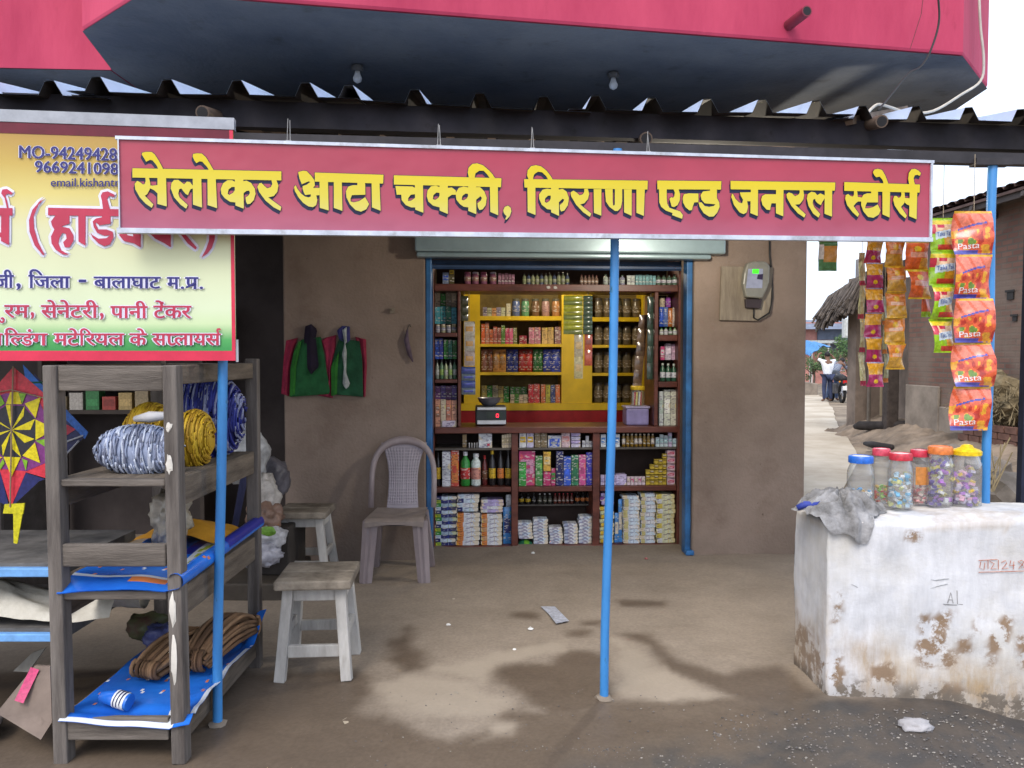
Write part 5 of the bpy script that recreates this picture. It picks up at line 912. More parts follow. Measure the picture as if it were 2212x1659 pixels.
streak, _ = nz(4, .35, .75, mp.outputs[0]); fine, fn_ = nz(14, .47, .54); blot, _ = nz(3, .5, .75)
c = mixc(streak, (.57, .58, .61, 1), (.44, .45, .475, 1)); blo2, _ = nz(1.7, .42, .62); c = mixc(mth('MULTIPLY', blo2, .55), c, (.46, .43, .36, 1)); c = mixc(mth('MULTIPLY', blot, .7), c, (.30, .31, .335, 1))
c = mixc(mth('MULTIPLY', mth('MULTIPLY', sp.outputs[1], mth('ADD', streak, .35)), .9), c, (.36, .25, .13, 1))          # rusty dirt runs
c = mixc(mth('MULTIPLY', sp.outputs[0], fine), c, (.22, .155, .105, 1))                                              # plaster fallen off
c = mixc(mth('MULTIPLY', sp.outputs[2], mth('ADD', fine, .4)), c, (.13, .11, .09, 1))
t.links.new(c, b.inputs['Base Color'])
bp = t.nodes.new('ShaderNodeBump'); bp.inputs['Strength'].default_value = .45; bp.inputs['Distance'].default_value = .01; t.links.new(fn_.outputs['Fac'], bp.inputs['Height']); t.links.new(bp.outputs[0], b.inputs['Normal'])
A0, A1, A2 = G(1784, 1500), G(2094, 1514), G(1717, 1450); BX0, BY0 = A0.x, A0.y
fu = (A1 - A0).normalized(); BD, BL_ = .34, 1.25; bu = P(1719, 1200, A0.y + .335); bu = Vector((bu.x - A0.x, bu.y - A0.y, 0)).normalized()
wall_ = thing('white_block', (A0.x + .5, A0.y + .2, 0), 'low whitewashed masonry block with peeling paint and sweet jars on top', 'wall')
def blk(u, d, z):
    lump = .012 * noise.fractal(Vector((u * 3, d * 3, z * 3)), .6, 2, 4); p = A0 + fu * u + bu * d
    return Vector((p.x, p.y, z)) + Vector((lump * .4, -lump, lump * .5))
bd = bmesh.new(); mb = MB(); ZT = .765
ztop = lambda u, d: ZT - .03 * max(0, .12 - u) / .12 - .02 * max(0, .07 - d) / .07 + .018 * sstep(.4, .75, u) - .05 * sstep(1.0, 1.2, u)
def zb_(u): return -.25
mb.grid(76, 48, lambda a, b_: blk(a * BL_, 0, zb_(0) + (ztop(a * BL_, 0) - zb_(0)) * b_)); mb.grid(30, 48, lambda a, b_: blk(0, a * BD, zb_(0) + (ztop(0, a * BD) - zb_(0)) * b_)); mb.grid(76, 30, lambda a, b_: blk(a * BL_, b_ * BD, ztop(a * BL_, b_ * BD)))
mb.grid(8, 8, lambda a, b_: blk(BL_, a * BD, zb_(0) + (ztop(BL_, a * BD) - zb_(0)) * b_)); mb.grid(20, 8, lambda a, b_: blk(a * BL_, BD, zb_(0) + (ztop(a * BL_, BD) - zb_(0)) * b_))
wo = mb.build('masonry', ww, wall_, smooth=True); bmx = bmesh.new(); bmx.from_mesh(wo.data); bmesh.ops.remove_doubles(bmx, verts=bmx.verts, dist=.004); bmesh.ops.recalc_face_normals(bmx, faces=bmx.faces); bmx.to_mesh(wo.data); bmx.free(); wo.data.polygons.foreach_set('use_smooth', [True] * len(wo.data.polygons))
Jz = lambda zx, zy: ((3100 + zx * .8272) * KF, (1700 + zy * .8272) * KF)
BP = Plane(A0.xy, (A0 + fu).xy)
def patch(pts): return [(lambda h: Vector(((h - BP.o).dot(BP.u), h.z)))(BP.hit(*Jz(*p), .005)) for p in pts]
FALL = [patch(p) for p in ([(690, 920), (840, 910), (840, 1000), (760, 1060), (720, 1000)], [(700, 1060), (830, 1020), (850, 1150), (740, 1200), (680, 1120)], [(870, 1030), (950, 1030), (960, 1110), (880, 1090)], [(1000, 1060), (1060, 960), (1130, 900), (1150, 950), (1080, 1100), (1020, 1170), (980, 1110)], [(270, 830), (310, 830), (310, 930), (280, 940)], [(1150, 1060), (1260, 1000), (1260, 1200), (1180, 1180)], [(290, 1100), (330, 1120), (340, 1280), (250, 1300), (250, 1150)], [(640, 500), (700, 500), (690, 560), (630, 550)], [(450, 1180), (560, 1150), (600, 1260), (480, 1300)], [(960, 940), (1010, 930), (1020, 1000), (960, 1010)], [(800, 1240), (900, 1290), (860, 1330), (760, 1320)])]
DIRT = [patch(p) for p in ([(360, 1050), (480, 1040), (600, 1120), (760, 1200), (700, 1320), (380, 1320), (350, 1180)], [(700, 1200), (900, 1150), (1204, 1200), (1204, 1460), (800, 1350)])]
ca = wo.data.color_attributes.new('stain', 'FLOAT_COLOR', 'POINT')
for i, v in enumerate(wo.data.vertices):
    p = v.co + ORG[wall_.name]; q = Vector(((p - BP.o).dot(BP.u), p.z)); dd = (p - A0).dot(bu); j = .02 * noise.fractal(Vector((q.x * 12, q.y * 12, dd * 9)), .7, 2, 4)
    if dd < .05 and p.z < .72 + 0 * dd: f_a = max(sstep(-.018, .012, sdist(q, pp) + j * 1.6) for pp in FALL); d_ = max(sstep(-.10, .12, sdist(q, pp) + j * 2) for pp in DIRT); d_ = max(d_, sstep(.05, -.04, abs(q.x) + j) * .9 * sstep(.55, .2, p.z)); bot = sstep(.09, .01, p.z + j * 2 + .06 * sstep(.95, 1.15, q.x))
    else: f_a = sstep(.26, .16, p.z + j * 3) * .8 if p.z < .7 else 0; d_ = sstep(.4, .12, p.z + j * 4) * .7 + (.35 if p.z > .7 and noise.noise(p * 6) > .1 else 0); bot = sstep(.05, 0, p.z + j)
    ca.data[i].color = (f_a, d_, bot, 1)
scr = mat('red_scrawl', (.45, .10, .05), .9, .3, 40, col2=(.55, .3, .22)); blks = mat('grey_scrawl', (.22, .22, .22), .9, .3, 40)
def scrawl(name, strokes, r, m):
    mb = MB()
    for s_ in strokes: mb.tube([BP.hit(*Jz(*p), -.002) for p in s_], r, 5)
    mb.build(name, m, wall_)
scrawl('red_scrawl', [[(985, 655), (1075, 650)], [(995, 660), (990, 690), (1010, 700), (1015, 665)], [(1030, 655), (1030, 695)], [(1040, 660), (1060, 670), (1045, 695), (1070, 695)], [(1080, 652), (1080, 698)], [(1095, 665), (1115, 655), (1120, 670), (1098, 695), (1128, 692)], [(1140, 655), (1135, 680), (1160, 678)], [(1155, 660), (1152, 698)], [(1190, 655), (1175, 660), (1195, 675), (1178, 692), (1205, 690), (1195, 675), (1204, 660), (1190, 655)], [(985, 712), (1204, 706)]], .0016, scr)
scrawl('grey_scrawl', [[(835, 860), (850, 810), (862, 862)], [(838, 845), (858, 845)], [(880, 800), (882, 865), (908, 868)], [(815, 866), (880, 870)]], .0018, blks)
scrawl('grey_scrawl', [[(680, 760), (720, 745), (780, 750), (840, 742)], [(690, 775), (750, 790), (800, 775), (835, 768)], [(370, 770), (400, 785)], [(470, 775), (475, 790)]], .0016, mat('pale_scrawl', (.36, .37, .38), .9, .3, 30))
# crumpled cloth and blue strap on the block's left end
cq = P(1785, 1105, 3.62); mb = MB(); R3 = random.Random(8)
def rag(a, b):
    th = a * 6.2832; r_ = b ** .8; n_ = noise.noise(Vector((math.cos(th) * 2.2, math.sin(th) * 2.2, b * 2.5))); n2_ = noise.noise(Vector((math.cos(th) * 5, math.sin(th) * 5, b * 6 + 9)))
    x = math.cos(th) * r_ * (.195 + .04 * n_); y = math.sin(th) * r_ * (.15 + .03 * n_); fold = math.sin(th * 9 + 5 * n_ + 2.5 * b)
    z = ZT + .004 + .085 * (1 - b ** 1.6) + .022 * fold * math.sin(math.pi * min(1, b * 1.05)) ** .6 + .016 * n2_
    px_, py_ = A0.x + .10 + x, A0.y + .135 + y
    if py_ < A0.y - .004: z = min(z, ZT + .02 - (A0.y - py_) * 6.0 + .012 * fold); py_ = A0.y - .022 - .012 * (1 + fold) - .1 * (A0.y - py_)
    return Vector((px_, py_, max(z, ZT - .11)))
mb.grid(110, 40, rag); mb.build('grey_rag', mat('grey_rag', (.17, .165, .16), .95, .45, 9, .5, 60, col2=(.33, .33, .34)), smooth=True, label='crumpled grey rag draped over the left end of the white block', cat='rag')
mb = MB(); mb.tube([P(1722, 1097, 3.50), P(1738, 1090, 3.49), P(1760, 1091, 3.49), P(1778, 1086, 3.5)], [.012, .016, .016, .012], 8); mb.build('blue_strap', mat('navy_strap', (.03, .05, .28), .6, .2), smooth=True, label='navy blue strap lying on the grey rag', cat='strap')
# ============================================================ SWEET JARS on the block
def jar(px, pyt, pyb, rpx, lidc, lab, sweets, fill, dome=False, lbl=None, d=3.57):
    b0 = P(px, pyb, d); r = rpx / F * d; h = (pyb - pyt) / F * d; zb = ZT + .016 if px > 1900 else ZT + .002
    b0.z = zb; t_ = thing('sweet_jar', b0, lab, 'jar', 'plastic sweet jars on the white block'); mb = MB()
    hl = h * .13 if not dome else h * .17; hb = h - hl
    mb.lathe(b0, [(r * .9, .001), (r, .01), (r, hb * .3), (r * .985, hb * .32), (r, hb * .34), (r, hb * .74), (r * .97, hb * .84), (r * .8, hb * .96), (r * .78, hb)], 24); mb.build('body', glass('jar_plastic'), t_, smooth=50)
    mb = MB(); rl = r * .9
    prof = [(rl, 0), (rl * 1.02, .003), (rl * 1.02, hl * .8), (rl * .95, hl * .97), (rl * .8, hl), (rl * .78, hl - .003), (.002, hl - .003)] if not dome else [(rl * 1.08, 0), (rl * 1.1, hl * .35), (rl * .95, hl * .5), (rl * .5, hl * .7), (rl * .4, hl * .9), (.01, hl)]
    mb.lathe(b0 + Vector((0, 0, hb + .0005)), prof, 24, [0] * 5 + [1] if not dome else 0); mb.build('lid', [flat(*lidc, .35), flat(*((.62, .62, .62) if not dome and lidc[0] < .55 else lidc), .4)], t_, smooth=40)
    mb = MB(); rr_ = random.Random(int(px)); n = int(95 * fill)
    for k in range(n):
        a_ = rr_.random() * 6.283; rad = (r - .008) * rr_.random() ** .3 * .96; z = .008 + (hb * fill - .008) * rr_.random(); c_ = b0 + Vector((math.cos(a_) * rad, math.sin(a_) * rad, z)); v1 = Vector((rr_.gauss(0, 1), rr_.gauss(0, 1), rr_.gauss(0, 1))).normalized(); L_ = r * .34; q = c_ + v1 * L_
        if Vector((q.x - b0.x, q.y - b0.y)).length > r * .97 or not b0.z < q.z < b0.z + hb * .97: q = c_ - v1 * L_ * .4 if Vector(((c_ - v1 * L_ * .4).x - b0.x, (c_ - v1 * L_ * .4).y - b0.y)).length < r * .97 else c_ + Vector((0, 0, .01))
        if q.z < b0.z + .004: q.z = b0.z + .006
        mb.beam(c_, q, r * .3, r * .2, rr_.randrange(len(sweets)))
    o = mb.build('sweets', [flat(*s_, .3, .6) for s_ in sweets], t_, kind='stuff')
    if lbl:
        mb = MB(); vs = []
        for i in range(9): a_ = -math.pi / 2 + (i - 4) * .2; vs += [b0 + Vector((math.cos(a_) * r * 1.006, math.sin(a_) * r * 1.006, hb * lbl[1])), b0 + Vector((math.cos(a_) * r * 1.006, math.sin(a_) * r * 1.006, hb * lbl[2]))]
        mb.add(vs, [(i * 2, i * 2 + 2, i * 2 + 3, i * 2 + 1) for i in range(8)]); mb.build('label', flat(*lbl[0]), t_, smooth=True)
WH = (.6, .6, .6)
jar(1858, 987, 1105, 28, (.02, .12, .5), 'sweet jar with a blue lid, half full of blue and orange sweets', [(.03,.25,.55), (.5,.3,.08), (.05,.3,.6), WH], .42, d=3.55)
jar(1902, 985, 1104, 20, (.5, .06, .1), 'slim sweet jar with a pink lid behind, holding red and green sweets', [(.5,.08,.05), (.2,.4,.05), (.6,.4,.1)], .38, d=3.64)
jar(1944, 986, 1103, 26, (.45, .03, .05), 'sweet jar with a red lid, full of pale blue wrapped sweets', [(.35,.5,.6), WH, (.1,.35,.55), (.5,.5,.2)], .72, d=3.55)
jar(1984, 985, 1102, 20, (.46, .03, .06), 'red lidded jar with an orange label and pink striped sweets', [(.5,.12,.12), (.6,.45,.4)], .4, lbl=((.5, .2, .05), .42, .8), d=3.63)
jar(2029, 973, 1103, 27, (.55, .16, .04), 'tall jar with an orange lid full of purple and dark wrappers', [(.06,.03,.2), (.1,.05,.3), (.45,.4,.1), (.5,.5,.5), (.3,.1,.4)], .86, d=3.57)
jar(2086, 966, 1102, 30, (.6, .42, .01), 'jar with a domed yellow lid and purple, pink and yellow sweets', [(.3,.1,.4), (.55,.3,.4), (.5,.35,.05), (.5,.45,.55), (.15,.08,.3)], .7, dome=True, d=3.55)
# ============================================================ SNACK PACKET STRIPS on the awning's right end
def strip(x0, x1, y0, n, ph, d, paint, mats, label, wob=4, T=.016, text=None, taper=0, rnd=1, name='packet', rndt=1.0):
    r_ = thing('packet_strip', P((x0 + x1) / 2, y0 + n * ph, d), label, 'snack strip', 'strips of snack packets hung on the awning'); rn = random.Random(int(x0) + rnd)
    offs = [rn.uniform(-wob, wob) for _ in range(n + 1)]
    for k in range(n):
        a0 = y0 + ph * k; mb = MB()
        tw_ = rn.uniform(-.5, .5) * rndt; kk = rn.uniform(-.35, .35)
        def g(a, b, sg_=1, lift=0, k=k, tw_=tw_, kk=kk, a0=a0):
            yy = a0 + ph * (1 - b); off = offs[k + 1] + (offs[k] - offs[k + 1]) * b; wv = 1 - .10 * (math.sin(math.pi * b)) * (1 if taper == 0 else taper) + .03 * noise.noise(Vector((b * 3, k, x0)))
            cx = (x0 + x1) / 2 + off + (-(1 - b) * 12 if k == n - 1 and n == 5 else 0); t_ = T * (max(0, math.sin(math.pi * a)) * max(0, math.sin(math.pi * min(1, max(0, (b - .05) / .9))))) ** .55 * (1 + .4 * noise.noise(Vector((a * 2.5, b * 2.5, k * 3 + x0))))
            p = P(cx + (a - .5) * (x1 - x0) * wv, yy, d); p.y += -sg_ * t_ - lift + .012 * math.sin(k * 1.7 + b * 2) + (a - .5) * (x1 - x0) / F * d * tw_ * math.sin(math.pi * min(1, max(0, b))) + .006 * noise.noise(Vector((a * 3, b * 4, k * 5 + x0))); p.z += (a - .5) * kk * .012 * math.sin(math.pi * b); return p
        mb.grid(36, 40, lambda a, b: g(a, b), paint); mb.grid(8, 10, lambda a, b: g(a, b, -1), lambda a, b: paint(a, b)); o = mb.build(name, mats, r_, smooth=True)
        if text:
            for s_, tx0, tx1, ty0, ty1, tm, tl in text:
                vs, fs = text2d(s_); m2 = MB(); m2.add([g(tx0 + (tx1 - tx0) * x, ty0 + (ty1 - ty0) * y + tl * x, 1, .0025) for x, y in vs], fs); m2.build('lettering', tm, o, fixn=False)
    mb = MB(); tp = P((x0 + x1) / 2, y0, d); mb.tube([tp, Vector((tp.x, tp.y, 2.34 if d < 4 else 2.45))], .0015, 5); mb.build('string', MC['twine'], r_)
pk = lambda *cs: [flat(*c, .22, .7) for c in cs]
def paint_pasta(a, b):
    if b > .955: return 1
    if b < .10 and a < .62: return 3
    if b < .03: return 3
    s_ = .58 + .14 * math.sin((a - .15) * 2.2); 
    if .15 < a < .8 and abs(b - s_) < .022: return 3
    if b > s_: return 4 if (a * 3 + b * 2) % 1 < .75 else 0
    v = noise.noise(Vector((a * 4 + b * 3, b * 5 - a * 4, 7)))
    if .1 < a < .55 and .2 < b < .5 and v > .22: return 6
    return (2 if v > .12 else (5 if v < -.22 else 0))
PA = pk((.55, .09, .035), (.62, .36, .03), (.62, .30, .03), (.06, .06, .30), (.62, .17, .11), (.36, .03, .02), (.12, .22, .04))
tw = mat('white_print', (.64, .6, .62), .4, .05)
strip(2064, 2144, 455, 5, 95, 3.58, paint_pasta, PA, 'long strip of orange red pasta packets hung beside the right post', 3, .018, [('Pasta', .10, .62, .115, .25, tw, .03)], .12)
def paint_taka(a, b):
    if b > .93 or b < .04: return 1
    if b > .80: return 2
    if abs(b - (.50 + .12 * (a - .5))) < .11 and .2 < a < .97: return 5
    if b > .52: return 3 if a < .22 or (b > .70 and .3 < a < .6) else 4
    if a < .3 - .1 * b: return 1
    return 0 if b < .2 else (6 if a > .55 else 1)
TK = pk((.46, .05, .03), (.25, .46, .015), (.6, .46, .02), (.46, .02, .05), (.62, .42, .26), (.5, .6, .66), (.55, .27, .02))
strip(2011, 2064, 470, 4, 73, 3.66, paint_taka, TK, 'strip of green and red crisps packets left of the pasta strip', 4, .016, [('Taka Tak', .24, .93, .43, .56, mat('blue_print', (.03, .08, .34), .4), .06)], .3)
def paint_or(a, b):
    if b > .94 or b < .04: return 1
    if (a - .5) ** 2 * 1.2 + (b - .74) ** 2 * 3 < .03: return 1
    if b < .42 and a > .6 + .2 * (b - .2): return 2
    if .2 < a < .85 and .45 < b < .62: return 3
    return 0
strip(1957, 2008, 522 - 62, 3, 62, 3.78, paint_or, pk((.58, .10, .02), (.62, .42, .02), (.58, .26, .02), (.62, .28, .2)), 'short strip of bright orange packets between crisps and yellow strips', 4, .014, None, .3)
strip(1990, 2012, 590, 1, 95, 3.84, lambda a, b: 1 if b < .12 else (2 if b > .7 else 0), pk((.5, .08, .02), (.25, .4, .02), (.12, .2, .12)), 'red and green packet half hidden behind the crisps strip', 2)
def paint_sm(a, b):
    if b > .95 or b < .05: return 3
    if b < .48: return 2
    if (a - .5) ** 2 * 2 + (b - .74) ** 2 * 3 < .04: return 3
    if .2 < a < .85 and .5 < b < .62: return 1
    return 0
strip(1913, 1956, 520 - 55, 6, 55.5, 3.86, paint_sm, pk((.58, .19, .03), (.62, .36, .22), (.5, .27, .03), (.62, .36, .02)), 'strip of small orange and mustard packets, wavy edged', 3, .013, None, 1.6)
def paint_mg(a, b):
    if b > .95: return 3
    if b < .44: return 2 if (a - .5) ** 2 * 1.6 + (b - .22) ** 2 * 4 < .03 else 0
    if b < .5: return 0
    return 1
strip(1870, 1908, 513 - 52, 7, 53.5, 3.92, paint_mg, pk((.32, .02, .10), (.60, .30, .02), (.6, .38, .02), (.3, .3, .5)), 'strip of magenta and yellow packets, left of the orange ones', 3, .010, None, .2)
strip(1856, 1869, 545, 4, 72, 4.0, lambda a, b: 1 if b < .14 else 0, pk((.36, .36, .2), (.28, .02, .06)), 'narrow strip of pale green packets turned sideways, far left', 2, .012, None, .6)
strip(1906, 1918, 640, 3, 62, 4.05, lambda a, b: 1 if b < .14 else 0, pk((.34, .36, .22), (.5, .16, .03)), 'narrow strip of pale packets peeping between magenta and orange strips', 2, .012, None, .6)
strip(1768, 1808, 460, 2, 62.5, 3.75, lambda a, b: 2 if b < .1 or b > .9 else (1 if .3 < b < .85 and a > .25 else (3 if b > .4 and a < .25 else 0)), pk((.04, .16, .05), (.4, .2, .03), (.04, .14, .04), (.5, .52, .5)), 'lone strip of green packets hanging in front of the sky', 2, .012, None, .4)
dp = P(2207, 1047, 4.6); mb = MB(); mb.beam((dp.x, dp.y, -.15), (dp.x + .02, dp.y, 2.16), .05, .05); mb.build('dark_post', mat('navy_post', (.012, .016, .035), .6, .3), bevel=.004, label='dark square post at the far right edge behind the white block', cat='post')
# ============================================================ LANE BEYOND: brick house, thatched hut, people, far buildings
HF = Plane((7.0, 14.2), (7.25, 9.8)); hfr = lambda u, w, z: HF.at(u, w, z)
bmat = bpy.data.materials.new('old_brick'); bmat.use_nodes = True; t = bmat.node_tree; b = t.nodes['Principled BSDF']; b.inputs['Roughness'].default_value = .95
tc = t.nodes.new('ShaderNodeTexCoord'); mp = t.nodes.new('ShaderNodeMapping'); mp.inputs['Rotation'].default_value = (math.radians(90), 0, math.radians(90)); bt = t.nodes.new('ShaderNodeTexBrick')
sxyz = t.nodes.new('ShaderNodeSeparateXYZ'); cxyz = t.nodes.new('ShaderNodeCombineXYZ'); t.links.new(tc.outputs['Object'], sxyz.inputs[0]); t.links.new(sxyz.outputs[1], cxyz.inputs[0]); t.links.new(sxyz.outputs[2], cxyz.inputs[1])
bt.inputs['Scale'].default_value = 1; bt.inputs['Brick Width'].default_value = .23; bt.inputs['Row Height'].default_value = .085; bt.inputs['Mortar Size'].default_value = .014
bt.inputs['Color1'].default_value = (.115, .055, .04, 1); bt.inputs['Color2'].default_value = (.165, .085, .06, 1); bt.inputs['Mortar'].default_value = (.10, .078, .062, 1); t.links.new(cxyz.outputs[0], bt.inputs['Vector'])
bl, _ = nz(1.3, .35, .7); blot2 = None
def nz2(t, scale, lo, hi, tc):
    n = t.nodes.new('ShaderNodeTexNoise'); n.inputs['Scale'].default_value = scale; n.inputs['Detail'].default_value = 9; t.links.new(tc.outputs['Object'], n.inputs['Vector']); r = t.nodes.new('ShaderNodeMapRange'); r.inputs['From Min'].default_value = lo; r.inputs['From Max'].default_value = hi; t.links.new(n.outputs['Fac'], r.inputs[0]); return r.outputs[0]
c = mixc(nz2(t, 1.5, .42, .62, tc), bt.outputs['Color'], (.15, .11, .085, 1)); t.links.new(c, b.inputs['Base Color'])
bp = t.nodes.new('ShaderNodeBump'); bp.inputs['Strength'].default_value = .7; bp.inputs['Distance'].default_value = .015; t.links.new(bt.outputs['Fac'], bp.inputs['Height']); bp.invert = True; t.links.new(bp.outputs[0], b.inputs['Normal'])
hs_ = thing('brick_house', HF.at(1.8, 1, -.1), 'old brown brick house with a tiled eave beside the lane', 'house')
mb = MB(); mb.box(.0, 4.4, 0, 3.2, -.1, 3.9, 0, hfr); mb.build('wall', bmat, hs_)
mudp = mat('grey_mud_plaster', (.21, .175, .14), .95, .25, 2.5, .4, 40)
mb = MB(); mb.box(.0, 1.0, -.05, -.001, -.1, .95, 0, hfr); mb.box(1.0, 3.0, -.04, -.001, -.1, .62, 0, hfr); mb.build('plaster_base', mudp, hs_, bevel=.03)
tile = mat('clay_roof_tile', (.085, .055, .048), .9, .35, 4, .3, 30)
mb = MB(); rr_ = random.Random(2)
for i in range(24):
    u = -.5 + i * .215
    for j in range(7):
        w0 = -.42 + j * .55; z0 = 3.72 + (w0 + .42) * .16; p = HF.at(u + rr_.uniform(-.02, .02), w0, z0 + .03 * rr_.random()); q = HF.at(u, w0 + .62, z0 + .10); r_ = (q - p).normalized()
        k = 6; vs = [x + HF.u * math.cos(a_) * .115 + Vector((0, 0, .06 * math.sin(a_))) for x in (p, q) for a_ in [math.pi * m_ / k for m_ in range(k + 1)]]; mb.add(vs, [(m_, m_ + 1, m_ + k + 2, m_ + k + 1) for m_ in range(k)])
mb.box(-.5, 4.7, -.4, 3.4, 3.66, 3.7, 0, lambda u, w, z: HF.at(u, w, z + (w + .42) * .16)); mb.build('roof', tile, hs_)
mb = MB(); mb.box(-.4, 4.6, -.36, -.28, 3.58, 3.68, 0, hfr)
for u in (.1, 1.2, 2.3, 3.4): mb.beam(HF.at(u, .0, 3.5), HF.at(u, -.4, 3.62), .07, .08)
mb.build('eave_beam', mat('dark_eave_wood', (.05, .04, .035)), hs_)
def hfu(px): return HF.U(px, 0, 800)
for (x0, x1, y0, y1) in ((2174, 2188, 632, 648), (2187, 2196, 684, 694), (2030, 2036, 900, 905)):
    mb = MB(); mb.box(hfu(x0), hfu(x1), -.02, -.001, HF.hit(x0, y1).z, HF.hit(x0, y0).z, 0, hfr); mb.box(hfu(x0) - .03, hfu(x1) + .03, -.03, -.0205, HF.hit(x0, y0).z, HF.hit(x0, y0).z + .03, 0, hfr); mb.build('wall_niche', mat('niche_dark', (.02, .018, .016)), hs_)
# open porch of the next hut: dark pillar, plank door, thatched eave
ht = thing('thatched_hut', (7.2, 17, -.1), 'dark mud hut with a ragged thatched eave behind the brick house', 'hut')
mb = MB(); mb.beam((6.86, 14.55, -.1), (6.86, 14.55, 2.7), .22, .22); mb.build('pillar', mat('dark_mud_pillar', (.045, .035, .03), .95, .3), ht, bevel=.03)
mb = MB(); mb.box(6.8, 9.5, 15.9, 16.3, -.1, 3.0); mb.box(7.3, 9.5, 14.6, 15.9, -.1, 2.9); mb.build('wall', mat('mud_wall', (.16, .125, .1), .95, .3, 2, .4, 30), ht)
dx0, dx1 = P(1903, 780, 15.8).x, P(1945, 780, 15.8).x
for k in range(4):
    a_ = dx0 + (dx1 - dx0) * k / 4; mb = MB(); mb.box(a_ + .005, a_ + (dx1 - dx0) / 4 - .005, 15.80, 15.84, P(0, 900, 15.8).z, P(0, 770 + (k % 2) * 4, 15.8).z); mb.build('door_plank', mat('pale_door_wood', (.30, .25, .17), .85, .25, 5, stretch=(1, 1, .3)), ht)
mb = MB(); mb.box(dx0 - .25, dx0 + .32, 15.74, 15.79, P(0, 806, 15.8).z, P(0, 796, 15.8).z); mb.build('cross_bar', mat('dark_eave_wood', (.05, .04, .035)), ht)
th = mat('grey_thatch', (.075, .062, .055), .95, .45, 6, col2=(.15, .125, .105)); mb = MB(); rr_ = random.Random(9)
T0, T1, T2, T3_ = P(1790, 640, 16.6), P(1870, 588, 15.2), P(1985, 600, 15.4), P(1880, 560, 18.5)
for k in range(900):
    a_ = rr_.random(); top = T0.lerp(T1, a_) + Vector((.9, .9, .35)) * rr_.random(); bot = top + Vector((-.25 - .15 * rr_.random(), -.05, -.45 - .35 * rr_.random())); mb.beam(top, bot, .035, .03)
mb.prism([T0 + Vector((.05, .1, -.05)), T1, T1 + Vector((1.6, .5, .5)), T0 + Vector((1.6, 1.6, .6))], (0, 0, -.12)); mb.build('thatch_roof', th, ht)
for a_, d_ in ((.97, .15),):
    p = T0.lerp(T1, a_) + Vector((.25, .3, -.1)); mb = MB(); mb.tube([(p.x, p.y, -.1), (p.x + .02, p.y, p.z)], .035, 7); mb.build('prop_post', mat('grey_prop', (.10, .085, .07)), ht)
# bank, logs, rubble, hay
mb = MB()
def bank(a, b_):
    x = 4.55 + 3.2 * a; y = 7.4 + 9.2 * b_; x += (y - 7.4) * .20 * (1 - a); z = -.13 + .42 * sstep(0, .75, a) + .07 * noise.fractal(Vector((x * 1.8, y * 1.8, 0)), .7, 2, 6) * sstep(0, .12, a); return Vector((x, y, z))
mb.grid(60, 110, bank); mb.build('earth_bank', mat('trodden_bank', (.15, .115, .085), .97, .4, 2, .6, 25, col2=(.26, .20, .145)), smooth=True, kind='structure')
lg = mat('charred_log', (.025, .021, .02), .9, .4, 5, .4, 20)
mb = MB(); p0, p1 = G(1845, 922, .12), G(1968, 918, .22); mb.tube([p0, p0.lerp(p1, .1) + Vector((0, 0, .02)), p0.lerp(p1, .5), p1], [.04, .085, .09, .085], 10); mb.build('fallen_log', lg, smooth=True, label='long dark fallen log at the edge of the lane before the hut', cat='log')
mb = MB(); p0, p1 = G(1868, 958, .05), G(1926, 966, .10); mb.tube([p0, p0.lerp(p1, .3), p1], [.03, .055, .045], 9); mb.build('fallen_log', lg, smooth=True, label='short black log lying just nearer than the long log', cat='log')
rr_ = random.Random(4)
for k, (px, py, s_) in enumerate(((2165, 1062, .16), (2188, 1080, .2), (1995, 985, .14), (2060, 975, .12), (2110, 1000, .13), (2150, 1010, .16))):
    q = P(px, py, 5.2 + 1.2 * (k % 3)) if k < 2 else G(px, py, .12); mb = MB(); mb.blob(q, (s_ * 1.3, s_, s_ * .8), .45, 1.5, 2, seed=k); mb.build('rubble_stone', mat('grey_rubble', (.19, .165, .14), .95, .3, 6, .5, 20), label='rough grey rubble stone on the earth bank', cat='stone', group='rubble stones on the bank')
hy = mat('dry_hay', (.15, .12, .07), .95, .4, 8, col2=(.24, .19, .11)); mb = MB(); hc = HF.at(hfu(2188), -.25, .85); mb.blob(hc, (.30, .55, .36), .3, 2, 3)
for k in range(700):
    d_ = Vector((rr_.gauss(0, 1), rr_.gauss(0, 1), rr_.gauss(0, .8))).normalized(); p = hc + Vector((d_.x * .30, d_.y * .56, d_.z * .37)); mb.beam(p, p + Vector((rr_.gauss(0, .12), rr_.gauss(0, .12), -.22 * rr_.random())), .012, .008)
mb.build('hay_heap', hy, label='heap of dry straw against the brick house wall', cat='hay')
for r_ in range(5):
    for k in range(6):
        c_ = HF.at(hfu(2150) + k * .26 + (.12 if r_ % 2 else 0), -.42, .02 + r_ * .095); mb = MB(); mb.box(-.115, .115, -.06, .06, 0, .085, 0, lambda x, y, z: c_ + HF.u * x - HF.n * y + Vector((0, 0, z))); mb.build('loose_brick', mat('stacked_brick', (.15, .08, .06), .95, .35, 4), label='brown brick in the stack below the straw heap', cat='brick', group='stacked bricks')
mb = MB()
for k in range(9): p = P(2135 + rr_.uniform(-8, 14), 1062, 4.7); mb.tube([p, p + Vector((rr_.uniform(-.05, .06), 0, .1)), p + Vector((rr_.uniform(-.12, .14), 0, .2 + .12 * rr_.random()))], .004, 5)
mb.build('dry_weeds', mat('dry_weed', (.30, .24, .14)), label='dry weed stalks beside the right post above the block', cat='plant')
mb = MB()
for (sx, sy, sz) in ((0, 0, .3), (.4, .1, .26), (-.3, .2, .24), (.8, .2, .3)): mb.blob(P(2170, 1080, 5.4) + Vector((sx, sy, -.35)), (.42, .4, sz + .1), .4, 1.6, 3, seed=int(sx * 9))
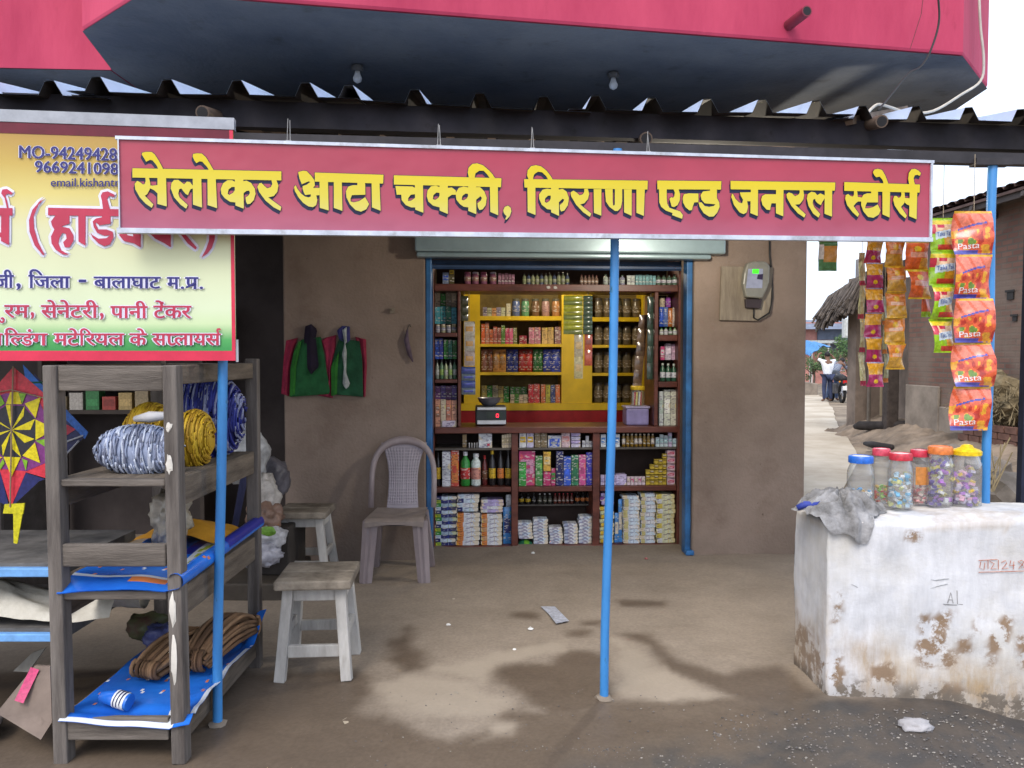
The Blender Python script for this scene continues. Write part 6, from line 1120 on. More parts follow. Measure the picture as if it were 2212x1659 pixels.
mb.build('rubble_mound', MC['trodden_bank'], kind='structure')
# posts
def post(px, pyt, pyb, d, w, c, lab, name='lane_post'):
    b0 = P(px, pyb, d); t0 = P(px, pyt, d); mb = MB(); mb.beam((b0.x, b0.y, -.12), (t0.x + .01, t0.y, t0.z), w, w, w2=w * .75, h2=w * .75); mb.box(b0.x - w * .62, b0.x + w * .62, b0.y - w * .62, b0.y + w * .62, -.12, .05); mb.build(name, mat('post_%s' % lab[:6], c, .85, .25, 3), label=lab, cat='post', bevel=.01)
post(1857, 560, 897, 17.5, .19, (.20, .19, .19), 'grey concrete post at the lane edge behind the snack strips'); post(1844, 700, 842, 30, .26, (.36, .42, .48), 'pale blue far post by the motorcycle')
mb = MB(); c_ = P(1841, 712, 30); mb.box(c_.x - .35, c_.x + .35, c_.y - .1, c_.y + .1, c_.z - .3, c_.z + .4); mb.box(c_.x - .3, c_.x + .3, c_.y - .12, c_.y - .1001, c_.z - .25, c_.z + .35, 1); mb.build('box_on_post', [mat('pale_box', (.4, .42, .42)), mat('pale_box_door', (.46, .48, .47))], label='pale metal box fixed to the far blue post', cat='box', bevel=.03)
# people by the motorcycle
def skin(name, pts, edges, m, parent=None, sub=1, **k):
    org = ORG[parent.name] if parent else Vector(pts[0][:3]); me = bpy.data.meshes.new(name); me.from_pydata([Vector(p[:3]) - org for p in pts], edges, []); o = bpy.data.objects.new(name, me); COL.objects.link(o); me.materials.append(m)
    sm = o.modifiers.new('skin', 'SKIN'); sm.use_smooth_shade = True; ss = o.modifiers.new('sub', 'SUBSURF'); ss.levels = sub; ss.render_levels = sub
    for i, p in enumerate(pts):
        r_ = p[3]; me.skin_vertices[0].data[i].radius = r_ if isinstance(r_, tuple) else (r_, r_)
    me.skin_vertices[0].data[0].use_root = True
    if parent: o.parent = parent; o.location = (0, 0, 0)
    else: o.location = org
    ORG[o.name] = org; tag(o, **k); return o
sk_ = mat('brown_skin', (.16, .085, .055), .6, .1); hair = mat('black_hair', (.01, .009, .009), .6, .1)
def person(o, facing, pose, shirt, trouser, label):
    ca, sa = math.cos(facing), math.sin(facing); W = lambda p: (o.x + p[0] * ca - p[1] * sa, o.y + p[0] * sa + p[1] * ca, o.z + p[2], p[3])
    t_ = thing('person', o, label, 'person'); P_ = {k: W(v) for k, v in pose.items()}; names = list(P_); ix = {k: i for i, k in enumerate(names)}
    E = [('pelvis', 'waist'), ('waist', 'chest'), ('chest', 'neck'), ('neck', 'head'), ('head', 'crown')]
    for s_ in 'LR': E += [('pelvis', 'hip' + s_), ('hip' + s_, 'knee' + s_), ('knee' + s_, 'ank' + s_), ('ank' + s_, 'toe' + s_), ('chest', 'sh' + s_), ('sh' + s_, 'el' + s_), ('el' + s_, 'wr' + s_), ('wr' + s_, 'hand' + s_)]
    skin('body', [(*P_[n][:3], (P_[n][3][0] * .7, P_[n][3][1] * .7) if isinstance(P_[n][3], tuple) else P_[n][3] * (.8 if n[:3] in ('hip', 'kne') or n[:2] == 'sh' else 1)) for n in names], [(ix[a], ix[b_]) for a, b_ in E], sk_, t_, 1)
    def sub_(name, keys, edges, grow, m):
        pts = [(*P_[k][:3], (P_[k][3][0] * grow, P_[k][3][1] * grow) if isinstance(P_[k][3], tuple) else P_[k][3] * grow) for k in keys]; jx = {k: i for i, k in enumerate(keys)}
        skin(name, pts, [(jx[a], jx[b_]) for a, b_ in edges], m, t_, 1)
    sub_('shirt', ['waist', 'pelvis', 'chest', 'shL', 'elL', 'shR', 'elR'], [('waist', 'pelvis'), ('waist', 'chest'), ('chest', 'shL'), ('shL', 'elL'), ('chest', 'shR'), ('shR', 'elR')], 1.12, shirt)
    sub_('trousers', ['pelvis', 'hipL', 'kneeL', 'ankL', 'hipR', 'kneeR', 'ankR'], [('pelvis', 'hipL'), ('hipL', 'kneeL'), ('kneeL', 'ankL'), ('pelvis', 'hipR'), ('hipR', 'kneeR'), ('kneeR', 'ankR')], 1.16, trouser)
    h = Vector(P_['head'][:3]); c_ = Vector(P_['crown'][:3]); mb = MB(); mb.blob(h.lerp(c_, .45) + Vector((0, -.0, .02)), (.097, .105, .10), .08, 2, 2); mb.build('hair', hair, t_, smooth=True)
    f_ = Vector((-sa, ca, 0)); fc = h + f_ * .085; mb = MB(); mb.blob(fc + Vector((0, 0, -.01)), (.014, .02, .022), 0, 1, 1); mb.build('nose', sk_, t_, smooth=True)
    for s_ in (-1, 1): mb = MB(); mb.blob(h + Vector((ca, sa, 0)) * .088 * s_, (.016, .02, .03), 0, 1, 1); mb.build('ear', sk_, t_, smooth=True)
    return t_
base = dict(pelvis=(0, 0, .92, (.15, .105)), waist=(0, 0, 1.08, (.135, .095)), chest=(0, .0, 1.28, (.165, .11)), neck=(0, .01, 1.43, .058), head=(0, .03, 1.53, .085), crown=(0, .02, 1.63, .07),
 hipL=(-.09, 0, .86, .09), kneeL=(-.11, .02, .48, .065), ankL=(-.12, -.01, .07, .045), toeL=(-.13, .14, .035, .035), hipR=(.09, 0, .86, .09), kneeR=(.12, .03, .48, .065), ankR=(.14, 0, .07, .045), toeR=(.15, .15, .035, .035))
pa = dict(base, shL=(-.19, 0, 1.37, .06), elL=(-.34, .08, 1.46, .047), wrL=(-.24, .12, 1.62, .036), handL=(-.15, .10, 1.66, .04), shR=(.19, 0, 1.37, .06), elR=(.33, .08, 1.40, .047), wrR=(.22, .12, 1.56, .036), handR=(.13, .11, 1.62, .04))
q = P(1787, 858, 27.2); q.z = -.10
person(q, .15, pa, mat('white_shirt', (.62, .64, .68), .8, .1), mat('dark_jeans', (.03, .04, .085), .85, .2), 'person in a white shirt and dark jeans, both arms raised to the head')
pb = dict(base, pelvis=(0, -.05, .92, (.15, .11)), waist=(0, .05, 1.10, (.15, .10)), chest=(0, .24, 1.24, (.18, .115)), neck=(.0, .40, 1.32, .058), head=(.0, .50, 1.34, .085), crown=(0, .56, 1.40, .07), shL=(-.2, .26, 1.30, .065), elL=(-.28, .40, 1.08, .05), wrL=(-.2, .56, .94, .038), handL=(-.16, .62, .90, .04), shR=(.2, .26, 1.30, .065), elR=(.28, .40, 1.08, .05), wrR=(.2, .56, .94, .038), handR=(.16, .62, .90, .04), ankL=(-.2, -.05, .07, .045), toeL=(-.22, .1, .035, .035), kneeL=(-.17, .03, .48, .065))
q = P(1799, 857, 27.8); q.z = -.10
stripe = bpy.data.materials.new('striped_shirt'); stripe.use_nodes = True; t = stripe.node_tree; wv = t.nodes.new('ShaderNodeTexWave'); wv.inputs['Scale'].default_value = 9; wv.bands_direction = 'X'; rp = t.nodes.new('ShaderNodeValToRGB'); rp.color_ramp.elements[0].position = .6; rp.color_ramp.elements[0].color = (.03, .045, .11, 1); rp.color_ramp.elements[1].position = .8; rp.color_ramp.elements[1].color = (.35, .38, .42, 1); tc = t.nodes.new('ShaderNodeTexCoord'); t.links.new(tc.outputs['Object'], wv.inputs[0]); t.links.new(wv.outputs[0], rp.inputs[0]); t.links.new(rp.outputs[0], t.nodes['Principled BSDF'].inputs['Base Color'])
person(q, -.95, pb, stripe, mat('blue_jeans', (.07, .10, .18), .85, .2), 'person in a dark striped shirt bending over the motorcycle')
# motorcycle, seen from behind
mo = P(1819, 860, 26.8); mo.z = -.10; mc = thing('motorcycle', mo, 'dark motorcycle with a white number plate, seen from behind on the lane', 'motorcycle')
MX = lambda x, y, z: Vector((mo.x + x + .12 * y, mo.y + y, mo.z + z)); blk_ = mat('black_paint', (.015, .015, .02), .3, .1, spec=.6); rub = mat('tyre_rubber', (.012, .012, .012), .9, .2); chrome = mat('dull_chrome', (.4, .4, .42), .3, .1, metal=.8)
for yy in (0, 1.28):
    wh = mb = MB(); ring = [MX(0, yy + .30 * math.cos(a_), .31 + .30 * math.sin(a_)) for a_ in [2 * math.pi * k / 20 for k in range(21)]]; mb.tube(ring, .05, 8, cap=False); w_ = mb.build('wheel', rub, mc, smooth=True)
    mb = MB(); mb.tube([MX(-.05, yy, .31), MX(.05, yy, .31)], .05, 10)
    for k in range(5): a_ = 1.2566 * k; mb.beam(MX(0, yy, .31), MX(0, yy + .26 * math.cos(a_), .31 + .26 * math.sin(a_)), .03, .02)
    mb.build('rim', chrome, w_)
mb = MB(); mb.tube([MX(0, -.35, .62), MX(0, -.28, .68), MX(0, 0, .70), MX(0, .2, .66)], [.05, .07, .08, .05], 8); mb.build('rear_mudguard', blk_, mc, smooth=True)
mb = MB(); mb.tube([MX(0, -.25, .80), MX(0, .1, .82), MX(0, .5, .80), MX(0, .65, .84)], [.10, .13, .12, .08], 10); mb.build('seat', mat('seat_vinyl', (.02, .02, .022), .6), mc, smooth=True)
mb = MB(); mb.tube([MX(0, .55, .80), MX(0, .75, .90), MX(0, 1.05, .92), MX(0, 1.15, .86)], [.08, .16, .17, .08], 12); mb.build('fuel_tank', blk_, mc, smooth=True)
mb = MB(); mb.box(-.17, .17, .3, .75, .28, .62, 0, MX); mb.build('engine', mat('engine_grey', (.10, .10, .11), .5, .3, metal=.4), mc, bevel=.03)
mb = MB(); mb.tube([MX(-.38, 1.02, 1.06), MX(-.2, 1.1, 1.02), MX(.2, 1.1, 1.02), MX(.38, 1.02, 1.06)], .018, 7); mb.tube([MX(-.08, 1.12, 1.0), MX(-.08, 1.28, .31)], .025, 7); mb.tube([MX(.08, 1.12, 1.0), MX(.08, 1.28, .31)], .025, 7); mb.build('handlebar', chrome, mc, smooth=True)
for s_ in (-1, 1):
    mb = MB(); mb.tube([MX(s_ * .3, 1.06, 1.05), MX(s_ * .36, 1.06, 1.2)], .008, 6); mb.blob(MX(s_ * .37, 1.05, 1.26), (.07, .02, .045), 0, 1, 2); mb.build('mirror', blk_, mc, smooth=True)
mb = MB(); mb.box(-.10, .10, -.40, -.38, .42, .56, 0, MX); mb.build('number_plate', mat('plate_white', (.6, .6, .58), .5), mc); mb = MB(); mb.box(-.07, .07, -.36, -.30, .64, .74, 0, MX); mb.build('tail_light', mat('tail_red', (.4, .01, .01), .25), mc, bevel=.01)
mb = MB(); mb.tube([MX(.16, .4, .30), MX(.2, -.1, .34), MX(.2, -.4, .40)], [.03, .05, .055], 10); mb.build('exhaust', chrome, mc, smooth=True)
for s_ in (-1, 1): mb = MB(); mb.blob(MX(s_ * .17, -.3, .70), (.035, .03, .03), 0, 1, 2); mb.build('indicator', mat('amber', (.5, .2, .02), .3), mc, smooth=True)
# far buildings, tree, tarpaulin, clutter
fb = thing('far_building', P(1750, 790, 46), 'low pink walled building with a grey tin roof at the end of the lane', 'building'); x0, x1 = P(1690, 780, 46).x, P(1850, 780, 46).x
zz = lambda y: P(1750, y, 46).z
mb = MB(); mb.box(x0, x1, 46, 51, -.2, zz(696)); mb.build('wall', mat('pink_wall', (.42, .20, .17), .85, .2, 2), fb)
mb = MB(); mb.prism([Vector((x0 - .4, 45.2, zz(712))), Vector((x0 - .4, 46.5, zz(690))), Vector((x0 - .4, 51, zz(686))), Vector((x0 - .4, 51, zz(692)))], (x1 - x0 + .8, 0, 0)); mb.build('roof', mat('grey_blue_roof', (.15, .17, .22), .7, .25, 3), fb)
mb = MB(); mb.box(P(1764, 780, 46).x, x1 - .2, 45.9, 45.99, zz(734), zz(712)); mb.box(P(1764, 780, 46).x, x1 - .2, 45.85, 45.99, zz(760), zz(742)); mb.build('shutter_panel', mat('slate_panel', (.11, .13, .18), .7, .25, 2), fb)
mb = MB(); mb.box(x0 - .2, x1 + .2, 44.9, 46, zz(742), zz(736)); mb.build('awning_slab', mat('pale_slab', (.35, .38, .38)), fb)
for px in (1762, 1800): mb = MB(); p = P(px, 0, 45.1); mb.beam((p.x, 45.1, -.1), (p.x, 45.1, zz(742)), .14, .14); mb.build('pillar', mat('white_pillar', (.5, .48, .46)), fb)
tb = thing('blue_tarpaulin', P(1758, 765, 40), 'faded blue tarpaulin stretched over a stall at the end of the lane', 'tarpaulin'); mb = MB(); a_, c_ = P(1735, 768, 40), P(1780, 748, 40)
def tp(u, v): p = Vector((a_.x + (c_.x - a_.x) * u, 39 + 2.2 * v, 0)); p.z = a_.z + (c_.z - a_.z) * (math.sin(u * 2.2)) + .3 * v + .05 * math.sin(u * 14); return p
mb.grid(16, 6, tp); mb.grid(16, 6, lambda u, v: tp(u, v) - Vector((0, 0, .03))); mb.build('sheet', mat('tarp_blue', (.06, .20, .42), .6, .25), tb, smooth=True)
for u in (.05, .95): p = tp(u, .05); mb = MB(); mb.tube([(p.x, p.y, -.1), p], .04, 6); mb.build('pole', mat('grey_prop', (.10, .085, .07)), tb)
def tree(name, c, r, n, seed, label, leafc, th_):
    t_ = thing(name, (c.x, c.y, -.1), label, 'tree'); rg = random.Random(seed); mb = MB(); mb.tube([(c.x, c.y, -.15), (c.x + .08, c.y, c.z * .5), (c.x, c.y, c.z)], [th_, th_ * .7, th_ * .3], 8)
    for k in range(7): d_ = Vector((rg.gauss(0, 1), rg.gauss(0, 1), rg.random() * .6)).normalized(); mb.tube([(c.x, c.y, c.z * .6), c + Vector((d_.x * r[0], d_.y * r[1], d_.z * r[2])) * .7], [th_ * .4, th_ * .1], 5)
    mb.build('trunk', mat('bark', (.08, .06, .045)), t_); mb = MB(); cl = [(c + Vector((rg.gauss(0, .5) * r[0], rg.gauss(0, .5) * r[1], rg.gauss(0, .45) * r[2])), rg.uniform(.3, .55)) for _ in range(14)]
    for k in range(n):
        q_, s_ = rg.choice(cl); d_ = Vector((rg.gauss(0, 1), rg.gauss(0, 1), rg.gauss(0, 1))).normalized(); p = q_ + d_ * s_ * min(r) * rg.random() ** .4; ax = Vector((rg.gauss(0, 1), rg.gauss(0, 1), rg.gauss(0, 1))).normalized(); bx_ = ax.orthogonal().normalized(); l_ = rg.uniform(.06, .14) * (r[2] / 1.2)
        mb.add([p - ax * l_, p + bx_ * l_ * .5, p + ax * l_, p - bx_ * l_ * .5], [(0, 1, 2, 3)], rg.choice([0, 0, 1, 2]))
    mb.build('crown', [*[mat('%s_%s' % (leafc, k_), tuple(x * (1 if leafc == 'leaf' else .45) for x in c_), .7) for k_, c_ in (('a', (.05, .10, .03)), ('b', (.08, .14, .04)), ('c', (.03, .065, .02)))]], t_, fixn=False)
tree('small_tree', P(1808, 752, 36), (1.3, 1.2, .75), 2600, 3, 'small green tree beyond the two people', 'leaf', .1); tree('bush', P(1756, 784, 33), (.9, .8, .5), 1100, 6, 'dark low bush at the left of the lane, by the brown wall', 'leaf', .06)
tree('bush', P(1838, 772, 34), (.6, .6, .5), 900, 8, 'dark bush right of the small tree, behind the far post', 'leaf', .06); tree('bush', P(1885, 872, 17.6), (.4, .4, .22), 700, 12, 'low dark green bush at the foot of the concrete post', 'dull', .03)
mb = MB(); p = P(1750, 812, 31); mb.prism([Vector((p.x - 2.2, p.y, -.15)), Vector((p.x + .7, p.y + 1, -.15)), Vector((p.x + .7, p.y + 1, .35)), Vector((p.x - 2.2, p.y, .75))], (0, .5, 0)); mb.build('low_mud_wall', mudp, label='low broken mud wall at the left of the lane beyond the shop', cat='wall', bevel=.05)
rg = random.Random(21); mb = MB()
for k in range(5200):
    x = rg.uniform(-70, 110); y = 75 + 25 * rg.random(); z = rg.random() ** 1.3 * (3.2 + 1.3 * noise.noise(Vector((x * .12, 0, 0)))); p = Vector((x, y, z)); ax = Vector((rg.gauss(0, 1), rg.gauss(0, 1), rg.gauss(0, 1))).normalized(); bx_ = ax.orthogonal().normalized(); l_ = rg.uniform(.4, .9); mb.add([p - ax * l_, p + bx_ * l_ * .6, p + ax * l_, p - bx_ * l_ * .6], [(0, 1, 2, 3)], rg.choice([0, 1, 2]))
mb.build('tree_belt', [MC['leaf_a'], MC['leaf_b'], MC['leaf_c']], kind='stuff', label='far belt of trees beyond the village', cat='trees', fixn=False)
# ============================================================ LEFT: wooden rack with hardware goods
rw = mat('grey_weathered_wood', (.088, .075, .068), .85, .3, 4, .35, 50, col2=(.155, .138, .125), stretch=(6, 6, .6), detail=10); rwh = mat('grey_weathered_board', (.092, .078, .067), .85, .3, 4, .35, 50, col2=(.155, .135, .118), stretch=(.7, 6, 6), detail=10); rws = mat('brown_weathered_board', (.10, .08, .062), .88, .35, 4, .35, 50, col2=(.16, .13, .10), stretch=(6, .7, 6), detail=10)
FY, RY = 2.81, 3.74; rk = thing('wooden_rack', (-1.4, 3.3, 0), 'grey weathered wooden rack of open shelves full of ropes and plastic sheets', 'rack')
lx0 = P(99, 1200, FY).x; lx1 = P(128, 1200, FY).x; rx0 = P(357, 1200, FY).x; rx1 = P(385, 1200, FY).x; FZ = lambda py: P(240, py, FY).z
def rbox(name, x0, x1, y0, y1, z0, z1, m): mb = MB(); mb.box(x0, x1, y0, y1, z0, z1); return mb.build(name, m, rk, bevel=.005)
ZTOP = FZ(789)
for (x0, x1) in ((lx0, lx1), (rx0, rx1)): mb = MB(); mb.beam(((x0 + x1) / 2 + (.012 if 1 else 0), FY + .03, -.005), ((x0 + x1) / 2, FY + .03, ZTOP), .05, .06, up=(0, 1, 0)); mb.build('leg', rw, rk, bevel=.005)
for x0 in (lx0 - .02, rx0 - .005): rbox('leg', x0, x0 + .055, RY - .05, RY, -.005, ZTOP + .02, rw)
for (y0, y1) in ((790, 845), (1177, 1226), (1553, 1602)): rbox('rail', lx1 + .002, rx0 - .002, FY + .008, FY + .035, FZ(y1), FZ(y0), rwh)
SH = []
for (y0, y1) in ((1037, 1052), (1279, 1298)):
    z1, z0 = FZ(y0), FZ(y1); SH.append(z1); rbox('shelf', lx1 - .03, rx0 + .02, FY + .062, FY + .45, z0, z1, rws); rbox('shelf', lx1 - .03, rx0 + .02, FY + .455, RY - .06, z0, z1 - .002, rws); rbox('shelf', lx1 + .002, rx0 - .002, FY + .01, FY + .061, z0, z1, rwh)
z1 = FZ(1560); SH.append(z1); rbox('shelf', lx1 - .03, rx0 + .02, FY + .062, RY - .06, z1 - .03, z1, rws)
xs = (rx0 + rx1) / 2
for (za, zb2) in ((ZTOP - .07, ZTOP), (SH[0] - .105, SH[0] - .002), (SH[1] - .11, SH[1] - .002), (SH[2] - .10, SH[2] - .002)):
    for xx in (xs + .0, (lx0 + lx1) / 2): rbox('side_rail', xx - .012, xx + .012, FY + .062, RY - .052, za, zb2, rws)
rbox('rail', lx1 + .002, rx0 - .002, RY - .04, RY - .012, ZTOP - .08, ZTOP, rwh)
for (z, h_, dx) in ((1.20, .03, 0), (1.07, .055, .0), (.60 - .05, .10, .006), (.38, .14, .008)): mb = MB(); mb.blob(((rx0 + rx1) / 2 + dx - .004, FY - .0015, z), (.011, .0025, h_ * .6), .5, 3, 2, seed=int(z * 50)); mb.build('paint_splash', mat('old_white_paint', (.5, .48, .44), .6), rk)
def bundle(name, c, r, n, cols, rad, label, cat, axis=0, ties=0, seed=1, wav=.25, core=None):
    rg = random.Random(seed); mb = MB(); mb.blob(c, (r[0] * .95, r[1] * .95, r[2] * .95), .05, 2, 3, 0)
    for k in range(n):
        v = rg.uniform(-1, 1); ph = rg.uniform(0, 6.28); path = []
        span = rg.uniform(.5, 1.2); a0 = rg.uniform(.3, 4.3)
        for i in range(7):
            a_ = a0 + span * i / 6; s_ = math.sqrt(max(.02, 1 - v * v)); w_ = 1 + .006 * rg.gauss(0, 1)
            e_ = [v + .02 * math.sin(i * .6 + ph), math.cos(a_) * s_, math.sin(a_) * s_] if axis == 0 else [math.cos(a_) * s_, v + .02 * math.sin(i * .6 + ph), math.sin(a_) * s_]
            path.append(Vector(c) + Vector((e_[0] * r[0], e_[1] * r[1], e_[2] * r[2])) * w_)
        mb.tube(path, rad * rg.uniform(.7, 1.3), 5, rg.randrange(len(cols)))
    z0 = c[2] - r[2]; o = mb.build(name, cols, label=label, cat=cat, smooth=True); return o
zS = SH[0]
silver = [mat('silver_cord_a', (.26, .31, .45), .4, .2, spec=.5), mat('silver_cord_b', (.46, .51, .62), .35, .2, spec=.6), mat('silver_cord_c', (.16, .18, .26), .5, .2)]
navyc = [mat('navy_cord_a', (.012, .016, .13), .6, .2), mat('navy_cord_b', (.02, .03, .22), .5, .2), mat('navy_cord_c', (.2, .22, .34), .4, .2)]
yelc = [mat('yellow_cord_a', (.42, .26, .015), .6, .2), mat('yellow_cord_b', (.50, .33, .02), .6, .15), mat('yellow_cord_c', (.30, .17, .01), .6, .2)]
bundle('silver_cord_bundle', (-1.39, 2.99, zS + .085), (.165, .07, .095), 260, silver, .0035, 'pale blue and silver cord bundle on the upper rack shelf', 'cord bundle', seed=2, axis=0)
bundle('yellow_cord_bundle', (-1.475, 3.27, zS + .115), (.10, .12, .13), 240, yelc, .004, 'yellow cord bundle left of and behind the silver cord', 'cord bundle', seed=3); bundle('yellow_cord_bundle', (-1.275, 3.22, zS + .10), (.075, .11, .12), 170, yelc, .004, 'second yellow cord bundle behind the right rack leg', 'cord bundle', seed=4)
bundle('navy_cord_bundle', (-1.33, 3.50, zS + .17), (.17, .12, .19), 330, navyc, .005, 'large navy blue cord bundle at the back of the upper rack shelf', 'cord bundle', seed=5)
mb = MB(); mb.tube([(-1.47, 3.13, zS + .19), (-1.40, 3.10, zS + .20), (-1.33, 3.11, zS + .205)], [.012, .022, .014], 8); mb.build('white_tie', mat('white_cloth_tie', (.5, .5, .52), .8, .15), label='white cloth tie lying across the yellow cord bundles', cat='tie', smooth=True)
# middle shelf: plastic bag, orange sheet, folded blue sheet; bottom shelf: coir ropes on a blue sheet
bl_ = bpy.data.materials.new('printed_blue_sheet'); 
blue = mat('glossy_blue_sheet', (.012, .10, .50), .22, .18, 3, .25, 8, spec=.6, col2=(.02, .16, .62)); whit = mat('sheet_white_print', (.55, .58, .62), .3, .1); orng = mat('sheet_orange_print', (.5, .16, .05), .35, .2)
def sheet(name, fn, label, mi, nu=46, nv=46): mb = MB(); mb.grid(nu, nv, fn, mi); mb.grid(nu, nv, lambda a, b: fn(a, b) - Vector((0, 0, .0022)), 0); return mb.build(name, [blue, whit, orng, mat('sheet_yellow_green', (.3, .36, .03), .4, .2), mat('sheet_navy', (.015, .02, .2), .3, .2)], label=label, cat='plastic sheet', smooth=True, fixn=False)
XL, XR = lx1 - .01, rx1 + .035
def prt(a, b):
    h = noise.noise(Vector((a * 9, b * 13, 1)))
    if .2 < (a * 6 + b * 3) % 1 < .30 and (b * 8) % 1 < .26 and h > -.05: return 2 if (a * 3 + b * 5) % 1 < .5 else 1
    return 0
def s3(a, b):
    x = XL + (XR - XL) * a; y = FY - .012 + (RY - FY - .03) * b; z = SH[2] + .006 + .012 * (1 + noise.noise(Vector((x * 6, y * 5, 3)))) + (.02 if b < .05 else 0)
    if a > .86: z = max(SH[2] + .012, z) + .015 * (a - .86) / .14 + .02 * (noise.noise(Vector((y * 7, 2, 0))))
    if b < .1: z -= (.1 - b) / .1 * (.03 + .03 * a); 
    if a > .9 and b > .8: z += .09 * (b - .8) / .2
    return Vector((x, y, z))
def m3(a, b): return 1 if (b < .022 and a < .8) or (a > .965 and .05 < b < .75) else (1 if .78 < a < .86 and b < .16 else prt(a, b))
sheet('blue_plastic_sheet', s3, 'bright blue printed plastic sheet spread over the bottom rack shelf', m3)
def s2(a, b):
    x = XL + (XR + .02 - XL) * a; y = FY - .006 + (RY - FY + .0) * b; z = SH[1] + .008 + .014 * (1 + noise.noise(Vector((x * 7, y * 4, 9)))) + .012 * math.sin(b * 9 + a * 3)
    if b < .12: z -= (.12 - b) / .12 * .028 * (1 - .3 * a)
    if a > .8: r_ = .028; t_ = (a - .8) / .2 * 4.2; x = XL + (XR - XL) * .84 + .03 + r_ * math.sin(t_); z = SH[1] + .012 + r_ * (1 - math.cos(t_)) + .02 * b
    return Vector((x, y, z))
sheet('blue_plastic_sheet', s2, 'crumpled blue plastic sheet with a rolled right edge on the middle rack shelf', lambda a, b: 2 if .45 < a < .75 and .07 < b < .11 else (1 if .1 < b < .14 and a < .75 else (3 if .62 < a < .8 and .3 < b < .62 and noise.noise(Vector((a * 15, b * 15, 0))) > -.1 else (1 if .6 < a < .84 and .25 < b < .68 else (4 if .5 < a and b > .5 else prt(a, b))))))
mb = MB(); mb.tube([(-1.50, FY + .10, SH[2] + .05), (-1.44, FY + .07, SH[2] + .055), (-1.385, FY + .06, SH[2] + .045)], [.022, .03, .03], 12, 0); mb.tube([(-1.438, FY + .0695, SH[2] + .0555), (-1.395, FY + .062, SH[2] + .0465)], .0315, 12, 1)
for k in range(3): x = -1.43 + k * .012; mb.tube([(x, FY + .0685 - .002 * k, SH[2] + .0545 - .002 * k), (x + .004, FY + .0675 - .002 * k, SH[2] + .0535 - .002 * k)], .0325, 12, 2)
mb.build('rolled_strip', [blue, whit, mat('sheet_navy_dark', (.01, .012, .06), .4)], label='small rolled blue strip with a white band and dark stripes, on the bottom sheet', cat='plastic roll', smooth=40)
coir = [mat('coir_a', (.15, .085, .045), .9, .3), mat('coir_b', (.20, .12, .065), .9, .25), mat('coir_c', (.10, .055, .03), .9, .3)]
def hank(c, L, w, h, seed, label, ang):
    rg = random.Random(seed); mb = MB(); ca, sa = math.cos(ang), math.sin(ang)
    for k in range(46):
        u = rg.uniform(-1, 1); v = rg.random(); path = []; l_ = L * rg.uniform(.88, 1)
        for i in range(9):
            s_ = -1 + 2 * i / 8; z = h * (.15 + .85 * v) * (1 - .45 * s_ * s_) + .004 * rg.random(); x = u * w * (1 - .25 * s_ * s_) ; y = s_ * l_ / 2; path.append(Vector((c[0] + x * ca - y * sa, c[1] + x * sa + y * ca, c[2] + z)))
        mb.tube(path, .0085, 6, rg.randrange(3))
    for e_ in (-1, 1):
        for k in range(12):
            u = rg.uniform(-1, 1); path = []
            for i in range(6): t_ = math.pi * i / 5; y = e_ * (L / 2 + .03 * math.sin(t_)) * .93; z = h * (.1 + .5 * (1 - math.cos(t_)) / 2); x = u * w * .75; path.append(Vector((c[0] + x * ca - y * sa, c[1] + x * sa + y * ca, c[2] + z)))
            mb.tube(path, .0085, 6, rg.randrange(3))
    mb.build('coir_rope_hank', coir, label=label, cat='rope', smooth=True)
hank((-1.375, 3.30, SH[2] + .03), .42, .075, .12, 1, 'brown coir rope hank on the bottom shelf, left one', -.30); hank((-1.235, 3.38, SH[2] + .03), .46, .075, .16, 2, 'taller brown coir rope hank behind the right rack leg', -.15)
mb = MB(); mb.grid(20, 20, lambda a, b: Vector((-1.62 + .38 * a, 3.35 + .3 * b, SH[1] + .045 + .075 * math.sin(math.pi * a) * (1 - abs(b - .5)) + .01 * noise.noise(Vector((a * 5, b * 5, 0)))))); mb.build('orange_sheet', mat('orange_cloth', (.42, .20, .015), .7, .2), label='orange cloth sheet folded on the middle rack shelf', cat='cloth', smooth=True)
mb = MB(); mb.blob((-1.41, 3.30, SH[1] + .165), (.075, .06, .12), .35, 2.5, 4, flat_bottom=SH[1] + .06); mb.build('clear_plastic_bag', mat('cloudy_plastic', (.34, .30, .23), .2, .3, 12, .5, 20, spec=.7), label='cloudy plastic bag standing on the middle rack shelf', cat='bag', smooth=True)
mb = MB(); mb.blob((-1.49, 3.42, SH[2] + .085), (.085, .08, .065), .4, 2.2, 4, flat_bottom=SH[2] + .02); mb.build('blue_plastic_bag', mat('dull_blue_plastic', (.07, .08, .20), .35, .35, 10, .4, 20), label='dull blue plastic bag on the bottom shelf behind the rope', cat='bag', smooth=True)
mb = MB(); mb.blob((-1.60, 3.50, SH[2] + .11), (.09, .08, .06), .4, 2.2, 3); mb.build('red_green_bag', mat('red_green_plastic', (.12, .05, .04), .5, .4, 8, col2=(.08, .12, .05)), label='dark red and green bag at the back left of the bottom shelf', cat='bag', smooth=True)
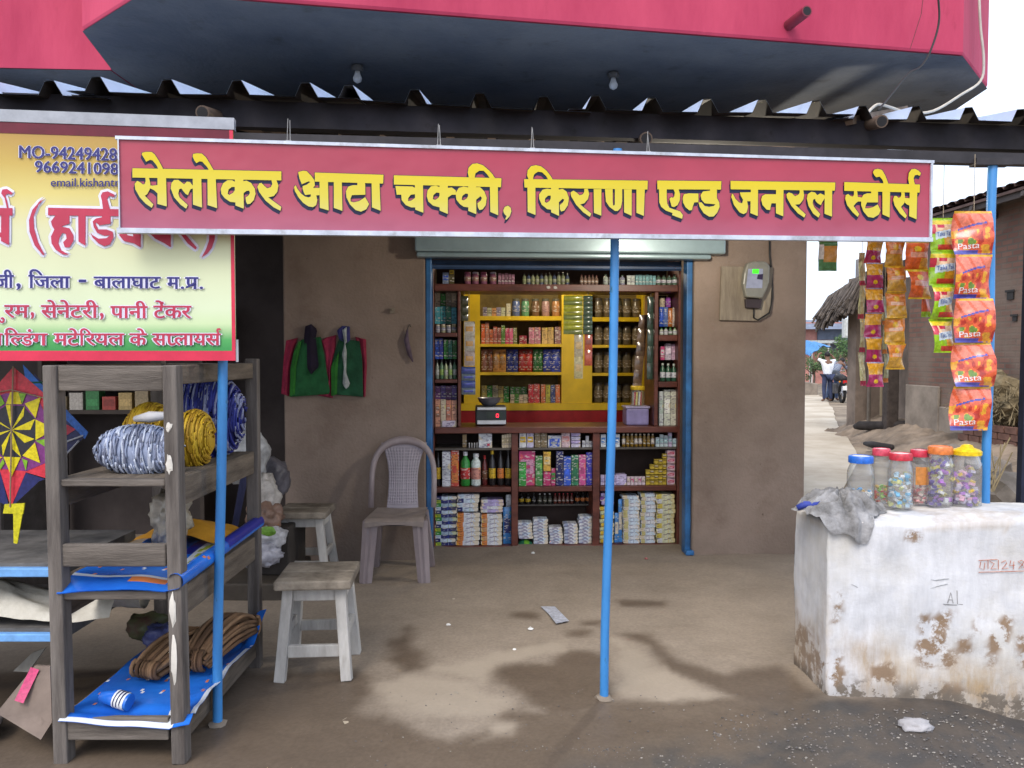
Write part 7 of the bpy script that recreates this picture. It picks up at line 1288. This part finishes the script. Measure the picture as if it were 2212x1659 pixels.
# blue edged shelf to the left, cream cloth bundle, carton, kites
bs = thing('blue_edged_shelf', (-2.0, 3.1, 0), 'low shelf with light blue steel edges left of the wooden rack', 'shelf'); lbm = mat('light_blue_steel', (.14, .32, .62), .45, .15, 20)
for y0, y1 in ((1228, 1247), (1370, 1387)):
    d = 3.02; z1, z0 = P(50, y0, d).z, P(50, y1, d).z; mb = MB(); mb.box(-3.0, P(98, 1200, d).x + .05, d, d + .03, z0, z1); mb.build('edge_bar', lbm, bs, bevel=.004)
    mb = MB(); mb.box(-3.0, P(98, 1200, d).x + .05, d + .031, d + .62, z0, z1 + .012); mb.build('shelf_board', mat('dusty_shelf_board', (.10, .095, .09), .8, .35), bs)
for x in (-2.95, P(98, 1200, 3.02).x + .02): mb = MB(); mb.box(x, x + .03, 3.05, 3.08, -.01, .9); mb.build('leg', lbm, bs)
d = 3.2; mb = MB(); c_ = P(30, 1330, d); zb_s = P(50, 1370, 3.02).z + .012
def cl(a, b):
    x = -2.5 + .95 * a; y = 3.06 + .35 * b; return Vector((x, y, zb_s + .002 + .17 * math.sin(math.pi * min(1, b * 1.3 + .05)) ** .6 * (.75 + .3 * math.sin(a * 6)) + .03 * noise.fractal(Vector((a * 3 + b * 2, b * 3, 1)), 1.1, 2, 3)))
mb.grid(60, 30, cl); mb.build('cream_cloth_bundle', mat('cream_canvas', (.42, .39, .32), .9, .3, 5, .3, 60, col2=(.52, .50, .44)), label='folded cream canvas bundle on the blue edged shelf', cat='cloth', smooth=True)
q = lambda px, py, d: P(px, py, d)
cb = mat('brown_grey_card', (.16, .125, .105), .9, .25, 5); mb = MB(); pts = [q(-8, 1540, 2.93), q(88, 1598, 2.84), q(112, 1560, 2.9), q(108, 1440, 3.02), q(75, 1438, 3.06)]; mb.prism(pts, (0, .012, 0)); cdb = mb.build('cardboard_sheet', cb, label='leaning grey brown cardboard sheet with a pink strip, left of the rack', cat='cardboard')
mb = MB(); mb.prism([p + Vector((0, -.004, 0)) for p in (q(33, 1512, 2.93), q(52, 1518, 2.925), q(86, 1446, 3.02), q(68, 1440, 3.03))], (0, -.001, 0)); mb.build('pink_strip', flat(.42, .03, .12), cdb)
mb = MB(); mb.prism([q(28, 1450, 3.25), q(60, 1452, 3.2), q(98, 1400, 3.2), q(70, 1410, 3.25)], (0, .01, 0)); mb.build('card_flap', mat('pale_card', (.2, .19, .17), .9, .2), label='pale card flap behind the leaning cardboard', cat='cardboard')
for k, (x, y, z, w_, d_, h_, c, l) in enumerate(((-2.2, 2.95, 0, .5, .3, .05, (.12, .09, .06), 'brown folded sack on the ground at the far left'), (-2.15, 2.98, .051, .45, .28, .04, (.13, .11, .10), 'grey folded sack lying on the brown sack'), (-2.3, 3.05, .092, .5, .25, .06, (.02, .09, .06), 'dark green folded sheet on top of the sacks'))):
    mb = MB(); mb.blob((x, y, z + h_ / 2), (w_ / 2, d_ / 2, h_ / 2 * 1.2), .12, 3, 3, flat_bottom=z + .001); mb.build('folded_sack', mat('sack_%d' % k, c, .9, .3), label=l, cat='sack', smooth=True)
KP = lambda px, py, d=3.14: P(px, py, d); KT = lambda zx, zy: (zx * .458 * KF, (1440 + zy * .458) * KF)
kt = thing('paper_kite', KP(*KT(95, 1290)), 'colourful paper kite with a yellow star, hanging left of the rack', 'kite')
km = [flat(.55, .46, .01, .3), flat(.02, .02, .03, .35), flat(.16, .03, .16, .3), flat(.5, .03, .05, .3), flat(.16, .34, .02, .3), flat(.015, .02, .10, .3)]
def kpoly(name, polys, lay):
    mb = MB()
    for mi, pl_ in polys: mb.prism([KP(*KT(*p), 3.14 - lay * .0012) for p in pl_], (0, .0008, 0), mi)
    return mb.build(name, km, kt)
kpoly('kite_body', [(3, [(115, 60), (-60, 260), (-170, 620), (0, 970), (95, 1290), (225, 980), (395, 1030), (395, 300), (200, 130)])], 0)
kpoly('kite_wing', [(5, [(225, 985), (395, 1040), (340, 1060), (100, 1285)]), (5, [(0, 970), (80, 1285), (-120, 1180)])], .5)
kpoly('kite_star_field', [(2, [(50, 290), (310, 300), (400, 480), (395, 900), (230, 970), (0, 950), (-170, 620), (-60, 330)])], 1)
kpoly('kite_centre', [(1, [(45, 400), (200, 400), (310, 520), (310, 700), (190, 850), (30, 850), (-90, 720), (-90, 500)])], 2)
cen = (100, 610); pol = []
for (x1, y1, x2, y2) in ((90, 300 + 90, 50, 390), (215, 400, 205, 490), (305, 515, 265, 610), (300, 690, 215, 725), (185, 850, 110, 780), (25, 840, 15, 745), (-95, 700, -30, 640), (-95, 510, -30, 520)): pol.append((0, [cen, (x1, y1), (x2, y2)]))
kpoly('kite_rays', pol, 3)
kpoly('kite_points', [(0, [(90, 280), (50, 385), (190, 385), (160, 280)]), (0, [(215, 380), (355, 325), (310, 510)]), (0, [(310, 520), (395, 560), (395, 650), (310, 700)]), (0, [(305, 720), (350, 900), (195, 835)]), (0, [(30, 845), (180, 850), (100, 1020)]), (0, [(-20, 840), (20, 850), (-80, 900)]), (4, [(195, 380), (230, 290), (160, 290)]), (4, [(190, 860), (240, 880), (225, 965)]), (4, [(310, 705), (390, 690), (390, 755)]), (4, [(25, 860), (40, 900), (0, 960), (-20, 950)]), (4, [(40, 380), (0, 300), (-20, 420)])], 4)
mb = MB(); mb.tube([KP(*KT(115, 55), 3.128), KP(*KT(100, 620), 3.124), KP(*KT(88, 1285), 3.128)], .0028, 6); mb.tube([KP(*KT(-120, 300), 3.13), KP(*KT(100, 260), 3.126), KP(*KT(380, 330), 3.13)], .0025, 6); mb.build('kite_sticks', mat('bamboo', (.24, .17, .11)), kt)
mb = MB(); mb.prism([KP(*KT(*p), 3.13) for p in ((40, 1260), (215, 1250), (200, 1345), (25, 1340))], (0, .006, 0)); mb.prism([KP(*KT(*p), 3.126) for p in ((115, 1346), (195, 1346), (150, 1605), (118, 1600))], (0, .004, 0)); mb.build('kite_tail', flat(.46, .42, .01, .4), kt)
k2 = thing('paper_kite', KP(*KT(575, 830), 3.6), 'second blue and red kite half hidden behind the left rack leg', 'kite')
mb = MB(); mb.prism([KP(*KT(*p), 3.6) for p in ((300, 120), (575, 430), (770, 640), (575, 830), (300, 1000))], (0, .002, 0), 0); mb.prism([KP(*KT(*p), 3.598) for p in ((575, 560), (660, 605), (570, 665))], (0, .001, 0), 1); mb.prism([KP(*KT(*p), 3.598) for p in ((575, 430), (770, 630), (740, 690), (575, 520))], (0, .001, 0), 2); mb.prism([KP(*KT(*p), 3.598) for p in ((200, 40), (390, 240), (380, 300), (220, 160))], (0, .001, 0), 2)
mb.build('kite_body', [flat(.015, .02, .09, .4), flat(.4, .03, .06), flat(.02, .12, .46, .35)], k2); mb = MB(); mb.tube([KP(*KT(578, 715), 3.595), KP(*KT(725, 660), 3.595)], .004, 5); mb.tube([KP(*KT(578, 825), 3.595), KP(*KT(690, 705), 3.595)], .004, 5); mb.build('kite_sticks', mat('pale_sticks', (.35, .36, .4)), k2)
mb = MB(); mb.tube([KP(-20, 828, 3.4), KP(90, 826, 3.4), KP(190, 822, 3.5)], .004, 5); mb.build('hanging_line', mat('green_cord', (.01, .10, .06)), label='thin green cord the kites hang from', cat='cord')
# goods and sacks in the dark recess behind
def sack(name, c, r, col, label, seed, cat='bag', amp=.14, bump=.5): mb = MB(); mb.blob(c, r, amp * 1.3, 1.7, 4, flat_bottom=c[2] - r[2] * .85, seed=seed, octv=3); mb.build(name, mat('%s_%d' % (name, seed), col, .45, .35, 9, bump, 15, col2=tuple(min(1, x * 1.5) for x in col)), label=label, cat=cat, smooth=True)
wbm = lambda px, py, d: P(px, py, d)
sack('white_plastic_bag', wbm(530, 985, 5.0), (.14, .13, .20), (.34, .35, .36), 'upright white plastic bag behind the rack, highest of the pile', 1); sack('grey_sack', wbm(590, 1035, 5.3), (.11, .12, .14), (.10, .095, .11), 'dark grey bundle between the white bag and the brown wall', 2); sack('white_plastic_bag', wbm(570, 1075, 4.95), (.09, .1, .14), (.36, .34, .32), 'folded white sheet in the middle of the pile behind the rack', 3, amp=.22)
sack('brown_bag', wbm(572, 1118, 4.9), (.11, .1, .10), (.16, .10, .075), 'crumpled brown bag low in the pile behind the rack', 4, amp=.22); sack('white_rice_bag', wbm(570, 1160, 4.85), (.13, .12, .09), (.36, .36, .38), 'white bag with a green print near the floor behind the rear stool', 5, amp=.2); sack('white_rice_bag', wbm(560, 1198, 4.8), (.13, .12, .08), (.30, .30, .34), 'lowest white bag on the floor behind the rack', 6, amp=.25)
mb = MB(); g0 = wbm(580, 1148, 4.73); mb.blob(g0, (.05, .012, .03), .3, 2, 2); mb.build('green_print', flat(.12, .26, .03), [o for o in COL.objects if o.name.startswith('white_rice_bag')][0])
mb = MB(); mb.box(-1.75, -1.36, 4.72, 5.4, -.02, .10); mb.build('low_plank_stand', mat('dark_stand', (.06, .05, .04)), label='low dark plank stand under the bag pile', cat='stand', bevel=.01)
mb = MB(); mb.box(-1.6, -1.37, 4.9, 5.3, .101, .40); mb.build('dark_crate', mat('dark_crate', (.04, .034, .03)), label='dark crate buried inside the bag pile behind the rack', cat='crate', bevel=.01)
mb = MB(); p0, p1 = wbm(522, 1060, 4.3), wbm(505, 1150, 4.2); mb.tube([p0 + Vector((.02, 0, .1)), p0, p1], [.02, .02, .016], 8); mb.build('navy_umbrella', mat('navy_fabric', (.02, .022, .06), .8), label='navy rolled umbrella leaning behind the rear right rack leg', cat='umbrella', smooth=True)
dsh = thing('back_shelf', (-2.2, 6.2, 0), 'dark shelf at the back of the hardware shop holding small packs', 'shelf'); mb = MB(); mb.box(-3.6, -2.35, 6.1, 6.45, P(300, 886, 6.1).z - .03, P(300, 886, 6.1).z); mb.box(-3.6, -2.35, 6.1, 6.45, P(300, 845, 6.1).z + .03, P(300, 845, 6.1).z + .06); mb.build('board', mat('dark_board', (.05, .04, .035)), dsh)
for x in (-3.6, -2.38): mb = MB(); mb.box(x, x + .03, 6.1, 6.45, -.1, 1.9); mb.build('side', mat('dark_board', (.05, .04, .035)), dsh)
zz_ = P(300, 886, 6.1).z + .001
for k in range(9):
    c = ((.25, .2, .12), (.35, .33, .3), (.03, .15, .05), (.3, .05, .04), (.35, .25, .1))[k % 5]; x = -3.5 + k * .125; mb = MB(); mb.box(x, x + .10, 6.12, 6.22, zz_, zz_ + .10 + .03 * (k % 3)); mb.box(x + .01, x + .09, 6.118, 6.1199, zz_ + .03, zz_ + .08, 1); mb.build('small_pack', [flat(*c), flat(*jit(c, .6))], label='small coloured pack on the dark back shelf behind the rack', cat='packet', group='packs on the dark back shelf')
mb = MB(); mb.box(-3.3, -2.75, 4.3, 4.9, -.1, .95); mb.build('dark_counter', mat('dark_counter', (.05, .045, .045), .7, .3), label='dark counter inside the hardware shop behind the kites', cat='counter', bevel=.02)
